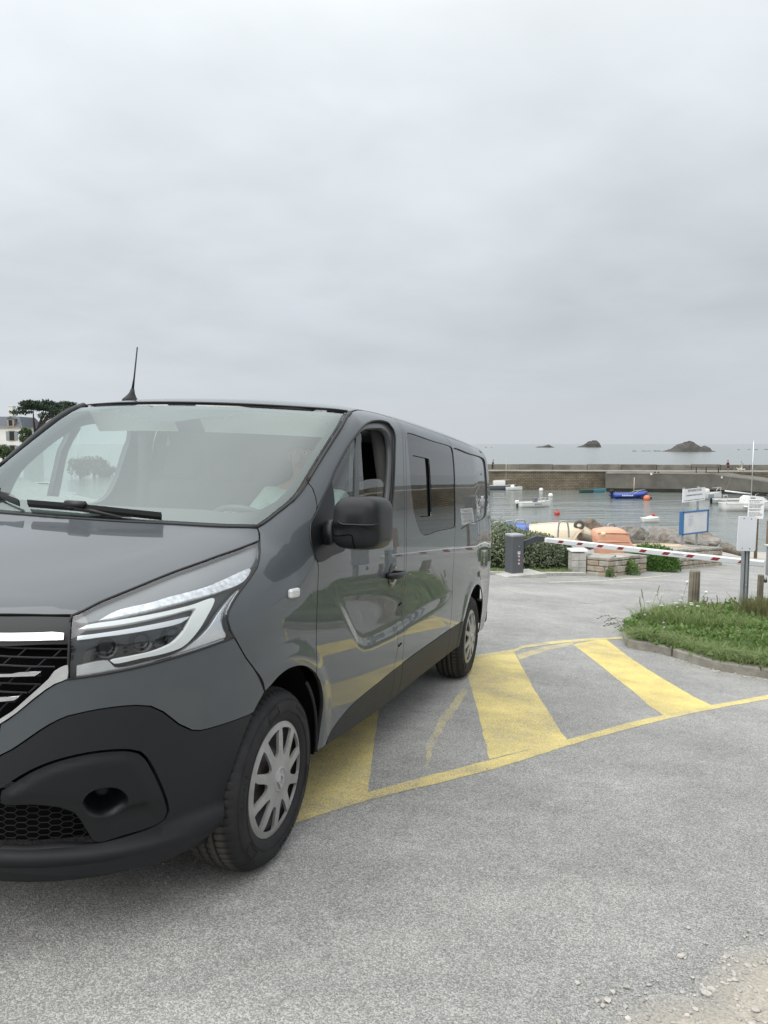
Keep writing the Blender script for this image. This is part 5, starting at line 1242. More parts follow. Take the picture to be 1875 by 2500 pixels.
# ================================================================== FAR ROCKS
rockm=mat('sea_rock',(.060,.057,.052),rough=.95,var=.45,vscale=.12,detail=8)
def islet(name,label,px0,px1,ywl,prof,seed,depth=.5,group=None):
    Y=7.7*FPX/(ywl-1083.5); x0=P_(px0,Y).x; x1=P_(px1,Y).x; w=x1-x0; n=34; m_=9; V=[];Fq=[]
    for i in range(n+1):
        t=i/n; h=np.interp(t,[p[0] for p in prof],[p[1] for p in prof])*Y/FPX
        for j in range(m_+1):
            s=j/m_; e=math.sin(math.pi*s)**.7
            jit=noise.noise(Vector((t*9,s*4,seed)))*.22+noise.noise(Vector((t*25,s*9,seed+5)))*.12
            V.append((x0+w*t+w*.02*noise.noise(Vector((i*.9,j*.7,seed+9))),Y+w*depth*(s-.1)*1.0,max(-.3,h*e*(1+jit)-.15)))
    for i in range(n):
        for j in range(m_): a=i*(m_+1)+j; Fq.append((a,a+m_+1,a+m_+2,a+1))
    o=mesh_obj(name,V,Fq,rockm); tag(o,label,'rock',group); return o
islet('sea_rock','largest dark rocky islet offshore right of centre with a knobbly peak',1622,1747,1102.5,[(0,0),(.06,2),(.2,7),(.27,15),(.42,22),(.52,27.5),(.6,24),(.72,13),(.78,10),(.84,15),(.88,14),(.9,5),(1,1)],3)
islet('sea_rock','blocky dark islet on the horizon with a steep right end',1408,1466,1092,[(0,0),(.12,3),(.3,6),(.42,12),(.62,16),(.85,16.5),(.95,11),(1,2)],8)
islet('sea_rock','low flat dark islet furthest left on the horizon with a small peak',1306,1353,1092.5,[(0,0),(.15,2.5),(.4,3.5),(.7,7.5),(.85,4),(1,.5)],14)
for i,(a,b,y,h) in enumerate(((1540,1553,1101.5,2),(1560,1592,1101.5,1.6),(1590,1613,1101.5,2.2),(1796,1803,1098.5,1.8),(1820,1830,1097.6,1.3),(1838,1847,1098.2,2),(1861,1873,1097.5,1.8),(1182,1188,1092.5,1.4),(1196,1201,1093,1.2))):
    lab=('leftmost low dark rock awash left of the large islet','long low rock awash left of the large islet, middle of three','low rock awash touching the left end of the large islet','small low rock awash right of the large islet, first of four','small low rock awash right of the large islet, second of four','small low rock awash right of the large islet, third of four','low rock awash right of the large islet at the edge of the photo','tiny rock on the horizon just beyond the van roof, left one','tiny rock on the horizon just beyond the van roof, right one')[i]
    islet('sea_rock',lab,a,b,y,[(0,0),(.3,h),(.6,h*.7),(.8,h),(1,0)],20+i,group='low rocks awash offshore')
# ================================================================== BOATS AFLOAT
white=mat('boat_white',(.72,.72,.70),rough=.35,var=.06,vscale=3); greyh=mat('boat_grey',(.12,.135,.15),rough=.45); blueh=mat('boat_blue',(.035,.075,.34),rough=.4,var=.15,vscale=2)
dkh=mat('boat_black',(.012,.012,.014),rough=.5); steel=mat('boat_rail_steel',(.6,.6,.6),rough=.3,metal=.8); greyout=mat('outboard_grey',(.20,.24,.25),rough=.5)
navy=mat('antifouling',(.02,.024,.03),rough=.6); wood=mat('spar_wood',(.45,.38,.26),rough=.6)
def hull(L,B,D,bow=.35,sheer=.22,tr=.75,n=15):
    """boat hull along +x, water line at z=0; returns rings"""
    R=[]
    for i in range(n):
        t=i/(n-1); x=-L/2+L*t
        w=B/2*(tr+(1-tr)*min(1,t/.35)) if t<.35 else B/2*max(.02,(1-((t-.35)/.65)**2.3))
        zt=D*(1+sheer*(max(0,t-.3)/.7)**2); k=.22*D
        R.append([(x,-w,zt),(x+.02*L*t,-w*.94,zt*.45),(x-.05*L*max(0,t-.6),-w*.72,-.05*D),(x-.08*L*max(0,t-.6),0,-k),(x-.05*L*max(0,t-.6),w*.72,-.05*D),(x+.02*L*t,w*.94,zt*.45),(x,w,zt)])
    return R
def boat(name,px,ywl,L,B,D,head,label,m=white,inner=None,stripe=None,group=None,dz=0,tr=.75):
    p=on_z(px,ywl,SEA); r=empty(name,p+Vector((0,0,dz)),R_(head),label,'boat',group)
    R=hull(L,B,D,tr=tr); mb=MB(); mb.loft(R,close=False,cap0=True,cap1=False,smooth=True); h=mb.build('hull',m,r)
    # gunwale and sole
    mb=MB(); mb.tube([Vector(q[0]) for q in R]+[Vector(q[6]) for q in R[::-1]],.035*max(1,L/4),5); mb.build('gunwale',inner or m,r)
    mb=MB(); n=len(R); mb.add([(q[1][0],q[1][1]*.9,q[1][2]) for q in R]+[(q[5][0],q[5][1]*.9,q[5][2]) for q in R],[(i,i+1,n+i+1,n+i) for i in range(n-1)]); mb.build('sole',inner or m,r)
    mb=MB(); mb.loft([[(x*1.003,y*1.02,min(z,.06*D)) for x,y,z in q[2:5]] for q in R],close=False,cap0=False,cap1=False); mb.build('waterline_band',navy,r)
    return r
def outboard(r,x,z,m,s=1.0):
    e=empty('outboard_motor',(x,0,z)); e.parent=r
    mb=MB(); mb.box((-.12*s,0,.30*s),(.42*s,.34*s,.40*s),bev=.1*s); mb.build('cowling',m,e)
    mb=MB(); mb.box((-.12*s,0,-.15*s),(.16*s,.12*s,.6*s),bev=.03*s); mb.box((-.16*s,0,-.45*s),(.34*s,.05*s,.10*s)); mb.build('shaft',dkh,e)
b=boat('motor_boat',1304,1238,4.3,1.7,.62,18,'small white open motor boat with white outboard in mid harbour')
outboard(b,-2.2,.35,white,1.1)
mb=MB(); mb.box((.1,0,.85),(.5,.5,.6),bev=.08); mb.build('console',greyh,b)
mb=MB(); mb.tube([(.6,-.75,.7),(1.2,-.62,1.05),(1.95,0,1.15),(1.2,.62,1.05),(.6,.75,.7)],.025,5); mb.tube([(1.2,-.62,.7),(1.2,-.62,1.05)],.02,4); mb.tube([(1.2,.62,.7),(1.2,.62,1.05)],.02,4); mb.build('bow_rail',steel,b)
mb=MB()
for k in range(5): mb.box((-.3+k*.2,-.845,.42),(.07,.02,.14))
mb.build('registration_mark',dkh,b)
b=boat('inflatable_boat',1537,1216.5,4.9,1.9,.62,6,'bright blue inflatable boat with black outboard and a bare pole',blueh,greyh)
mb=MB(); 
for sg in(1,-1): mb.tube([(-2.6,sg*.8,.45),(0,sg*.85,.48),(1.5,sg*.62,.6),(2.5,0,.85)],[.26,.27,.26,.2],10)
mb.build('buoyancy_tube',blueh,b)
outboard(b,-2.5,.55,dkh,1.35)
mb=MB(); mb.tube([(.6,0,.3),(.62,0,2.95)],.06,6); mb.build('pole',wood,b)
mb=MB(); mb.tube([(.3,-.6,.7),(1.0,-.55,1.05),(2.2,-.2,1.2),(2.2,.2,1.2),(1.0,.55,1.05),(.3,.6,.7)],.03,5); mb.build('grab_rail',steel,b)
mb=MB()
for k in range(7):
    mb.box((-1.5+k*.24,-1.13,.47),(.15,.02,.17))
mb.build('side_lettering',mat('lettering_white',(.75,.75,.75)),b)
b=boat('moored_boat',1222,1195.5,5.6,2.0,.75,3,'grey hulled boat with white cabin moored by the pier behind the van',greyh,white)
mb=MB(); mb.box((-.3,0,1.15),(2.0,1.3,.8),bev=.12); mb.build('cabin',white,b)
mb=MB(); mb.tube([(.9,0,.9),(.9,0,5.2)],.05,6); mb.tube([(1.0,.3,.9),(.9,0,4.8)],.02,4); mb.tube([(2.6,0,.9),(.9,0,5)],.02,4); mb.build('mast',wood,b)
mb=MB(); mb.tube([(-1.3,-.5,1.5),(2.0,-.6,1.75)],.05,5); mb.build('rail',steel,b)
o=MB().blob((1.8,-1.05,.55),.38,2,0).build('fender_ball',white,b)
b=boat('tender',1255,1197,2.7,1.2,.5,2,'tiny white dinghy tied behind the grey boat by the pier')
b=boat('rowing_boat',1432,1203,2.2,1.1,.42,4,'dark green dinghy afloat below the pier wall, left of the teal one',mat('boat_green',(.03,.085,.075),rough=.6))
b=boat('rowing_boat',1461,1202,2.3,1.1,.5,3,'teal blue dinghy afloat below the pier wall',mat('boat_teal',(.07,.24,.30),rough=.6))
b=boat('speedboat',1725,1219,4.4,1.9,.85,10,'white speedboat with bow rail partly hidden behind the information sign')
mb=MB(); mb.box((-.5,0,1.15),(1.3,1.2,.7),bev=.2); mb.build('windshield',white,b)
mb=MB(); mb.tube([(.8,-.7,.9),(1.2,-.65,1.55),(2.0,-.3,1.65),(2.0,.3,1.65),(1.2,.65,1.55)],.035,5); mb.tube([(1.7,-.5,.95),(1.9,-.4,1.62)],.03,4); mb.build('bow_rail',steel,b)
b=boat('sailing_dinghy',1790,1229.5,5.6,1.9,.55,2,'grey sailing dinghy with white boom and tall bare mast',mat('boat_pale_grey',(.36,.38,.39),rough=.4),white)
mb=MB(); mb.tube([(2.35,0,.5),(2.35,0,8.1)],[.075,.05],7); mb.build('mast',steel,b)
mb=MB(); mb.tube([(-1.2,-.1,1.65),(2.25,0,1.25)],.10,7); mb.build('boom',white,b)
mb=MB(); mb.tube([(-1.15,-.1,1.6),(.05,.1,4.6),(0.0,.1,4.65)],.02,4); mb.build('sheet_rope',mat('rope',(.35,.34,.3)),b)
mb=MB(); mb.tube([(-1.5,-.4,.6),(-1.45,-.4,1.1),(-1.0,-.4,1.15),(-.9,-.4,.6)],.05,5); mb.tube([(2.5,-.4,.7),(2.7,-.4,1.2),(3.3,0,1.3)],.03,4); mb.build('frame',steel,b)
outboard(b,-2.75,.55,greyout,1.5)
b=boat('launch',1823,1246.5,6.0,2.2,.9,4,'white launch with small cabin and black waterline partly behind the text sign')
mb=MB(); mb.loft([[(-.6,y*.8,z) for y,z in((-.8,.9),(-.7,1.45),(.7,1.45),(.8,.9))],[(-.1,y,z) for y,z in((-.8,.9),(-.7,1.75),(.7,1.75),(.8,.9))],[(1.6,y*.8,z) for y,z in((-.8,1.0),(-.7,1.6),(.7,1.6),(.8,1.0))],[(2.2,y*.5,z) for y,z in((-.8,1.05),(-.7,1.25),(.7,1.25),(.8,1.05))]],smooth=False); c_=mb.build('cabin',white,b)
mb=MB(); mb.box((.25,-.80,1.38),(.55,.03,.34)); mb.build('window',gloss,c_)
mb=MB(); mb.tube([(-1.0,-1.14,.55),(.0,-1.16,.45)],.09,6); mb.build('fender',white,b)
mb=MB(); mb.tube([(-2.9,-.9,.9),(-2.9,-.9,1.2),(-2.9,.9,1.2),(-2.9,.9,.9)],.03,4); mb.build('stern_rail',steel,b)
mb=MB(); mb.tube([(2.2,-.8,1.1),(2.6,-.5,1.75),(3.2,0,1.85),(2.6,.5,1.75)],.03,4); mb.build('bow_rail',steel,b)
b=boat('tender',1588,1275,1.75,.95,.42,4,'small white covered tender carrying a red float, nearest the shore')
R=hull(1.7,.9,.42); mb=MB(); mb.loft([[q[0],(q[0][0],q[0][1]*.5,q[0][2]+.17*(1-abs(q[0][0])/.9)),(q[0][0],0,q[0][2]+.24*(1-abs(q[0][0])/.9)),(q[6][0],q[6][1]*.5,q[6][2]+.17*(1-abs(q[0][0])/.9)),q[6]] for q in R],close=False,cap0=False,cap1=False); mb.build('cover',white,b)
red=mat('buoy_red',(.45,.05,.04),rough=.5); orange=mat('buoy_orange',(.62,.17,.08),rough=.5)
o=MB().blob((.25,0,.72),.17,2,0).build('float',red,b)
def buoy(px,y,r,m,label,group=None):
    p=on_z(px,y,SEA); rt=empty('mooring_buoy',p,0,label,'buoy',group)
    MB().blob((0,0,r*.55),r,2,0).build('float',m,rt); mb=MB(); mb.tube([(0,0,r*1.3),(0,0,r*1.9)],r*.14,5); mb.build('ring',dkh,rt)
buoy(1321,1199,.36,white,'white mooring buoy close to the pier, further of two')
buoy(1344,1213,.36,white,'white mooring buoy above the small motor boat, nearer of two')
buoy(1360,1257,.30,red,'red mooring buoy floating alone below the motor boat')
buoy(1579,1221,.46,orange,'orange buoy beside the dark raft near the blue inflatable')
p=on_z(1580,1219,SEA); rt=empty('raft',p+Vector((0,.6,0)),0,'dark low floating raft beside the orange buoy','raft'); mb=MB(); mb.box((0,0,.12),(1.5,.8,.35),bev=.05); mb.build('deck',dkh,rt)
# ================================================================== FOLIAGE TOOLS
def leaf_mat(name,cols,rough=.55,trans=.25):
    m=bpy.data.materials.new(name); m.use_nodes=True; t=m.node_tree; p=t.nodes['Principled BSDF']; out_=t.nodes['Material Output']
    g=N(t,'ShaderNodeNewGeometry'); r=N(t,'ShaderNodeValToRGB'); el=r.color_ramp.elements
    el[0].position=0; el[0].color=(*cols[0],1); el[1].position=1; el[1].color=(*cols[-1],1)
    for i,c in enumerate(cols[1:-1]): x=el.new((i+1)/(len(cols)-1)); x.color=(*c,1)
    t.links.new(g.outputs['Random Per Island'],r.inputs[0]); t.links.new(r.outputs[0],p.inputs['Base Color']); p.inputs['Roughness'].default_value=rough
    tr=N(t,'ShaderNodeBsdfTranslucent'); t.links.new(r.outputs[0],tr.inputs[0]); x=N(t,'ShaderNodeMixShader',inp={0:trans})
    t.links.new(p.outputs[0],x.inputs[1]); t.links.new(tr.outputs[0],x.inputs[2]); t.links.new(x.outputs[0],out_.inputs[0]); return m
def quick_mesh(name,V,Fq,m,parent=None,kind=None):
    V=np.asarray(V,np.float32).reshape(-1,3); Fq=np.asarray(Fq,np.int32); k=Fq.shape[1]
    me=bpy.data.meshes.new(name); me.vertices.add(len(V)); me.vertices.foreach_set('co',V.ravel())
    me.loops.add(Fq.size); me.loops.foreach_set('vertex_index',Fq.ravel()); me.polygons.add(len(Fq))
    me.polygons.foreach_set('loop_start',np.arange(0,Fq.size,k)); me.polygons.foreach_set('loop_total',np.full(len(Fq),k)); me.update(calc_edges=True); me.validate()
    me.materials.append(m); o=bpy.data.objects.new(name,me); COL.objects.link(o)
    if parent: o.parent=parent
    if kind: o['kind']=kind
    return o
def leaves(name,C,size,m,parent=None,rng=None,asp=.5,up=.4,nrm_out=None,kind=None):
    r=rng or RNG; n=len(C); d=r.normal(size=(n,3)); d[:,2]+=up; d/=np.linalg.norm(d,axis=1,keepdims=True)
    s=r.normal(size=(n,3)); 
    if nrm_out is not None: s=nrm_out*1.0+s*.8
    s=np.cross(d,s); s/=np.linalg.norm(s,axis=1,keepdims=True)+1e-9
    L=(size*r.uniform(.6,1.4,n))[:,None]; w=L*asp*.5
    V=np.stack([C,C+d*L*.45+s*w,C+d*L,C+d*L*.45-s*w],1)
    return quick_mesh(name,V,np.arange(n*4).reshape(n,4),m,parent,kind)
def blades(name,base,L,lean,w,m,rng,parent=None,kind=None,droop=.5):
    n=len(base); a=rng.uniform(0,2*math.pi,n); dr=np.stack([np.cos(a),np.sin(a),np.zeros(n)],-1)*lean[:,None]
    pz=np.zeros((n,3)); pz[:,2]=1
    p1=base+(pz*.55+dr*.35)*L[:,None]; p2=base+(pz*(.85-.25*droop)+dr*(.8+droop*.3))*L[:,None]; p3=base+(pz*(1.0-.65*droop*np.clip(lean,0,1)[:,None])+dr*(1.15+droop*.3))*L[:,None]
    q=rng.uniform(0,2*math.pi,n); s=np.stack([np.cos(q),np.sin(q),np.zeros(n)],-1)*w[:,None]*.5
    V=np.stack([base-s,base+s,p1+s*.9,p1-s*.9,p2+s*.6,p2-s*.6,p3],1)
    b=np.arange(n)[:,None]*7
    F4=np.concatenate([b+[0,1,2,3],b+[3,2,4,5],b+[5,4,6,6]],0)
    # last as degenerate quad avoided: split
    F4=np.concatenate([b+[0,1,2,3],b+[3,2,4,5]],0); F3=b+[5,4,6]
    T=np.concatenate([F4[:,[0,1,2]],F4[:,[0,2,3]],F3],0)
    return quick_mesh(name,V,T,m,parent,kind)
# ================================================================== BARRIER
cabm=mat('barrier_grey',(.085,.09,.10),rough=.45,var=.05,vscale=5); capm2=mat('barrier_cap_grey',(.30,.32,.34),rough=.5)
concp=mat('pale_concrete',(.42,.41,.38),rough=.9,var=.2,vscale=6,bump=.004,bscale=60)
cpos=G(1274,1407); cr=math.radians(24)
br_=empty('car_park_barrier',(0,0,0),label='grey automatic barrier cabinet with a red and white boom across the exit',cat='barrier')
Rz_=Matrix.Rotation(cr,3,'Z')
cc=cpos+Rz_@Vector((-.10,.13,0)); H=.80
mb=MB(); mb.box(cc+Vector((0,0,H/2)),(.27,.27,H),rot=Rz_,bev=.012); cab=mb.build('cabinet',cabm,br_)
mb=MB(); mb.box(cc+Vector((0,0,H+.02)),(.285,.285,.055),rot=Rz_,bev=.022); mb.build('lid',capm2,br_)
mb=MB(); mb.box(cc+Vector((0,0,.005))+Rz_@Vector((.05,-.06,0)),(.95,.62,.13),rot=Rz_,bev=.012); mb.build('plinth',concp,br_)
fr=lambda x,z:cc+Rz_@Vector((x,-.1365,z))
nY=Rz_@Vector((0,-1,0))
mb=MB(); mb.tube([fr(.02,.60),fr(.02,.60)+nY*.012],.017,12); mb.build('lock',mat('lock_metal',(.25,.25,.25),rough=.4,metal=.6),br_)
stk=mat('sticker_white',(.75,.75,.75),rough=.5); stp=mat('sticker_pink',(.55,.24,.25),rough=.5); sdk=mat('sticker_black',(.03,.03,.03))
mb=MB(); mb.box(fr(.02,.475),(.055,.003,.055),rot=Rz_,bev=.0); k_=mb.build('parking_sticker',stk,br_)
def text_obj(name,txt,size,M,m,parent=None,ext=.0008,align='CENTER',sx=1.0):
    cu=bpy.data.curves.new(name,'FONT'); cu.body=txt; cu.size=size; cu.extrude=ext; cu.align_x=align; cu.align_y='CENTER'; cu.resolution_u=2
    t=bpy.data.objects.new(name+'_tmp',cu); COL.objects.link(t)
    dg=bpy.context.evaluated_depsgraph_get(); me=bpy.data.meshes.new_from_object(t.evaluated_get(dg)); bpy.data.objects.remove(t)
    me.materials.clear(); me.materials.append(m)
    for v in me.vertices: v.co.x*=sx
    me.transform(M); me.name=name
    o=bpy.data.objects.new(name,me); COL.objects.link(o)
    if parent: o.parent=parent
    return o
def basis(e1,e3,o):         # e1 = reading direction, e3 = facing direction
    e1=e1.normalized(); e3=e3.normalized(); e2=e3.cross(e1).normalized()
    return Matrix(((e1.x,e2.x,e3.x,o.x),(e1.y,e2.y,e3.y,o.y),(e1.z,e2.z,e3.z,o.z),(0,0,0,1)))
e1_=Rz_@Vector((1,0,0))
text_obj('letter','P',.058,basis(e1_,nY,fr(.02,.475)+nY*.003),sdk,k_)
for i in range(3):
    z=.405-.072*i; M=basis(e1_,nY,fr(.02,z)+nY*.001)
    mb=MB(); mb.lathe([(.0,.002),(.018,.002),(.018,.0)],16,M,False); s_=mb.build('round_sticker',stk,br_)
    mb=MB(); mb.lathe([(.018,.0),(.018,.003),(.024,.003),(.024,0)],16,M,False); mb.build('sticker_ring',stp,s_)
    if i==2: mb=MB(); mb.prism([M@Vector((-.011,-.008,.003)),M@Vector((.011,-.008,.003)),M@Vector((0,.011,.003))],nY*.001); mb.build('arrow',sdk,s_)
    else: mb=MB(); mb.box(fr(.02,z)+nY*.004,(.008 if i==0 else .016,.002,.02),rot=Rz_); mb.build('symbol',sdk,s_)
# arm: dark hinge bracket, then the long boom that swings towards us on the right
A0=at(1329,1317.5,15.15); A1=at(1868,1377,11.25); ad=(A1-A0).normalized(); an=Vector((ad.y,-ad.x,0)).normalized()
if an.y>0: an=-an
au=an.cross(ad).normalized(); au=au if au.z>0 else -au
def boom_pt(px):             # where the boom shows at photo column px
    x=ray(px,1300); k=x.x/x.y
    t=(k*A0.y-A0.x)/(ad.x-k*ad.y); return A0+ad*t
mb=MB()
H2=.047
mb.loft([[p+an*a_+au*b_ for a_,b_ in((.026,-H2),(.034,-H2+.012),(.034,H2-.02),(.024,H2),(-.024,H2),(-.034,H2-.02),(-.034,-H2+.012),(-.026,-H2))] for p in(A0+ad*-.0,A0+ad*.10,A1)],smooth=False)
boom=mb.build('boom',mat('boom_white',(.70,.71,.71),rough=.35,var=.04,vscale=3),br_)
mb=MB(); p0,p1=A0+ad*.1,A1
mb.add([p0+an*.0355-au*.028,p1+an*.0355-au*.028,p1+an*.0355+au*.026,p0+an*.0355+au*.026],[(0,1,2,3)]); mb.build('boom_inlay',mat('boom_grey_inlay',(.52,.54,.55),rough=.35),br_)
redm=mat('stripe_red',(.20,.014,.022),rough=.4)
for px in(1373,1419.5,1469.5,1519,1574.5,1631,1690,1752.5,1820):
    c=boom_pt(px); w=.062
    P=[c+ad*(-w-.028)-au*.026,c+ad*(w-.028)-au*.026,c+ad*(w+.028)+au*.024,c+ad*(-w+.028)+au*.024]
    mb=MB(); mb.prism([q+an*.0362 for q in P],an*.0015); mb.build('red_stripe',redm,br_)
text_obj('boom_lettering','CAMATIC',.05,basis(ad,an,boom_pt(1661)+an*.0362),mat('lettering_blue',(.05,.09,.14)),boom,.0004)
brk=mat('bracket_dark',(.035,.04,.045),rough=.4)
h0=cc+Rz_@Vector((.15,-.02,.62)); h1=A0+ad*.02
mb=MB(); mb.loft([[h0+Vector((0,a,b)) for a,b in((-.05,-.08),(.05,-.08),(.05,.06),(-.05,.06))],[h0.lerp(h1,.62)+Vector((0,a,b+.07)) for a,b in((-.05,-.07),(.05,-.07),(.05,.045),(-.05,.045))],[h1+Vector((.03,a,b)) for a,b in((-.045,-.03),(.045,-.03),(.045,.055),(-.045,.055))]],smooth=False); mb.build('hinge_bracket',brk,br_)
# low kerb behind the barrier
kb=[G(1150,1404),G(1200,1404),G(1300,1405.5),G(1432,1406)]
mb=MB()
for a,b in zip(kb[:-1],kb[1:]):
    n=Vector((-(b-a).y,(b-a).x,0)).normalized()*.16
    mb.add([a+Vector((0,0,-.1)),b+Vector((0,0,-.1)),b+Vector((0,0,.06)),a+Vector((0,0,.06)),a+n+Vector((0,0,.06)),b+n+Vector((0,0,.06))],[(0,1,2,3),(3,2,5,4)])
kerb0=mb.build('kerb',concp,None,kind='structure')
# ================================================================== HEDGE
hm=leaf_mat('hedge_leaves',[(.06,.085,.045),(.13,.165,.085),(.20,.235,.14),(.29,.32,.22),(.10,.135,.07)],.6,.15)
rg=np.random.default_rng(11)
hd=empty('hedge',(2.5,16.5,5.0),0,'rounded grey green clipped hedge behind the barrier cabinet','hedge')
def hedge_pts(n):
    out_=[]
    a=np.array([-3.0,15.9]); b=np.array([4.32,17.4])
    t=rg.uniform(0,1,n); th=rg.uniform(0,math.pi,n); rr=1-np.abs(rg.normal(0,.10,n))
    e=np.clip((1-t)/.24,0,1)**.5
    ctr=a+(b-a)*t[:,None]
    d=(b-a)/np.linalg.norm(b-a); nn=np.array([-d[1],d[0]])
    wv=1+.10*np.sin(t*17)+.07*np.sin(t*41+1)
    q=np.sign(np.cos(th))*np.abs(np.cos(th))**.75*.85*rr*e*wv; h=np.sin(th)**.55*(.86+.02*t)*rr*(.55+.45*e)*wv
    P=np.stack([ctr[:,0]+nn[0]*(q+.25),ctr[:,1]+nn[1]*(q+.25),np.zeros(n)],-1)
    gz=np.array([plane_z(x,y) for x,y in P[:,:2]]); P[:,2]=gz+h+.02
    o_=np.stack([nn[0]*np.cos(th),nn[1]*np.cos(th),np.sin(th)],-1); return P,o_
P,o_=hedge_pts(46000); leaves('foliage',P-np.array(hd.location),.055,hm,hd,rg,.5,.35,o_)
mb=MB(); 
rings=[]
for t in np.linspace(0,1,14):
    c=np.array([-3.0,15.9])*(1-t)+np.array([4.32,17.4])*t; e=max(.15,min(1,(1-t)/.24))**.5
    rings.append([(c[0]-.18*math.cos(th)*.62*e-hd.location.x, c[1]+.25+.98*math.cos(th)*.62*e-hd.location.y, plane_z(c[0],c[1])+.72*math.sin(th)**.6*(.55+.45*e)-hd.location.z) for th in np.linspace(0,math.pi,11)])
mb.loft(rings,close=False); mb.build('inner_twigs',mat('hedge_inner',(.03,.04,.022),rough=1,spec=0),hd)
# grass at its foot
def grass_line(name,pts,n,L0,L1,m,rng,width=.12,kind='stuff',lean=.6,w=.006):
    P=[]
    for i in range(n):
        k=rng.integers(0,len(pts)-1); t=rng.random(); a,b=pts[k],pts[k+1]; q=a.lerp(b,t)+Vector((rng.normal(0,width),rng.normal(0,width),0)); P.append((q.x,q.y,land_z(q.x,q.y)))
    P=np.array(P); return blades(name,P,rng.uniform(L0,L1,n),rng.uniform(.1,lean,n),rng.uniform(.6,1.4,n)*w,m,rng,kind=kind)
gm=leaf_mat('grass_blades',[(.07,.12,.03),(.13,.21,.05),(.19,.27,.075),(.26,.33,.12),(.33,.33,.17)],.6,.3)
gmd=leaf_mat('weed_leaves',[(.065,.13,.028),(.11,.20,.045),(.17,.27,.07)],.55,.3)
grass_line('grass_tufts',[kb[0]+Vector((0,.25,.05)),kb[1]+Vector((0,.25,.05)),kb[2]+Vector((0,.25,.05)),G(1398,1400)],2600,.06,.17,gm,rg,.09)
# mounds of scrub behind, at the shore
def bush(name,c,rx,ry,h,n,size,m,label,cat='bush',seed=0,group=None):
    r=np.random.default_rng(seed); e=empty(name,c,0,label,cat,group)
    d=r.normal(size=(n,3)); d[:,2]=np.abs(d[:,2]); d/=np.linalg.norm(d,axis=1,keepdims=True)
    lump=np.array([1+.25*noise.noise(Vector(x*2.2)+Vector((seed,0,0))) for x in d]); rr=(1-np.abs(r.normal(0,.16,n)))*lump
    P=d*np.array([rx,ry,h])*rr[:,None]; leaves('foliage',P,size,m,e,r,.35,.9,d)
    mb=MB()
    for k in range(5):
        a=k*1.26+seed; mb.tube([(0,0,-.05),(math.cos(a)*rx*.35,math.sin(a)*ry*.35,h*.45),(math.cos(a)*rx*.6,math.sin(a)*ry*.6,h*.75)],[.02*h+.004,.012*h+.003,.004],5)
    mb.build('stems',mat('twig_brown',(.06,.045,.03),rough=.9),e); return e
b_=bush('shrub',at(1208,1283,24.5)-Vector((0,0,.55)),.9,.7,.75,2600,.07,hm,'low green shrub just past the back of the van above the blue boat',seed=3)
b_=bush('shrub',at(1312,1290,23.5)-Vector((0,0,.25)),.55,.5,.40,1200,.06,gmd,'small green scrub mound between the blue and cream boats',seed=5)
fen=leaf_mat('feathery_leaves',[(.05,.12,.02),(.09,.19,.035),(.14,.25,.06)],.6,.35)
c=G(1592,1392); bush('bush',c,.62,.5,.62,5200,.085,fen,'bright green feathery bush in the gap between the stone walls',seed=7)
c=G(1537,1403); bush('weed_plant',c,.22,.18,.32,900,.055,gmd,'green weed at the foot of the left stone wall, larger of two',seed=8)
c=G(1489,1409); bush('weed_plant',c,.10,.09,.2,350,.04,gmd,'green weed at the foot of the left stone wall, smaller of two by the corner',seed=9)
c=G(1445,1402); bush('weed_plant',c,.30,.12,.16,900,.045,gmd,'low yellow green weeds between concrete blocks and stone wall',seed=10)
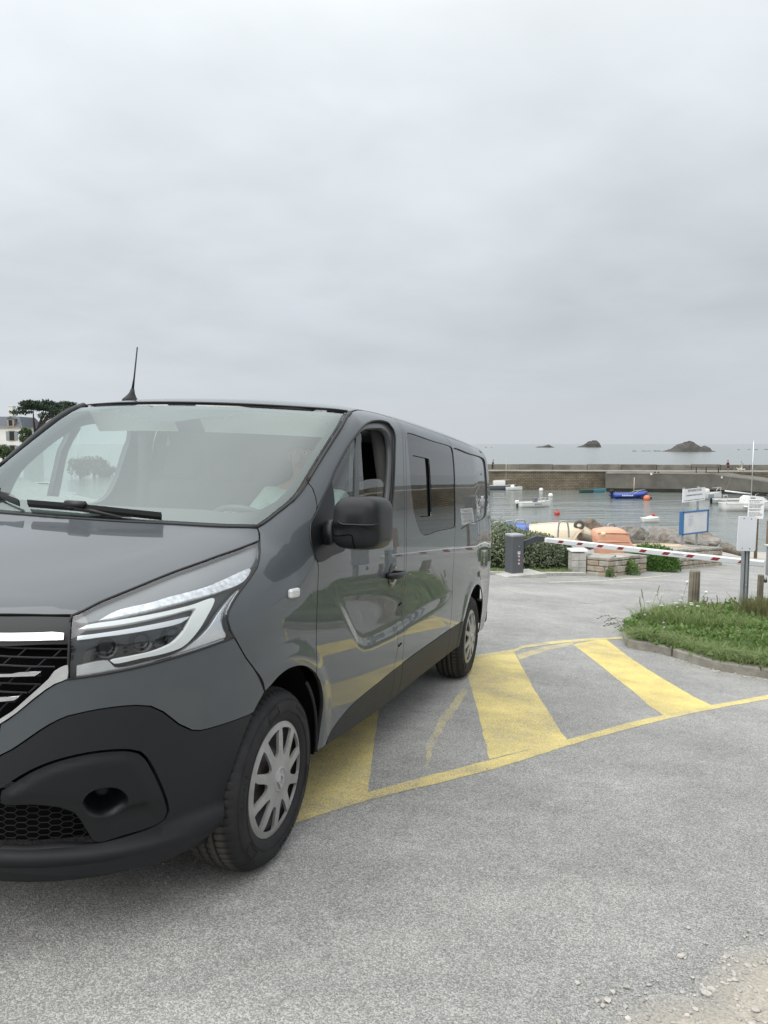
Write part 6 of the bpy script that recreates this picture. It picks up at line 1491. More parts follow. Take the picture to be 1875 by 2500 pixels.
# ================================================================== STONE WALLS
stoneM=[mat('wall_stone_%s'%n,c,rough=.95,var=.3,vscale=7,bump=.012,bscale=22) for n,c in(('grey',(.33,.31,.27)),('warm',(.38,.34,.27)),('pale',(.42,.39,.335)),('rust',(.36,.295,.225)))]
mort=mat('wall_mortar',(.21,.195,.165),rough=1,var=.2,vscale=12)
def stone_wall(name,label,base,height,th,rows,seed,lmin,lmax,captop=True):
    r=random.Random(seed); e=empty(name,base[0],0,label,'stone wall'); O=base[0]
    for a,b in zip(base[:-1],base[1:]):
        d=Vector((b.x-a.x,b.y-a.y,b.z-a.z)); L=d.length; d/=L; up=Vector((0,0,1)); n=Vector((d.y,-d.x,0)).normalized()
        core=MB(); q=[a-n*.03,b-n*.03,b-n*th,a-n*th]; core.add([p-O+Vector((0,0,-.15)) for p in q]+[p-O+up*(height-.02) for p in q],[(0,1,5,4),(1,2,6,5),(2,3,7,6),(3,0,4,7),(4,5,6,7)]); core.build('wall_core',mort,e)
        z=-.03; hs=[]; 
        for k in range(rows): hs.append(r.uniform(.8,1.25))
        s=height/sum(hs); hs=[h*s for h in hs]
        for k,h in enumerate(hs):
            x=-r.uniform(0,.05); 
            while x<L-.03:
                w=min(r.uniform(lmin,lmax),L-x); w=L-x if L-x-w<lmin*.45 else w
                g=.010; st=MB(); m_=r.choice(stoneM); pro=r.uniform(.0,.022)
                hh=h-g; ww=w-g
                bm=bmesh.new(); bmesh.ops.create_cube(bm,size=1)
                for v in bm.verts: v.co=Vector((v.co.x*ww+r.uniform(-.008,.008),v.co.y*.10,v.co.z*hh+r.uniform(-.008,.008)))
                bmesh.ops.bevel(bm,geom=bm.edges[:],offset=min(.016,hh*.2),segments=1,affect='EDGES')
                bm.verts.index_update(); c=a+d*(max(x,0)+ww/2)+up*(z+h/2)+n*(pro-.045)-O
                Rm=Matrix(((d.x,-n.x,up.x),(d.y,-n.y,up.y),(d.z,-n.z,up.z)))
                st.add([Rm@v.co+c for v in bm.verts],[[v.index for v in f.verts] for f in bm.faces]); bm.free()
                st.build('stone',m_,e); x+=w
            z+=h
        if captop:
            x=0
            while x<L-.02:
                w=min(r.uniform(.5,.9),L-x); w=L-x if L-x-w<.25 else w
                st=MB(); q=[a+d*(x+.004)+n*.012,a+d*(x+w-.004)+n*.012,a+d*(x+w-.004)-n*(th+.01),a+d*(x+.004)-n*(th+.01)]
                zz=height-.015+r.uniform(-.008,.012)
                st.add([p-O+up*zz for p in q]+[p-O+up*(zz+.05+r.uniform(0,.015)) for p in q],[(0,1,5,4),(1,2,6,5),(2,3,7,6),(3,0,4,7),(4,5,6,7)]); bevel(st.build('coping_stone',stoneM[r.choice((0,0,2))],e),.012,2); x+=w
    return e
stone_wall('stone_wall','low grey stone wall with rough coping beside the barrier cabinet, nearer of two',[G(1432,1403),G(1487,1408.5),G(1578,1396)],.36,.52,3,5,.15,.34)
stone_wall('stone_wall','low tan stone wall carrying the information board posts, further of two',[G(1632,1392.5),G(1762,1379.5)],.46,1.25,4,9,.13,.28)
# concrete block stack with a white slab
e=empty('concrete_blocks',G(1416,1402),0,'pale concrete block pillar with a white slab on top, between hedge and stone wall','pillar')
for i in range(2):
    for k in range(3):
        mb=MB(); mb.box((-.115+i*.155 if True else 0,.12+i*-.0,.065+k*.158),(.15,.34,.152),bev=.006); mb.build('block',concp,e)
c=e.location+Vector((-.03,.15,.485)); o=MB().box((0,0,.02),(.36,.42,.035),bev=.004).build('white_slab',mat('slab_white',(.78,.78,.76),rough=.6),None,c); tag(o,'thin white slab lying on the concrete blocks','slab')
# concrete apron to the slip, logs
ap=[G(1765,1372),G(1990,1376),G(1990,1352),G(1762,1345)]
flat('slipway',[ap],mat('slipway_concrete',(.38,.36,.32),rough=.95,var=.2,vscale=1.2),.004,[0])
logm=mat('driftwood_log',(.16,.14,.11),rough=.95,var=.4,vscale=6,bump=.01,bscale=20)
for a,b,r_,lab in(((1548,1326,25.5),(1648,1333,24.5),.10,'long weathered log behind the pale upturned boat'),((1764,1338,24.5),(1812,1350,23.3),.12,'weathered log lying on the slip behind the sign post'),((1404,1308,21),(1456,1319,20.5),.10,'dark log between the cream boat and the orange boat')):
    o=MB().tube([at(*a),at(*a).lerp(at(*b),.5)+Vector((0,0,.015)),at(*b)],[r_,r_*1.05,r_*.95],9).build('log',logm); tag(o,lab,'log')
stump=G(1845,1362); o=None
# boulders along the shore
bou=[mat('boulder_grey',(.22,.205,.18),rough=.95,var=.4,vscale=2.5,bump=.03,bscale=5),mat('boulder_brown',(.19,.15,.115),rough=.95,var=.4,vscale=2.5,bump=.03,bscale=5)]
B_=[(1412,1302,23,.34,.30),(1445,1303,23.5,.42,.42),(1553,1312,26,.62,.40),(1530,1308,26.5,.5,.40),(1576,1316,26,.26,.22),(1594,1318,25.5,.34,.24),(1619,1310,27,.85,.30),(1626,1318,25.8,.5,.22),(1676,1318,25.2,.80,.34),(1645,1322,24.8,.4,.2),(1712,1318,26,.62,.3),(1725,1322,25.5,.5,.22),(1774,1333,26.5,.30,.14),(1500,1310,27.5,.5,.3)]
BL_=['rough brown grey boulder against the tip of the cream boat','pointed grey boulder standing directly left of the salmon orange boat','grey boulder sloping down on the right side of the salmon orange boat','grey boulder partly hidden behind the right end of the salmon orange boat','small brown rock right of the salmon orange boat, first along the shore','small rounded boulder left of the long flat shore boulder','longest flat grey boulder on the shore, left of the notice board','dark boulder leaning on the front of the long flat shore boulder','broad grey boulder behind the left post of the notice board','small low boulder between the long flat boulder and the notice board','sloping grey boulder behind the right post of the notice board','low boulder at the right end of the boulder row by the notice board','small peaked rock out on the slip above the weathered log','dark boulder mostly hidden behind the salmon orange boat']
for i,(px,py,Y,rx,rz) in enumerate(B_):
    c=at(px,py,Y); bm=bmesh.new(); bmesh.ops.create_icosphere(bm,subdivisions=4,radius=1); rr=random.Random(i+40)
    cuts=[(Vector((rr.uniform(-1,1),rr.uniform(-1,1),rr.uniform(-.4,1))).normalized(),rr.uniform(.55,.85)) for _ in range(16)]
    for v in bm.verts:
        p=v.co.normalized(); q0=p.copy()
        for n,dd in cuts:
            t=p.dot(n)-dd
            if t>0: p=p-n*t*.92
        p*=1+.09*noise.noise(q0*3+Vector((i,0,0)))+.05*noise.noise(q0*8+Vector((i,3,0)))+.03*abs(noise.noise(q0*17+Vector((i,5,0))))
        v.co=Vector((p.x*rx,p.y*rx*.8,p.z*rz*1.15))
    me=bpy.data.meshes.new('boulder'); bm.to_mesh(me); bm.free(); me.materials.append(bou[i%3==1]); o=bpy.data.objects.new('boulder',me); COL.objects.link(o); o.location=c
    tag(o,BL_[i],'boulder','shore boulders')
# ================================================================== BOATS ASHORE
def shade(m): return m
cream=mat('gelcoat_cream',(.66,.57,.42),rough=.45,var=.06,vscale=2); orangeb=mat('gelcoat_salmon',(.68,.36,.24),rough=.42,var=.08,vscale=2); blueb=mat('gelcoat_blue',(.10,.17,.46),rough=.45,var=.1,vscale=2); sandb=mat('gelcoat_sand',(.62,.48,.33),rough=.5,var=.08,vscale=2)
def upturned(name,c,L,B,H,head,m,label,tilt=0,roll=0,ridges=True,blunt=.35):
    e=empty(name,c,0,label,'boat'); e.rotation_euler=(roll,tilt,head)
    R=[];n=17
    for i in range(n):
        t=i/(n-1); x=-L/2+L*t
        w=B/2*(blunt+(1-blunt)*math.sin(min(1,t/.45)*math.pi/2)) if t<.45 else B/2*max(.03,(1-((t-.45)/.55)**2.6)); hh=H*(.86+.14*math.sin(math.pi*t)) if t<.7 else H*(.86+.14*math.sin(math.pi*t))*(1-.45*((t-.7)/.3)**2)
        R.append([(x,-w*1.04,0),(x,-w*1.0,.06*hh),(x,-w*.97,.35*hh),(x,-w*.93,.42*hh),(x,-w*.86,.68*hh),(x,-w*.78,.76*hh),(x,-w*.5,.93*hh),(x,0,hh),(x,w*.5,.93*hh),(x,w*.78,.76*hh),(x,w*.86,.68*hh),(x,w*.93,.42*hh),(x,w*.97,.35*hh),(x,w*1.0,.06*hh),(x,w*1.04,0)])
    mb=MB(); mb.loft(R,close=False,cap0=True,cap1=True); h=mb.build('hull',m,e); bevel(h,.03,3,50)
    mb=MB(); mb.tube([Vector(q[0]) for q in R]+[Vector(q[-1]) for q in R[::-1]]+[Vector(R[0][0])],.03,6); mb.build('rim',m,e)
    if ridges:
        mb=MB(); mb.tube([Vector(q[7])+Vector((0,0,.005)) for q in R],.025,6); mb.build('keel',m,e)
    return e
c=at(1369,1311,21.3); upturned('upturned_boat',c-Vector((0,0,.10)),1.75,1.0,.48,-.15,cream,'cream upturned dinghy lying behind the hedge under a steel hoop')
p=at(1414,1282,21.0); o=MB(); 
o=MB().tube([p+Vector((.11*math.cos(q),-.05*math.sin(q)*.3,.10*math.sin(q))) for q in np.linspace(0,2*math.pi,17)],.045,8,cap=False).build('tyre_fender',mat('old_rubber',(.10,.095,.09),rough=.8)); tag(o,'grey round tyre fender resting on the bow of the cream boat','fender')
o=MB().loft([[at(1394,1322,20.6),at(1400,1322,20.6),at(1400,1322,20.4)],[at(1409,1298,20.8),at(1416,1300,20.8),at(1414,1302,20.6)],[at(1421,1292,21),at(1427,1292,21),at(1424,1294,20.8)]],smooth=False).build('tarpaulin',mat('tarpaulin_beige',(.48,.38,.27),rough=.8)); tag(o,'beige folded tarpaulin hanging off the bow of the cream boat','tarpaulin')
c=at(1258,1297,21.8); upturned('upturned_boat',c-Vector((0,0,.05)),1.45,.85,.26,-.1,blueb,'blue upturned dinghy under the steel hoops behind the hedge')
# the salmon boat stands on its side with its bottom towards the car park
e=empty('beached_boat',at(1497,1350,19.6),0,'salmon orange dinghy hull standing upright behind the stone wall','boat')
OUT=[(1452,1299),(1458,1294.5),(1470,1292),(1487,1289.8),(1505,1289.6),(1517,1291),(1528,1296),(1535,1304),(1539,1314),(1541,1322),(1545,1327),(1545.5,1345),(1542,1368),(1470,1372),(1460,1350),(1455,1318)]
rings=[]
ctr=at(1498,1334,19.6)
for dy,sc in((-.10,.55),(-.09,.80),(-.05,.93),(.02,.985),(.10,1.0),(.34,1.0),(.42,.99)):
    rings.append([ctr+(at(px,py,19.6)-ctr)*sc+Vector((0,dy,0))-e.location for px,py in OUT])
mb=MB(); mb.loft(rings); h=mb.build('hull',orangeb,e)
for yy0,yy1 in((1301,1303),(1322,1324)):
    a=at(1460,yy0,19.52); b=at(1536,yy1,19.52); mb=MB(); mb.tube([a-e.location,a.lerp(b,.5)+Vector((0,-.02,.012))-e.location,b-e.location],.022,6); mb.build('chine',orangeb,e)
p=at(1473,1304,19.3); o=MB().blob(p,.062,2,0).build('float',mat('float_cream',(.70,.60,.38),rough=.5)); tag(o,'cream ball float tied to the salmon orange boat','float')
c=at(1614,1345,21.2); upturned('upturned_boat',c-Vector((0,0,.06)),1.7,.85,.24,-.12,sandb,'pale sand coloured upturned boat behind the boom and bush')
hoopm=mat('galvanised_hoop',(.33,.35,.36),rough=.45,metal=.5)
def hoop(x0,x1,yt,yb,Y,label,group=None,bend=0):
    a,b=at(x0,yb,Y),at(x1,yb,Y+bend); ta,tb=at(x0+2,yt+3,Y),at(x1-2,yt+3,Y+bend); r=.08
    pts=[a,a.lerp(ta,.6),ta-Vector((0,0,.10)),ta.lerp(tb,.12)+Vector((0,0,.0)),ta.lerp(tb,.5)+Vector((0,0,.02)),ta.lerp(tb,.88),tb-Vector((0,0,.10)),b.lerp(tb,.6),b]
    q=crm(np.array([tuple(p) for p in pts]),.03); o=MB().tube([Vector(p) for p in q],.024,7).build('steel_hoop',hoopm); tag(o,label,'hoop',group)
hoop(1200,1231,1273.5,1292,21.0,'bent steel hoop at the left end of the blue boat, lowest of three')
hoop(1229,1258,1271,1292,21.2,'bent steel hoop over the middle of the blue boat')
hoop(1256,1286,1267.5,1290,21.4,'bent steel hoop at the right end of the blue boat, tallest of three')
hoop(1362,1389,1271.5,1312,20.6,'steel hoop standing in front of the cream boat')
hoop(1481,1504,1278,1296,21.2,'steel hoop behind the salmon orange boat',bend=.2)
# ================================================================== SIGNS
galv=mat('galvanised_steel',(.38,.40,.42),rough=.42,metal=.55,var=.15,vscale=6); signw=mat('sign_white',(.76,.77,.78),rough=.4,var=.05,vscale=3); txt=mat('sign_text_black',(.03,.03,.035),rough=.5); bluef=mat('board_frame_blue',(.035,.13,.30),rough=.4)
L_,R2=at(1671,1300,21.3),at(1706,1300,22.0); u=(R2-L_); u.z=0; u.normalize(); nf=Vector((u.y,-u.x,0)); nf=nf if nf.y<0 else -nf
gl_=lambda p:land_z(p.x,p.y)
e=empty('information_board',Vector((L_.x,L_.y,4.7)),0,'white information sign on two posts above a blue framed notice board','sign'); O=e.location
for p in(L_,R2):
    mb=MB(); mb.box(Vector((p.x,p.y,5.40))-O-nf*.06,(.055,.055,2.16)); mb.build('post',galv,e)
def plate(px,py,Y,w,h,tilt=0): pass
def quad_plate(name,c,w,h,th,m,par,bev=.0):
    M=basis(u,nf,c-O); mb=MB(); mb.add([M@Vector((x,y,z)) for x in(-w/2,w/2) for y in(-h/2,h/2) for z in(-th/2,th/2)],[(0,1,3,2),(4,6,7,5),(0,4,5,1),(2,3,7,6),(0,2,6,4),(1,5,7,3)]); return mb.build(name,m,par),M
c1=(at(1667,1210,21.22)+at(1720.7,1206,22.30))*.5; W1=(at(1720.7,1206,22.30)-at(1667,1210,21.22)); W1=Vector((W1.x,W1.y,0)).length
pl,M=quad_plate('sign_plate',c1,W1,.365,.02,signw,e)
text_obj('heading','INFORMATIONS',.105,M@Matrix.Translation((.02,.125,.012)),txt,pl,.0006,sx=.98*W1/1.22)
text_obj('line','STATIONNEMENT INTERDIT AUX VEHICULES',.058,M@Matrix.Translation((.0,-.005,.012)),txt,pl,.0006,sx=.76*W1/1.22)
mb=MB(); r=random.Random(3); x=-W1*.44
while x<W1*.44:
    w=r.uniform(.02,.075); mb.box((0,0,0),(.001,.001,.001)) if False else mb.add([M@Vector((xx,yy,.0115)) for xx,yy in((x,-.150),(x+w,-.150),(x+w,-.132),(x,-.132))],[(0,1,2,3)]); x+=w+r.uniform(.008,.03)
mb.build('fine_print',txt,pl)
c2=(at(1661,1277,21.15)+at(1726,1272,21.95))*.5; W2=at(1724,1272,21.95)-at(1662,1277,21.15); W2=Vector((W2.x,W2.y,0)).length; H2_=.655
u_old=u; u=(at(1726,1272,21.95)-at(1661,1277,21.15)); u.z=0; u.normalize(); nf=Vector((u.y,-u.x,0)); nf=nf if nf.y<0 else -nf
fr2,M=quad_plate('board_back',c2,W2,H2_,.09,bluef,e)
for dx,dy,w,h in((0,H2_/2-.02,W2,.04),(0,-H2_/2+.02,W2,.04),(-W2/2+.03,0,.06,H2_),(W2/2-.03,0,.06,H2_)):
    mb=MB(); mb.add([M@Vector((dx+sx*w/2,dy+sy*h/2,z)) for z in(.045,.065) for sx,sy in((-1,-1),(1,-1),(1,1),(-1,1))],[(0,1,5,4),(1,2,6,5),(2,3,7,6),(3,0,4,7),(4,5,6,7)]); mb.build('frame_rail',bluef,fr2)
mb=MB(); mb.add([M@Vector((sx*(W2/2-.05),sy*(H2_/2-.035),.049)) for sx,sy in((-1,-1),(1,-1),(1,1),(-1,1))],[(0,1,2,3)]); mb.build('notice_sheet',mat('faded_notice',(.62,.63,.64),rough=.35,var=.10,vscale=2.2),fr2)
mb=MB(); mb.add([M@Vector((x,y,.0505)) for x,y in((-.36,-.08),(-.20,-.10),(-.12,.0),(-.14,.13),(-.34,.14))],[(0,1,2,3,4)]); mb.build('faded_map',mat('faded_map_lilac',(.50,.51,.57),rough=.4),fr2)
mb=MB()
for x,y,w in((-.30,.17,.06),(-.22,.175,.10),(-.42,.17,.03),(-.10,.06,.012),(-.11,-.05,.012)): mb.add([M@Vector((x+a*w,y+b*.012,.0515)) for a,b in((0,0),(1,0),(1,1),(0,1))],[(0,1,2,3)])
mb.build('faded_print',mat('faded_ink',(.12,.12,.14)),fr2)
# steel post with the blank back of a sign
pb=G(1814,1505); e=empty('sign_post',pb,0,'galvanised post carrying a blank white panel with four bolts','sign'); tilt=R_(.6)
mb=MB(); 
for dx in(-.036,.036): mb.box((dx,0,.50),(.010,.085,1.15))
mb.box((0,0,.50),(.066,.010,1.15)); mb.box((0,-.045,.50),(.03,.012,1.15)); mb.build('post',galv,e)
c=at(1823,1303,10.72)-pb; M=Matrix.Translation(c)@Matrix.Rotation(R_(1.2),4,'Y')@Matrix.Rotation(R_(6),4,'Z')
def sheared(x,z,y): return M@Vector((x,y,z))
mb=MB(); w,h=.272,.485; ol=[(-w/2+.01,-h/2),(w/2-.01,-h/2),(w/2,-h/2+.01),(w/2,h/2-.01),(w/2-.01,h/2),(-w/2+.01,h/2),(-w/2,h/2-.01),(-w/2,-h/2+.01)]
mb.prism([sheared(x,z,-.012) for x,z in ol],M.to_3x3()@Vector((0,.018,0))); pn=mb.build('panel',mat('panel_white',(.66,.68,.72),rough=.45,var=.03,vscale=3),e)
for x,z in((-.06,.215),(.05,.21),(-.06,-.205),(.05,-.21)):
    mb=MB(); mb.lathe([(0,.006),(.006,.005),(.008,0)],8,Matrix.Translation(sheared(x,z,-.012))@Matrix.Rotation(R_(90),4,'X')); mb.build('bolt',mat('bolt_dark',(.05,.05,.05),rough=.5),pn)
mb=MB(); mb.lathe([(0,.012),(.010,.010),(.012,0)],8,Matrix.Translation((-.002,-.055,.46))@Matrix.Rotation(R_(90),4,'X')); mb.build('bolt',galv,e)
# text notice on a dark stake further back
sb=G(1844,1364); Yb=sb.y; e=empty('notice_stake',sb,0,'white notice with lines of black text on a dark wooden stake','sign')
top=at(1844,1240,Yb); mb=MB(); mb.box((0,0,(top.z-sb.z)/2),(.085,.085,top.z-sb.z),bev=.006); mb.build('stake',mat('stake_dark_wood',(.10,.08,.045),rough=.9,var=.3,vscale=9),e)
w=39*Yb/FPX; h=49*Yb/FPX; c=at(1845.5,1242,Yb-.06)-sb; M=Matrix.Translation(c)@Matrix.Rotation(R_(1.0),4,'Y')
mb=MB(); mb.add([M@Vector((x*w/2,y,z*h/2)) for y in(-.008,.008) for x,z in((-1,-1),(1,-1),(1,1),(-1,1))],[(0,1,2,3),(4,7,6,5),(0,4,5,1),(1,5,6,2),(2,6,7,3),(3,7,4,0)]); pn=mb.build('notice_plate',signw,e)
mb=MB(); r=random.Random(5)
for line,yz,wd in((0,.405,.80),(0,.335,.66),(1,.235,.90),(1,.175,.82),(1,.115,.74),(1,.055,.72),(2,-.04,.76),(2,-.10,.66),(3,-.205,.72),(3,-.265,.86),(3,-.325,.82),(3,-.385,.40)):
    x=-w*.43; end=x+w*wd
    while x<end:
        k=r.uniform(.02,.07)*w/.4*.8; mb.add([M@Vector((xx,-.0095,zz)) for xx,zz in((x,yz*h-.010),(min(x+k,end),yz*h-.010),(min(x+k,end),yz*h+.009),(x,yz*h+.009))],[(0,1,2,3)]); x+=k+r.uniform(.006,.014)
mb.build('fine_print',txt,pn)
# wooden bollards
def bollard(px,py,h,r_,label,lean=0,seed=0):
    p=G(px,py); e=empty('wooden_bollard',p,0,label,'bollard'); e.rotation_euler=(0,lean,0)
    mb=MB(); pr=[(r_*1.02,-.1),(r_*1.02,h*.3),(r_*.99,h*.7),(r_*.97,h-.012),(r_*.90,h),(0,h+.002)]
    V0=len(mb.v); mb.lathe(pr,22); o=mb.build('post',mat('weathered_post_wood',(.185,.165,.125),rough=.95,var=.35,vscale=5,bump=.006,bscale=18),e)
    for v in o.data.vertices:
        q=math.atan2(v.co.y,v.co.x); k=1+.03*noise.noise(Vector((math.cos(q)*1.5,math.sin(q)*1.5,v.co.z*1.5+seed))); v.co.x*=k; v.co.y*=k
    mb=MB()
    for a in(-1.2,-1.75,-2.2): mb.tube([(math.cos(a)*r_*1.0,math.sin(a)*r_*1.0,h*.25),(math.cos(a+.05)*r_*.985,math.sin(a+.05)*r_*.985,h*.98)],.0028,4)
    mb.build('drying_crack',mat('crack_dark',(.04,.032,.022),rough=1),e)
bollard(1692,1492,.60,.078,'thick weathered wooden bollard standing in the grass island',R_(.8),1)
bollard(1853,1500,.59,.044,'thin weathered wooden post just behind the galvanised sign post',R_(.4),2)
# support box of the boom at the right edge
p=G(1893,1520); e=empty('boom_rest',p,0,'grey steel boom rest with a hanging padlock at the right edge','barrier post'); z0=at(1875,1406,p.y).z-p.z; z1=at(1875,1335,p.y).z-p.z
mb=MB(); mb.box((-.005,0,(z0+z1)/2),(.25,.16,z1-z0),bev=.008); mb.build('housing',mat('rest_grey',(.27,.28,.29),rough=.5,var=.1,vscale=4),e)
mb=MB(); mb.box((-.005,0,z1+.012),(.30,.21,.022),bev=.006); mb.build('lid',mat('rest_lid',(.50,.52,.50),rough=.5),e)
mb=MB(); mb.box((.09,0,z0/2),(.07,.07,z0)); mb.build('post',galv,e)
lk=at(1866.5,1414,p.y)-p; mb=MB(); mb.box(lk+Vector((0,-.03,-.02)),(.042,.02,.045),bev=.006); pl_=mb.build('padlock',mat('padlock_dark',(.06,.055,.05),rough=.5,metal=.4),e)
mb=MB(); mb.tube([lk+Vector((-.013,-.03,0)),lk+Vector((-.012,-.03,.03)),lk+Vector((0,-.03,.042)),lk+Vector((.012,-.03,.03)),lk+Vector((.013,-.03,0))],.005,6); mb.build('shackle',galv,pl_)
p2=at(1884,1302,13.0); zg=land_z(p2.x,p2.y)
e=empty('wooden_sign',Vector((p2.x,p2.y,zg)),0,'brown wooden sign on a post behind the boom rest at the right edge','sign')
mb=MB(); mb.box((0.02,0,p2.z-zg),(.21,.03,.43)); mb.build('board',mat('board_brown',(.22,.15,.10),rough=.8,var=.2,vscale=8),e); mb=MB(); mb.box((.06,.05,(p2.z-zg)/2),(.07,.07,p2.z-zg)); mb.build('post',galv,e)
# ================================================================== GRASS ISLAND
kerbm=mat('kerb_stone',(.33,.31,.27),rough=.95,var=.3,vscale=7,bump=.008,bscale=35)
KL=[G(*p) for p in((1519,1552),(1523,1568),(1534,1581),(1562,1587),(1600,1593),(1640,1603),(1680,1616),(1720,1629),(1760,1639),(1815,1648),(1875,1657),(1960,1668),(2050,1680))]
back=[G(*p) for p in((2050,1486),(1875,1483),(1700,1494),(1620,1508),(1560,1526),(1530,1540))]
kc=crm(np.array([tuple(p) for p in KL]),.12); KH=.085
e=None
def kerb_piece(pts):
    mb=MB(); n=len(pts); inn=[]
    for i,p in enumerate(pts):
        t=(pts[min(i+1,n-1)]-pts[max(i-1,0)]); q=Vector((-t.y,t.x,0)).normalized()*.11
        inn.append(p+q)
    rings=[]
    for p,q in zip(pts,inn): rings.append([p+Vector((0,0,-.05)),p+Vector((0,0,KH-.012)),p.lerp(q,.1)+Vector((0,0,KH)),q+Vector((0,0,KH))])
    mb.loft(rings,close=False,cap0=True,cap1=True,smooth=False); return mb.build('kerb',kerbm,None,kind='structure')
kv=[Vector(p) for p in kc]; kv=[onp(p) for p in kv]; i=0
while i<len(kv)-1:
    j=min(i+8,len(kv)-1); a=list(kv[i:j+1]); a[0]=a[0].lerp(a[1],.05); a[-1]=a[-1].lerp(a[-2],.05); kerb_piece(a); i=j
isl=[onp(p,0) for p in kv]+[onp(p) for p in back]
iq=np.array([(p.x,p.y) for p in isl]); 
def isl_h(x,y):
    d=edist(np.array([[x,y]]),iq)[0]; return KH-.02+.02*min(1,d/.5)
vv,ff=tri2([iq if area(iq)>0 else iq[::-1]],.16)
soil=mesh_obj('soil',[(x,y,plane_z(x,y)+isl_h(x,y)) for x,y in vv],[tuple(t) for t in ff],mat('island_soil',(.085,.075,.045),rough=1,var=.4,vscale=9),None,True,kind='structure')
rg2=np.random.default_rng(21)
def isl_sample(n,test=None,edge=0.0):
    o=[]; lo_,hi_=iq.min(0),iq.max(0); hi_=np.minimum(hi_,[7.6,13])
    while len(o)<n:
        P=rg2.uniform(lo_,hi_,(n*2,2)); k=inside(P,iq)
        P=P[k]
        if test is not None: P=P[test(P)]
        o+=P.tolist()
    P=np.array(o[:n]); d=edist(P,iq); z=np.array([plane_z(a,b) for a,b in P])+KH-.02+.02*np.minimum(1,d/.5)
    return np.c_[P,z],d
def dens(P):           # tall growth towards the left tip
    return np.array([noise.noise(Vector((a*1.3,b*1.3,2)))*.5+.5 for a,b in P[:,:2]])
B0,d0=isl_sample(14000); L=rg2.uniform(.04,.10,len(B0))*(1+.7*dens(B0))
blades('grass',B0,L,rg2.uniform(.2,1.0,len(B0)),rg2.uniform(.003,.0065,len(B0)),gm,rg2,kind='stuff',droop=.7)
# long grass drooping over the kerb
E0=[];
for _ in range(4200):
    k=rg2.integers(4,len(kv)-2); t=rg2.random(); p=kv[k].lerp(kv[k+1],t); tt=kv[k+1]-kv[k]; q=Vector((-tt.y,tt.x,0)).normalized()
    w=abs(rg2.normal(0,.10))+.09; p=p+q*w; E0.append((p.x,p.y,plane_z(p.x,p.y)+KH-.01))
E0=np.array(E0); blades('grass_fringe',E0,rg2.uniform(.08,.20,len(E0)),rg2.uniform(.5,1.3,len(E0)),rg2.uniform(.003,.006,len(E0)),gm,rg2,kind='stuff',droop=1.0)
tip=G(1560,1560); tip2=G(1640,1530)
T0,_=isl_sample(5200,lambda P:(np.hypot(P[:,0]-tip2.x-.15,P[:,1]-tip2.y-.5)<1.25)&(P[:,1]>7.4))
blades('tall_grass',T0,rg2.uniform(.10,.27,len(T0))*np.clip(1.25-.35*(T0[:,0]-tip.x),.5,1.1),rg2.uniform(.15,.8,len(T0)),rg2.uniform(.003,.006,len(T0)),gm,rg2,kind='stuff',droop=.7)
Wd,_=isl_sample(6500,lambda P:P[:,0]>2.6); 
leaves('ground_cover_leaves',np.c_[Wd[:,:2],Wd[:,2]+rg2.uniform(.02,.11,len(Wd))*(.3+dens(Wd))],.055,gmd,None,rg2,.6,.2,kind='stuff')
# seed heads and flowers
stemm=mat('seed_stem',(.19,.17,.09),rough=.9); 
def flower(p,h,kind,label,group,seed):
    r=random.Random(seed); e=empty('wild_flower',p,0,label,'wild flower',group); lean=Vector((r.uniform(-.12,.12),r.uniform(-.12,.12),0)); top=Vector((0,0,h))+lean
    mb=MB(); mb.tube([(0,0,0),Vector((0,0,h*.5))+lean*.3,top],[.0028,.0022,.0016],4); mb.build('stem',stemm if kind=='seed' else mat('green_stem',(.08,.13,.04),rough=.8),e)
    mb=MB()
    if kind=='umbel':
        for k in range(14):
            a=k*2.4; rr=.021*math.sqrt(k/14); mb.blob(top+Vector((rr*math.cos(a),rr*math.sin(a),.008-rr*.2)),.0055,1,.2,seed=k)
        mb.build('flower_head',mat('umbel_white',(.62,.64,.56),rough=.8),e)
    elif kind=='puff': mb.blob(top,.017,2,.1); mb.build('flower_head',mat('puff_white',(.75,.75,.73),rough=.9),e)
    elif kind=='pink': mb.blob(top,(.013,.013,.014),2,.3,4); mb.build('flower_head',mat('clover_pink',(.40,.31,.34),rough=.8),e)
    else:
        for k in range(7): mb.blob(top-Vector((0,0,k*.018))-lean*(k*.018/h)+Vector((r.uniform(-.006,.006),r.uniform(-.006,.006),0)),(.0055,.0055,.012),1,.3,seed=k)
        mb.build('seed_head',mat('seed_head_brown',(.11,.085,.05),rough=.9),e)
    return e
fl_=[('umbel',(1603,1500),.42),('umbel',(1622,1505),.46),('umbel',(1650,1508),.44),('umbel',(1672,1512),.40),('umbel',(1690,1515),.40),('umbel',(1700,1525),.36),('umbel',(1640,1525),.40),('umbel',(1615,1520),.38),('umbel',(1708,1520),.34),('umbel',(1580,1512),.38)]
for i,(k,(px,py),h) in enumerate(fl_): p=G(px,py+20); p.z+=.05; flower(p,h*.72,k,'white umbel flower head in the tall weeds at the island tip','white umbels in the island weeds',i)
for i,((px,py),h) in enumerate((((1660,1500),.55),((1692,1508),.60),((1692,1520),.52))): p=G(px,py+12); p.z+=.05; flower(p,h*.8,'puff',('white fluffy seed ball left of the thick bollard','white fluffy seed ball in front of the thick bollard, upper one','white fluffy seed ball in front of the thick bollard, lower one')[i],'fluffy seed balls by the bollard',20+i)
for i,((px,py),h) in enumerate((((1664,1530),.30),((1668,1532),.31),((1590,1545),.26),((1617,1558),.20),((1620,1566),.18))): p=G(px,py+18); p.z+=.04; flower(p,h,'pink','small pink clover flower low in the island grass','pink clover flowers',30+i)
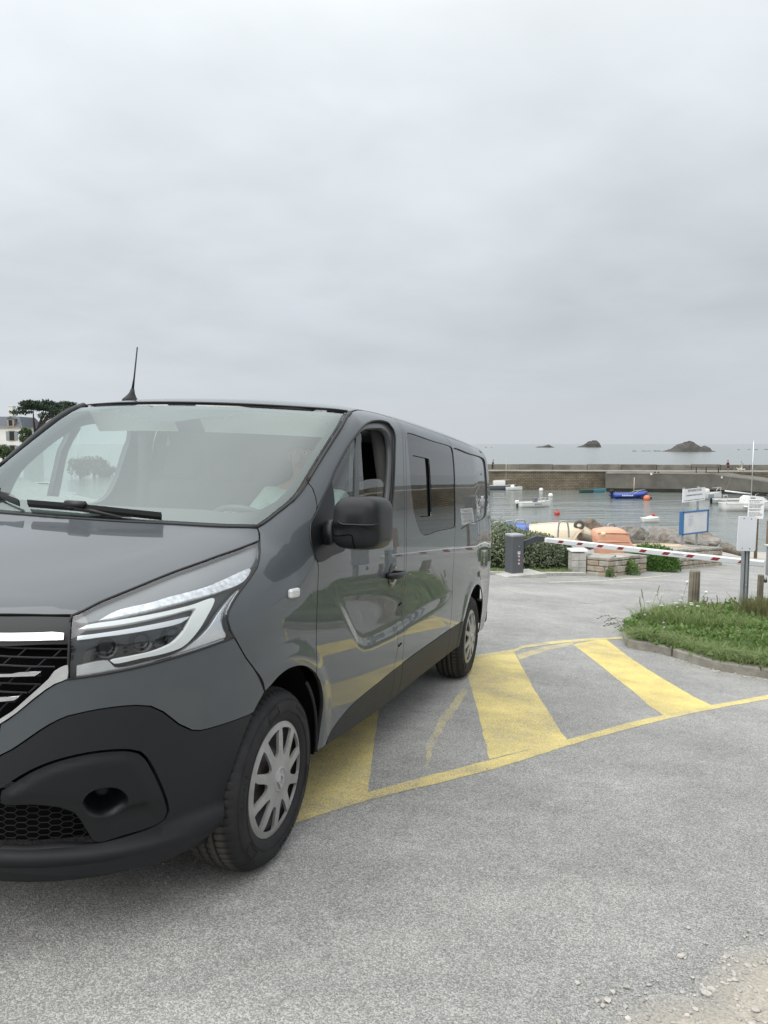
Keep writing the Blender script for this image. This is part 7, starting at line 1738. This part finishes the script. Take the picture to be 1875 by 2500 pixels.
for i,((px,py),h) in enumerate((((1725,1540),.50),((1748,1540),.55),((1752,1542),.52),((1760,1545),.48),((1732,1545),.44),((1575,1520),.52),((1588,1518),.58),((1566,1526),.42),((1715,1530),.48))): p=G(px,py); p.z+=.05; flower(p,h*.72,'seed','thin brown seed head rising from the grass island','brown seed heads on the island',40+i)
# arching seed grass leaning out over the road at the tip
r=random.Random(8)
e=empty('arching_grass',G(1545,1568),0,'arching seed grass leaning out over the road at the island tip','grass plant')
for k in range(10):
    b=Vector((r.uniform(-.05,.25),r.uniform(-.1,.25),.06)); ln=r.uniform(.20,.36); a=R_(r.uniform(150,215)); hz=r.uniform(.75,1.1)
    pts=[b,b+Vector((math.cos(a)*ln*.35,math.sin(a)*ln*.2,ln*.45*hz)),b+Vector((math.cos(a)*ln*.75,math.sin(a)*ln*.4,ln*.58*hz)),b+Vector((math.cos(a)*ln*1.05,math.sin(a)*ln*.5,ln*.45*hz))]
    mb=MB(); q=crm(np.array([tuple(p) for p in pts]),.03); mb.tube([Vector(p) for p in q],.0018,4)
    n=len(q)
    for j in range(int(n*.7),n): mb.blob(Vector(q[j])+Vector((r.uniform(-.006,.006),0,r.uniform(-.004,.008))),(.010,.004,.005),1,.2,seed=j)
    mb.build('stalk',mat('seed_grass_dark',(.085,.09,.055),rough=.9),e)
# bushy grass tuft round the sign post
c=G(1846,1530); Pn=600; B1=np.c_[rg2.normal(c.x,.13,Pn),rg2.normal(c.y,.13,Pn),np.full(Pn,c.z+.08)]
o=blades('grass_tuft',B1,rg2.uniform(.25,.42,Pn),rg2.uniform(.1,.5,Pn),rg2.uniform(.003,.006,Pn),leaf_mat('dry_grass',[(.10,.11,.04),(.17,.17,.07),(.24,.22,.11)],.7,.3),rg2,droop=.4); tag(o,'dense upright olive grass tuft in front of the thin wooden post','grass tuft')
# crumbs along the kerb
P4=[]
for _ in range(500):
    k=rg2.integers(8,len(kv)-2); p=kv[k].lerp(kv[k+1],rg2.random()); P4.append((p.x+rg2.normal(0,.03)-.05,p.y-abs(rg2.normal(0,.05))-.01,0))
P4=[(a,b,plane_z(a,b)) for a,b,_ in P4]; scatter_stones('kerb_debris',P4,np.exp(rg2.normal(math.log(.006),.5,len(P4))).clip(.002,.016),stm,.5,6)
# ================================================================== PEOPLE
def skin_chain(name,joints,edges,m,parent,sub=2):
    me=bpy.data.meshes.new(name); bm=bmesh.new(); lay=bm.verts.layers.skin.verify(); vs=[]
    for i,(p,r_) in enumerate(joints):
        v=bm.verts.new(p); rr=r_ if isinstance(r_,tuple) else (r_,r_); v[lay].radius=rr; v[lay].use_root=(i==0); vs.append(v)
    for a,b in edges: bm.edges.new((vs[a],vs[b]))
    bm.to_mesh(me); bm.free(); me.materials.append(m); o=bpy.data.objects.new(name,me); COL.objects.link(o); o.parent=parent
    s=o.modifiers.new('skin','SKIN'); s.use_smooth_shade=True; q=o.modifiers.new('sub','SUBSURF'); q.levels=sub; q.render_levels=sub; return o
skinm=mat('skin',(.42,.25,.18),rough=.55); hairm=mat('hair_dark',(.035,.025,.02),rough=.7)
def walker(px,yfeet,Y,label,top,legs,hair,head_dir=1,stride=.28,arm=.22,lean=.05,shorts=False,bag=None,h=1.72):
    p=at(px,yfeet,Y); p.z=WALK+.14; k=h/1.72; e=empty('person',p,0,label,'person'); e.scale=(k,k,k)
    d=head_dir; X=lambda x,y,z:(x*d,y,z)
    J=[(X(0,0,.92),.125),(X(lean*.5,0,1.18),.12),(X(lean,0,1.42),.10),(X(lean+.02,0,1.50),.055),(X(lean+.03,0,1.62),(.085,.10)),(X(lean+.03,0,1.71),.07),
       (X(lean-.0,-.17,1.42),.06),(X(lean-arm*.5,-.23,1.16),.048),(X(lean-arm*.2,-.24,.92),.035),(X(lean-arm*.1,-.24,.83),.04),
       (X(lean,.17,1.42),.06),(X(lean+arm*.6,.23,1.18),.048),(X(lean+arm*1.2,.22,.98),.035),(X(lean+arm*1.4,.21,.90),.04),
       (X(.02,-.09,.85),.10),(X(stride*.6,-.10,.48),.068),(X(stride*.9,-.10,.09),.05),(X(stride*.9+.14,-.10,.045),.04),
       (X(-.02,.09,.85),.10),(X(-stride*.1,.10,.48),.068),(X(-stride*.9,.10,.12),.05),(X(-stride*.9+.13,.10,.05),.04)]
    E_2=[(0,1),(1,2),(2,3),(3,4),(4,5),(2,6),(6,7),(7,8),(8,9),(2,10),(10,11),(11,12),(12,13),(0,14),(14,15),(15,16),(16,17),(0,18),(18,19),(19,20),(20,21)]
    skin_chain('body',J,E_2,skinm,e,1)
    inf=lambda idx,add:[(J[i][0],(J[i][1] if not isinstance(J[i][1],tuple) else J[i][1][0])+add) for i in idx]
    skin_chain('shirt',inf([1,0,2,6,7,8,10,11,12],.018),[(0,1),(0,2),(2,3),(3,4),(4,5),(2,6),(6,7),(7,8)],top,e,1)
    L_=[0,14,15,18,19] if shorts else [0,14,15,16,18,19,20]
    skin_chain('trousers',inf(L_,.02),[(0,1),(1,2),(0,3),(3,4)] if shorts else [(0,1),(1,2),(2,3),(0,4),(4,5),(5,6)],legs,e,1)
    MB().blob(X(lean+.015,0,1.69),(.10,.105,.10),2,.05).build('hair',hair,e)
    if bag: mb=MB(); mb.box(X(lean-.18,0,1.25),(.16,.28,.36),bev=.05); mb.build('backpack',bag,e)
    return e
walker(1777.5,1152,124.5,'person in a dark red top and black shorts walking along the pier',mat('shirt_maroon',(.09,.022,.03),rough=.8),mat('shorts_black',(.015,.015,.018),rough=.8),hairm,-1,.10,.12,.06,True,h=1.86)
walker(1811,1153,124.5,'person in pale clothes with a dark backpack striding along the pier',mat('shirt_pale',(.42,.43,.40),rough=.8),mat('trousers_cream',(.58,.55,.47),rough=.8),mat('hair_grey',(.2,.19,.17),rough=.8),-1,.36,.2,.10,False,mat('backpack_dark',(.03,.035,.035),rough=.8),h=1.66)
walker(1202,1152,134.5,'person in a dark coat on the pier just beyond the back of the van',mat('coat_dark',(.02,.025,.035),rough=.8),mat('trousers_dark',(.03,.028,.03),rough=.8),hairm,1,.15,.15,.12,False)
# two pale dogs on the walkway in front of the striding person
for px,lab in((1806,'pale dog walking ahead of the person with the backpack, left one'),(1813,'pale dog walking beside the person with the backpack, right one')):
    p=at(px,1154,123.2); p.z=WALK+.14; e=empty('dog',p,0,lab,'dog')
    J=[((.0,0,.42),.11),((.28,0,.44),.13),((.42,0,.55),.08),((.50,0,.64),.085),((.62,0,.62),.05),((-.25,0,.43),.10),((-.42,0,.52),.03),((.28,-.08,.25),.045),((.27,-.08,.03),.03),((.28,.08,.25),.045),((.33,.08,.03),.03),((-.27,-.08,.26),.055),((-.34,-.08,.14),.03),((-.30,-.08,.03),.03),((-.27,.08,.26),.055),((-.30,.08,.14),.03),((-.24,.08,.03),.03)]
    skin_chain('body',[((-a,b,c),r_) for (a,b,c),r_ in J],[(0,1),(1,2),(2,3),(3,4),(0,5),(5,6),(1,7),(7,8),(1,9),(9,10),(5,11),(11,12),(12,13),(5,14),(14,15),(15,16)],mat('dog_cream',(.55,.50,.42),rough=.9),e,1)
# the driver (van frame)
dr=empty('person',label='driver in a pale green jacket sitting behind the windscreen of the van',cat='person'); dr.matrix_world=VAN
jk=mat('jacket_pale_green',(.48,.58,.53),rough=.8)
J=[((-1.12,.42,.93),(.15,.17)),((-1.20,.42,1.15),(.13,.17)),((-1.25,.42,1.38),(.11,.16)),((-1.24,.42,1.50),.06),((-1.20,.42,1.60),(.085,.09)),((-1.19,.42,1.70),(.075,.085)),
   ((-1.22,.62,1.39),.07),((-1.05,.70,1.17),.055),((-.78,.60,1.24),.042),((-.66,.57,1.28),.042),
   ((-1.22,.22,1.39),.07),((-1.05,.14,1.17),.055),((-.78,.24,1.24),.042),((-.66,.28,1.28),.042),
   ((-1.05,.52,.90),.10),((-.62,.54,.98),.08),((-.40,.54,.62),.06),((-1.05,.32,.90),.10),((-.62,.30,.98),.08),((-.40,.30,.62),.06)]
Ed=[(0,1),(1,2),(2,3),(3,4),(4,5),(2,6),(6,7),(7,8),(8,9),(2,10),(10,11),(11,12),(12,13),(0,14),(14,15),(15,16),(0,17),(17,18),(18,19)]
skin_chain('body',J,Ed,skinm,dr,2)
J2=[((J[i][0]),tuple(q+.016 for q in (J[i][1] if isinstance(J[i][1],tuple) else (J[i][1],)*2))) for i in(0,1,2,6,7,8,10,11,12)]
skin_chain('jacket',J2,[(0,1),(1,2),(2,3),(3,4),(4,5),(2,6),(6,7),(7,8)],jk,dr,2)
J3=[((J[i][0]),tuple(q+.012 for q in (J[i][1] if isinstance(J[i][1],tuple) else (J[i][1],)*2))) for i in(0,14,15,16,17,18,19)]
skin_chain('trousers',J3,[(0,1),(1,2),(2,3),(0,4),(4,5),(5,6)],mat('trousers_navy',(.025,.03,.045),rough=.9),dr,1)
MB().blob((-1.22,.42,1.69),(.098,.088,.10),2,.06).build('hair',hairm,dr)
hx0=-1.115
mb=MB(); mb.blob((hx0+.012,.42,1.612),(.020,.014,.026),2,.1); mb.build('nose',skinm,dr)
for sy in(-.033,.033):
    mb=MB(); mb.blob((hx0-.006,.42+sy,1.640),(.010,.014,.009),2,0); mb.build('eye',mat('eye_white',(.6,.58,.55),rough=.3),dr)
    mb=MB(); mb.blob((hx0+.002,.42+sy,1.640),(.004,.006,.006),1,0); mb.build('iris',mat('iris_dark',(.03,.02,.015),rough=.2),dr)
    mb=MB(); mb.blob((hx0-.002,.42+sy,1.660),(.006,.017,.004),1,0); mb.build('eyebrow',hairm,dr)
for sy in(-.088,.088): mb=MB(); mb.blob((-1.195,.42+sy,1.625),(.022,.010,.032),2,.1); mb.build('ear',skinm,dr)
mb=MB(); mb.blob((hx0-.002,.42,1.572),(.008,.026,.008),2,.1); mb.build('mouth',mat('lips',(.30,.13,.11),rough=.5),dr)
for hx,hy,hz,sg in((-.66,.57,1.28,1),(-.66,.28,1.28,-1)):
    Jh=[((hx,hy,hz),.026),((hx+.05,hy,hz+.02),.026)]; Eh=[(0,1)]
    for f_ in range(4):
        o_=(f_-1.5)*.018; b=len(Jh); Jh+=[((hx+.085,hy+o_,hz+.035),.0105),((hx+.108,hy+o_,hz+.015),.0095),((hx+.100,hy+o_,hz-.012),.0085)]; Eh+=[(1,b),(b,b+1),(b+1,b+2)]
    b=len(Jh); Jh+=[((hx+.035,hy-sg*.03,hz+.035),.011),((hx+.07,hy-sg*.035,hz+.045),.0095)]; Eh+=[(0,b),(b,b+1)]
    skin_chain('hand',Jh,Eh,skinm,dr,1)
# ================================================================== LEFT: HOUSE, TREES, PARKED CARS
hw=mat('house_render_white',(.70,.69,.65),rough=.9,var=.05,vscale=.6); slate=mat('roof_slate',(.085,.095,.115),rough=.6,var=.2,vscale=3); granite=mat('granite_trim',(.33,.28,.22),rough=.9,var=.2,vscale=3); shut=mat('shutter_grey_blue',(.20,.25,.27),rough=.6); wgl=mat('window_dark',(.015,.018,.02),rough=.1)
YH=150.0; hb=at(53,1042,YH); gz0=land_z(hb.x,YH)
def house(name,origin,wd,dp,zE,zB,label,nwin,rows,dorm=True,face=-1,rot=0):
    e=empty(name,origin,rot,label,'house')     # origin: right front corner at eaves height; building runs to -x
    z0=zB-origin.z
    mb=MB(); mb.box((-wd/2,dp/2,z0/2),(wd,dp,-z0)); mb.build('wall',hw,e)
    mb=MB(); 
    ov=.3; mb.add([(-wd-ov,-ov,.0),(ov,-ov,.0),(ov,dp+ov,0),(-wd-ov,dp+ov,0),(-wd+.9,1.1,2.0),(-.9,1.1,2.0),(-.9,dp-1.1,2.0),(-wd+.9,dp-1.1,2.0)],[(0,1,5,4),(1,2,6,5),(2,3,7,6),(3,0,4,7),(4,5,6,7),(3,2,1,0)]); mb.build('roof',slate,e)
    mb=MB(); mb.box((-wd/2,-.16,-.10),(wd+.4,.3,.2)); mb.build('cornice',granite,e)
    for i in range(nwin):
        x=-1.95-i*(wd-2.2)/max(1,nwin-1)*.97
        for rrow in range(rows):
            zc=-1.75-rrow*2.75
            mb=MB(); mb.box((x,-.02,zc),(1.25,.10,2.0)); f_=mb.build('window',granite,e)
            mb=MB(); mb.box((x,-.055,zc),(.95,.06,1.75)); g2=mb.build('pane',wgl,f_)
            for sx in(-.86,.86): mb=MB(); mb.box((x+sx,-.06,zc),(.50,.06,1.75)); mb.build('shutter',shut,f_)
        if dorm:
            mb=MB(); mb.box((x,.25,.75),(1.25,1.3,1.5)); d_2=mb.build('dormer',granite,e)
            mb=MB(); mb.box((x,-.42,.75),(.7,.06,1.1)); mb.build('pane',wgl,d_2)
            mb=MB(); mb.prism([(x-.8,-.5,1.5),(x+.8,-.5,1.5),(x,-.5,2.05)],(0,1.6,0)); mb.build('dormer_roof',slate,d_2)
    for x in(-3.9,-wd+1): mb=MB(); mb.box((x,dp/2,2.9),(.9,1.5,2.4)); mb.box((x,dp/2,4.15),(1.05,1.65,.15)); mb.build('chimney',hw,e)
    return e
house('house',hb,15,9,hb.z,gz0-1.5,'white house with slate mansard roof, granite dormers and grey shutters at the left edge',4,3)
barkm=mat('bark_dark',(.055,.045,.038),rough=.95,var=.3,vscale=3); cyp=leaf_mat('cypress_leaves',[(.018,.034,.020),(.03,.055,.03),(.045,.075,.04)],.7,.1); tgm=leaf_mat('tree_leaves',[(.03,.06,.02),(.06,.10,.03),(.09,.13,.045)],.6,.2)
def flat_tree(px,ytop,ybase,px0,px1,Y,label,seed,nf=9000):
    r=np.random.default_rng(seed); b=at(px,ybase,Y); b.z=land_z(b.x,b.y) if False else b.z; e=empty('cypress_tree',b,0,label,'tree'); s=Y/FPX
    H=(ybase-ytop)*s; x0=(px0-px)*s; x1=(px1-px)*s; pads=[]
    for k in range(26):
        t=r.uniform(0,1); x=x0+(x1-x0)*t; e_=1-abs(2*t-1)**2.2; z=H*(.60+.36*e_*r.uniform(.55,1.0)); pads.append((x,r.normal(0,1.6),z,r.uniform(.9,2.0),r.uniform(.22,.5)))
    mb=MB()
    for k in range(7):
        x,y,z,_,_=pads[k*3]; j=.1*k
        mb.tube([(r.normal(0,.12),r.normal(0,.1),-1.5),(x*.12,y*.2,H*.25),(x*.45,y*.6,H*.5),(x*.9,y,z-.2)],[.32,.24,.15,.05],6)
    mb.build('trunk',barkm,e)
    C=[];
    for x,y,z,rr,th in pads:
        n=nf//26; a=r.uniform(0,2*math.pi,n); q=np.sqrt(r.uniform(0,1,n))*rr
        C.append(np.stack([x+q*np.cos(a),y+q*np.sin(a),z+th*r.uniform(-.6,1,n)*(1.05-(q/rr)**2*.7)],-1))
    leaves('crown',np.concatenate(C),.42,cyp,e,r,.45,.15); return e
flat_tree(88,980,1075,36,172,140,'dark flat topped cypress tree beside the white house, left of two',5)
flat_tree(160,983,1075,112,215,165,'dark flat topped cypress tree behind the roof corner of the van, right of two',6,7000)
def round_tree(c,h,rw,m,label,seed,n=3500,size=.45,group=None,name='tree'):
    r=np.random.default_rng(seed); e=empty(name,c,0,label,'tree',group); mb=MB()
    for k in range(6): a=k*1.05; mb.tube([(0,0,-.5),(math.cos(a)*rw*.12,math.sin(a)*rw*.12,h*.4),(math.cos(a)*rw*.5,math.sin(a)*rw*.5,h*.7)],[.05*h*.6,.03*h*.6,.01*h],6)
    mb.build('trunk',barkm,e); C=[]
    for k in range(16):
        d=r.normal(size=3); d/=np.linalg.norm(d); cc_=np.array([d[0]*rw*.62,d[1]*rw*.62,h*.62+d[2]*h*.24]); rr=rw*r.uniform(.28,.48)
        p=r.normal(size=(n//16,3)); p/=np.linalg.norm(p,axis=1,keepdims=True); C.append(cc_+p*rr*(1-np.abs(r.normal(0,.25,(n//16,1))))*[1,1,.8])
    leaves('crown',np.concatenate(C),size,m,e,r,.5,.2); return e
c=at(64,1075,138); c.z-=2; round_tree(c,4.6,1.3,tgm,'small green tree at the right corner of the white house',31,1600,.3)
c=at(8,1112,110); c.z-=1.2; round_tree(c,2.8,1.2,tgm,'green bush at the far left edge below the house windows',32,1600,.28,name='bush')
for i,(px,Y,h,rw) in enumerate(((195,175,5.5,3.4),(228,185,6.0,3.2),(258,180,4.5,2.8),(330,180,5,3.5))):
    x=at(px,1100,Y).x; round_tree(Vector((x,Y,land_z(x,Y))),h,rw,tgm,('leftmost green tree','second green tree from the left','third green tree from the left','rightmost green tree')[i]+' across the car park seen through the windscreen',50+i,2200,.5,'trees seen through the windscreen')
# parked cars across the lot, seen through the windscreen
def car(px,Y,m,label,head,van_=False,group=None):
    x=at(px,1120,Y).x; e=empty('parked_car',Vector((x,Y,land_z(x,Y))),head,label,'car',group)
    P=[(-2.1,.35),(-2.1,.85),(-1.75,.98),(-1.35,1.45),(-.2,1.52 if not van_ else 1.85),(1.0 if not van_ else 2.0,1.48 if not van_ else 1.85),(1.75 if not van_ else 2.15,1.0),(2.1,.95),(2.1,.35)]
    mb=MB(); mb.loft([[(a,y*k,z) for a,z in P] for y,k in((-.85,1),(.85,1))],smooth=False); b=mb.build('body',m,e); bevel(b,.12,3)
    for sg in(-1,1):
        mb=MB(); mb.prism([(-1.25,sg*.855,1.0),(1.4,sg*.855,1.02),(.95,sg*.855,1.40),(-.95,sg*.855,1.38)],(0,sg*.01,0)); mb.build('window',wgl,e)
        for wx in(-1.3,1.3): mb=MB(); mb.lathe([(0,.1),(.2,.1),(.33,.06),(.33,-.1),(0,-.1)],18,Matrix.Translation((wx,sg*.80,.33))@Matrix.Rotation(R_(90),4,'X')); mb.build('wheel',tyrem,e)
    mb=MB(); mb.prism([(-1.72,-.7,1.0),(-1.72,.7,1.0),(-1.38,.6,1.42),(-1.38,-.6,1.42)],(-.015,0,.01)); mb.build('windscreen',wgl,e)
    return e
carw=mat('car_white',(.72,.73,.74),rough=.2,coat=1); card=mat('car_grey',(.10,.11,.12),rough=.25,coat=1)
car(106,150,carw,'white car parked across the lot, seen through the left of the windscreen',R_(190))
car(58,155,card,'dark grey car parked across the lot at the left of the windscreen',R_(185))
# grassy bank and low wall across the lot
bank=mat('dry_bank_grass',(.15,.16,.08),rough=1,var=.35,vscale=.5)
# houses and trees added out of view behind the viewer for the bodywork to reflect
for i,(x,y,w) in enumerate(((-16,-17,12),(2,-24,14),(20,-20,11))):
    z=land_z(x,y); house('house',Vector((x+w/2,y,z+5.6)),w,8,0,z-.3,('white house added behind the viewer for reflections, left one','white house added behind the viewer for reflections, middle one','white house added behind the viewer for reflections, right one')[i],3,2,False,rot=math.pi if False else 0).rotation_euler=(0,0,math.pi)
for i,(x,y,h,rw) in enumerate(((-9,-14,7.5,3.2),(10,-16,8,3.6),(27,-10,8,3.8),(-24,-8,7,3.5))):
    round_tree(Vector((x,y,land_z(x,y))),h,rw,tgm,('leafy tree added for reflections between the houses behind the viewer, left','leafy tree added for reflections between the houses behind the viewer, right','leafy tree added for reflections behind the viewer, far right','leafy tree added for reflections behind the viewer, far left')[i],70+i,2200,.5)
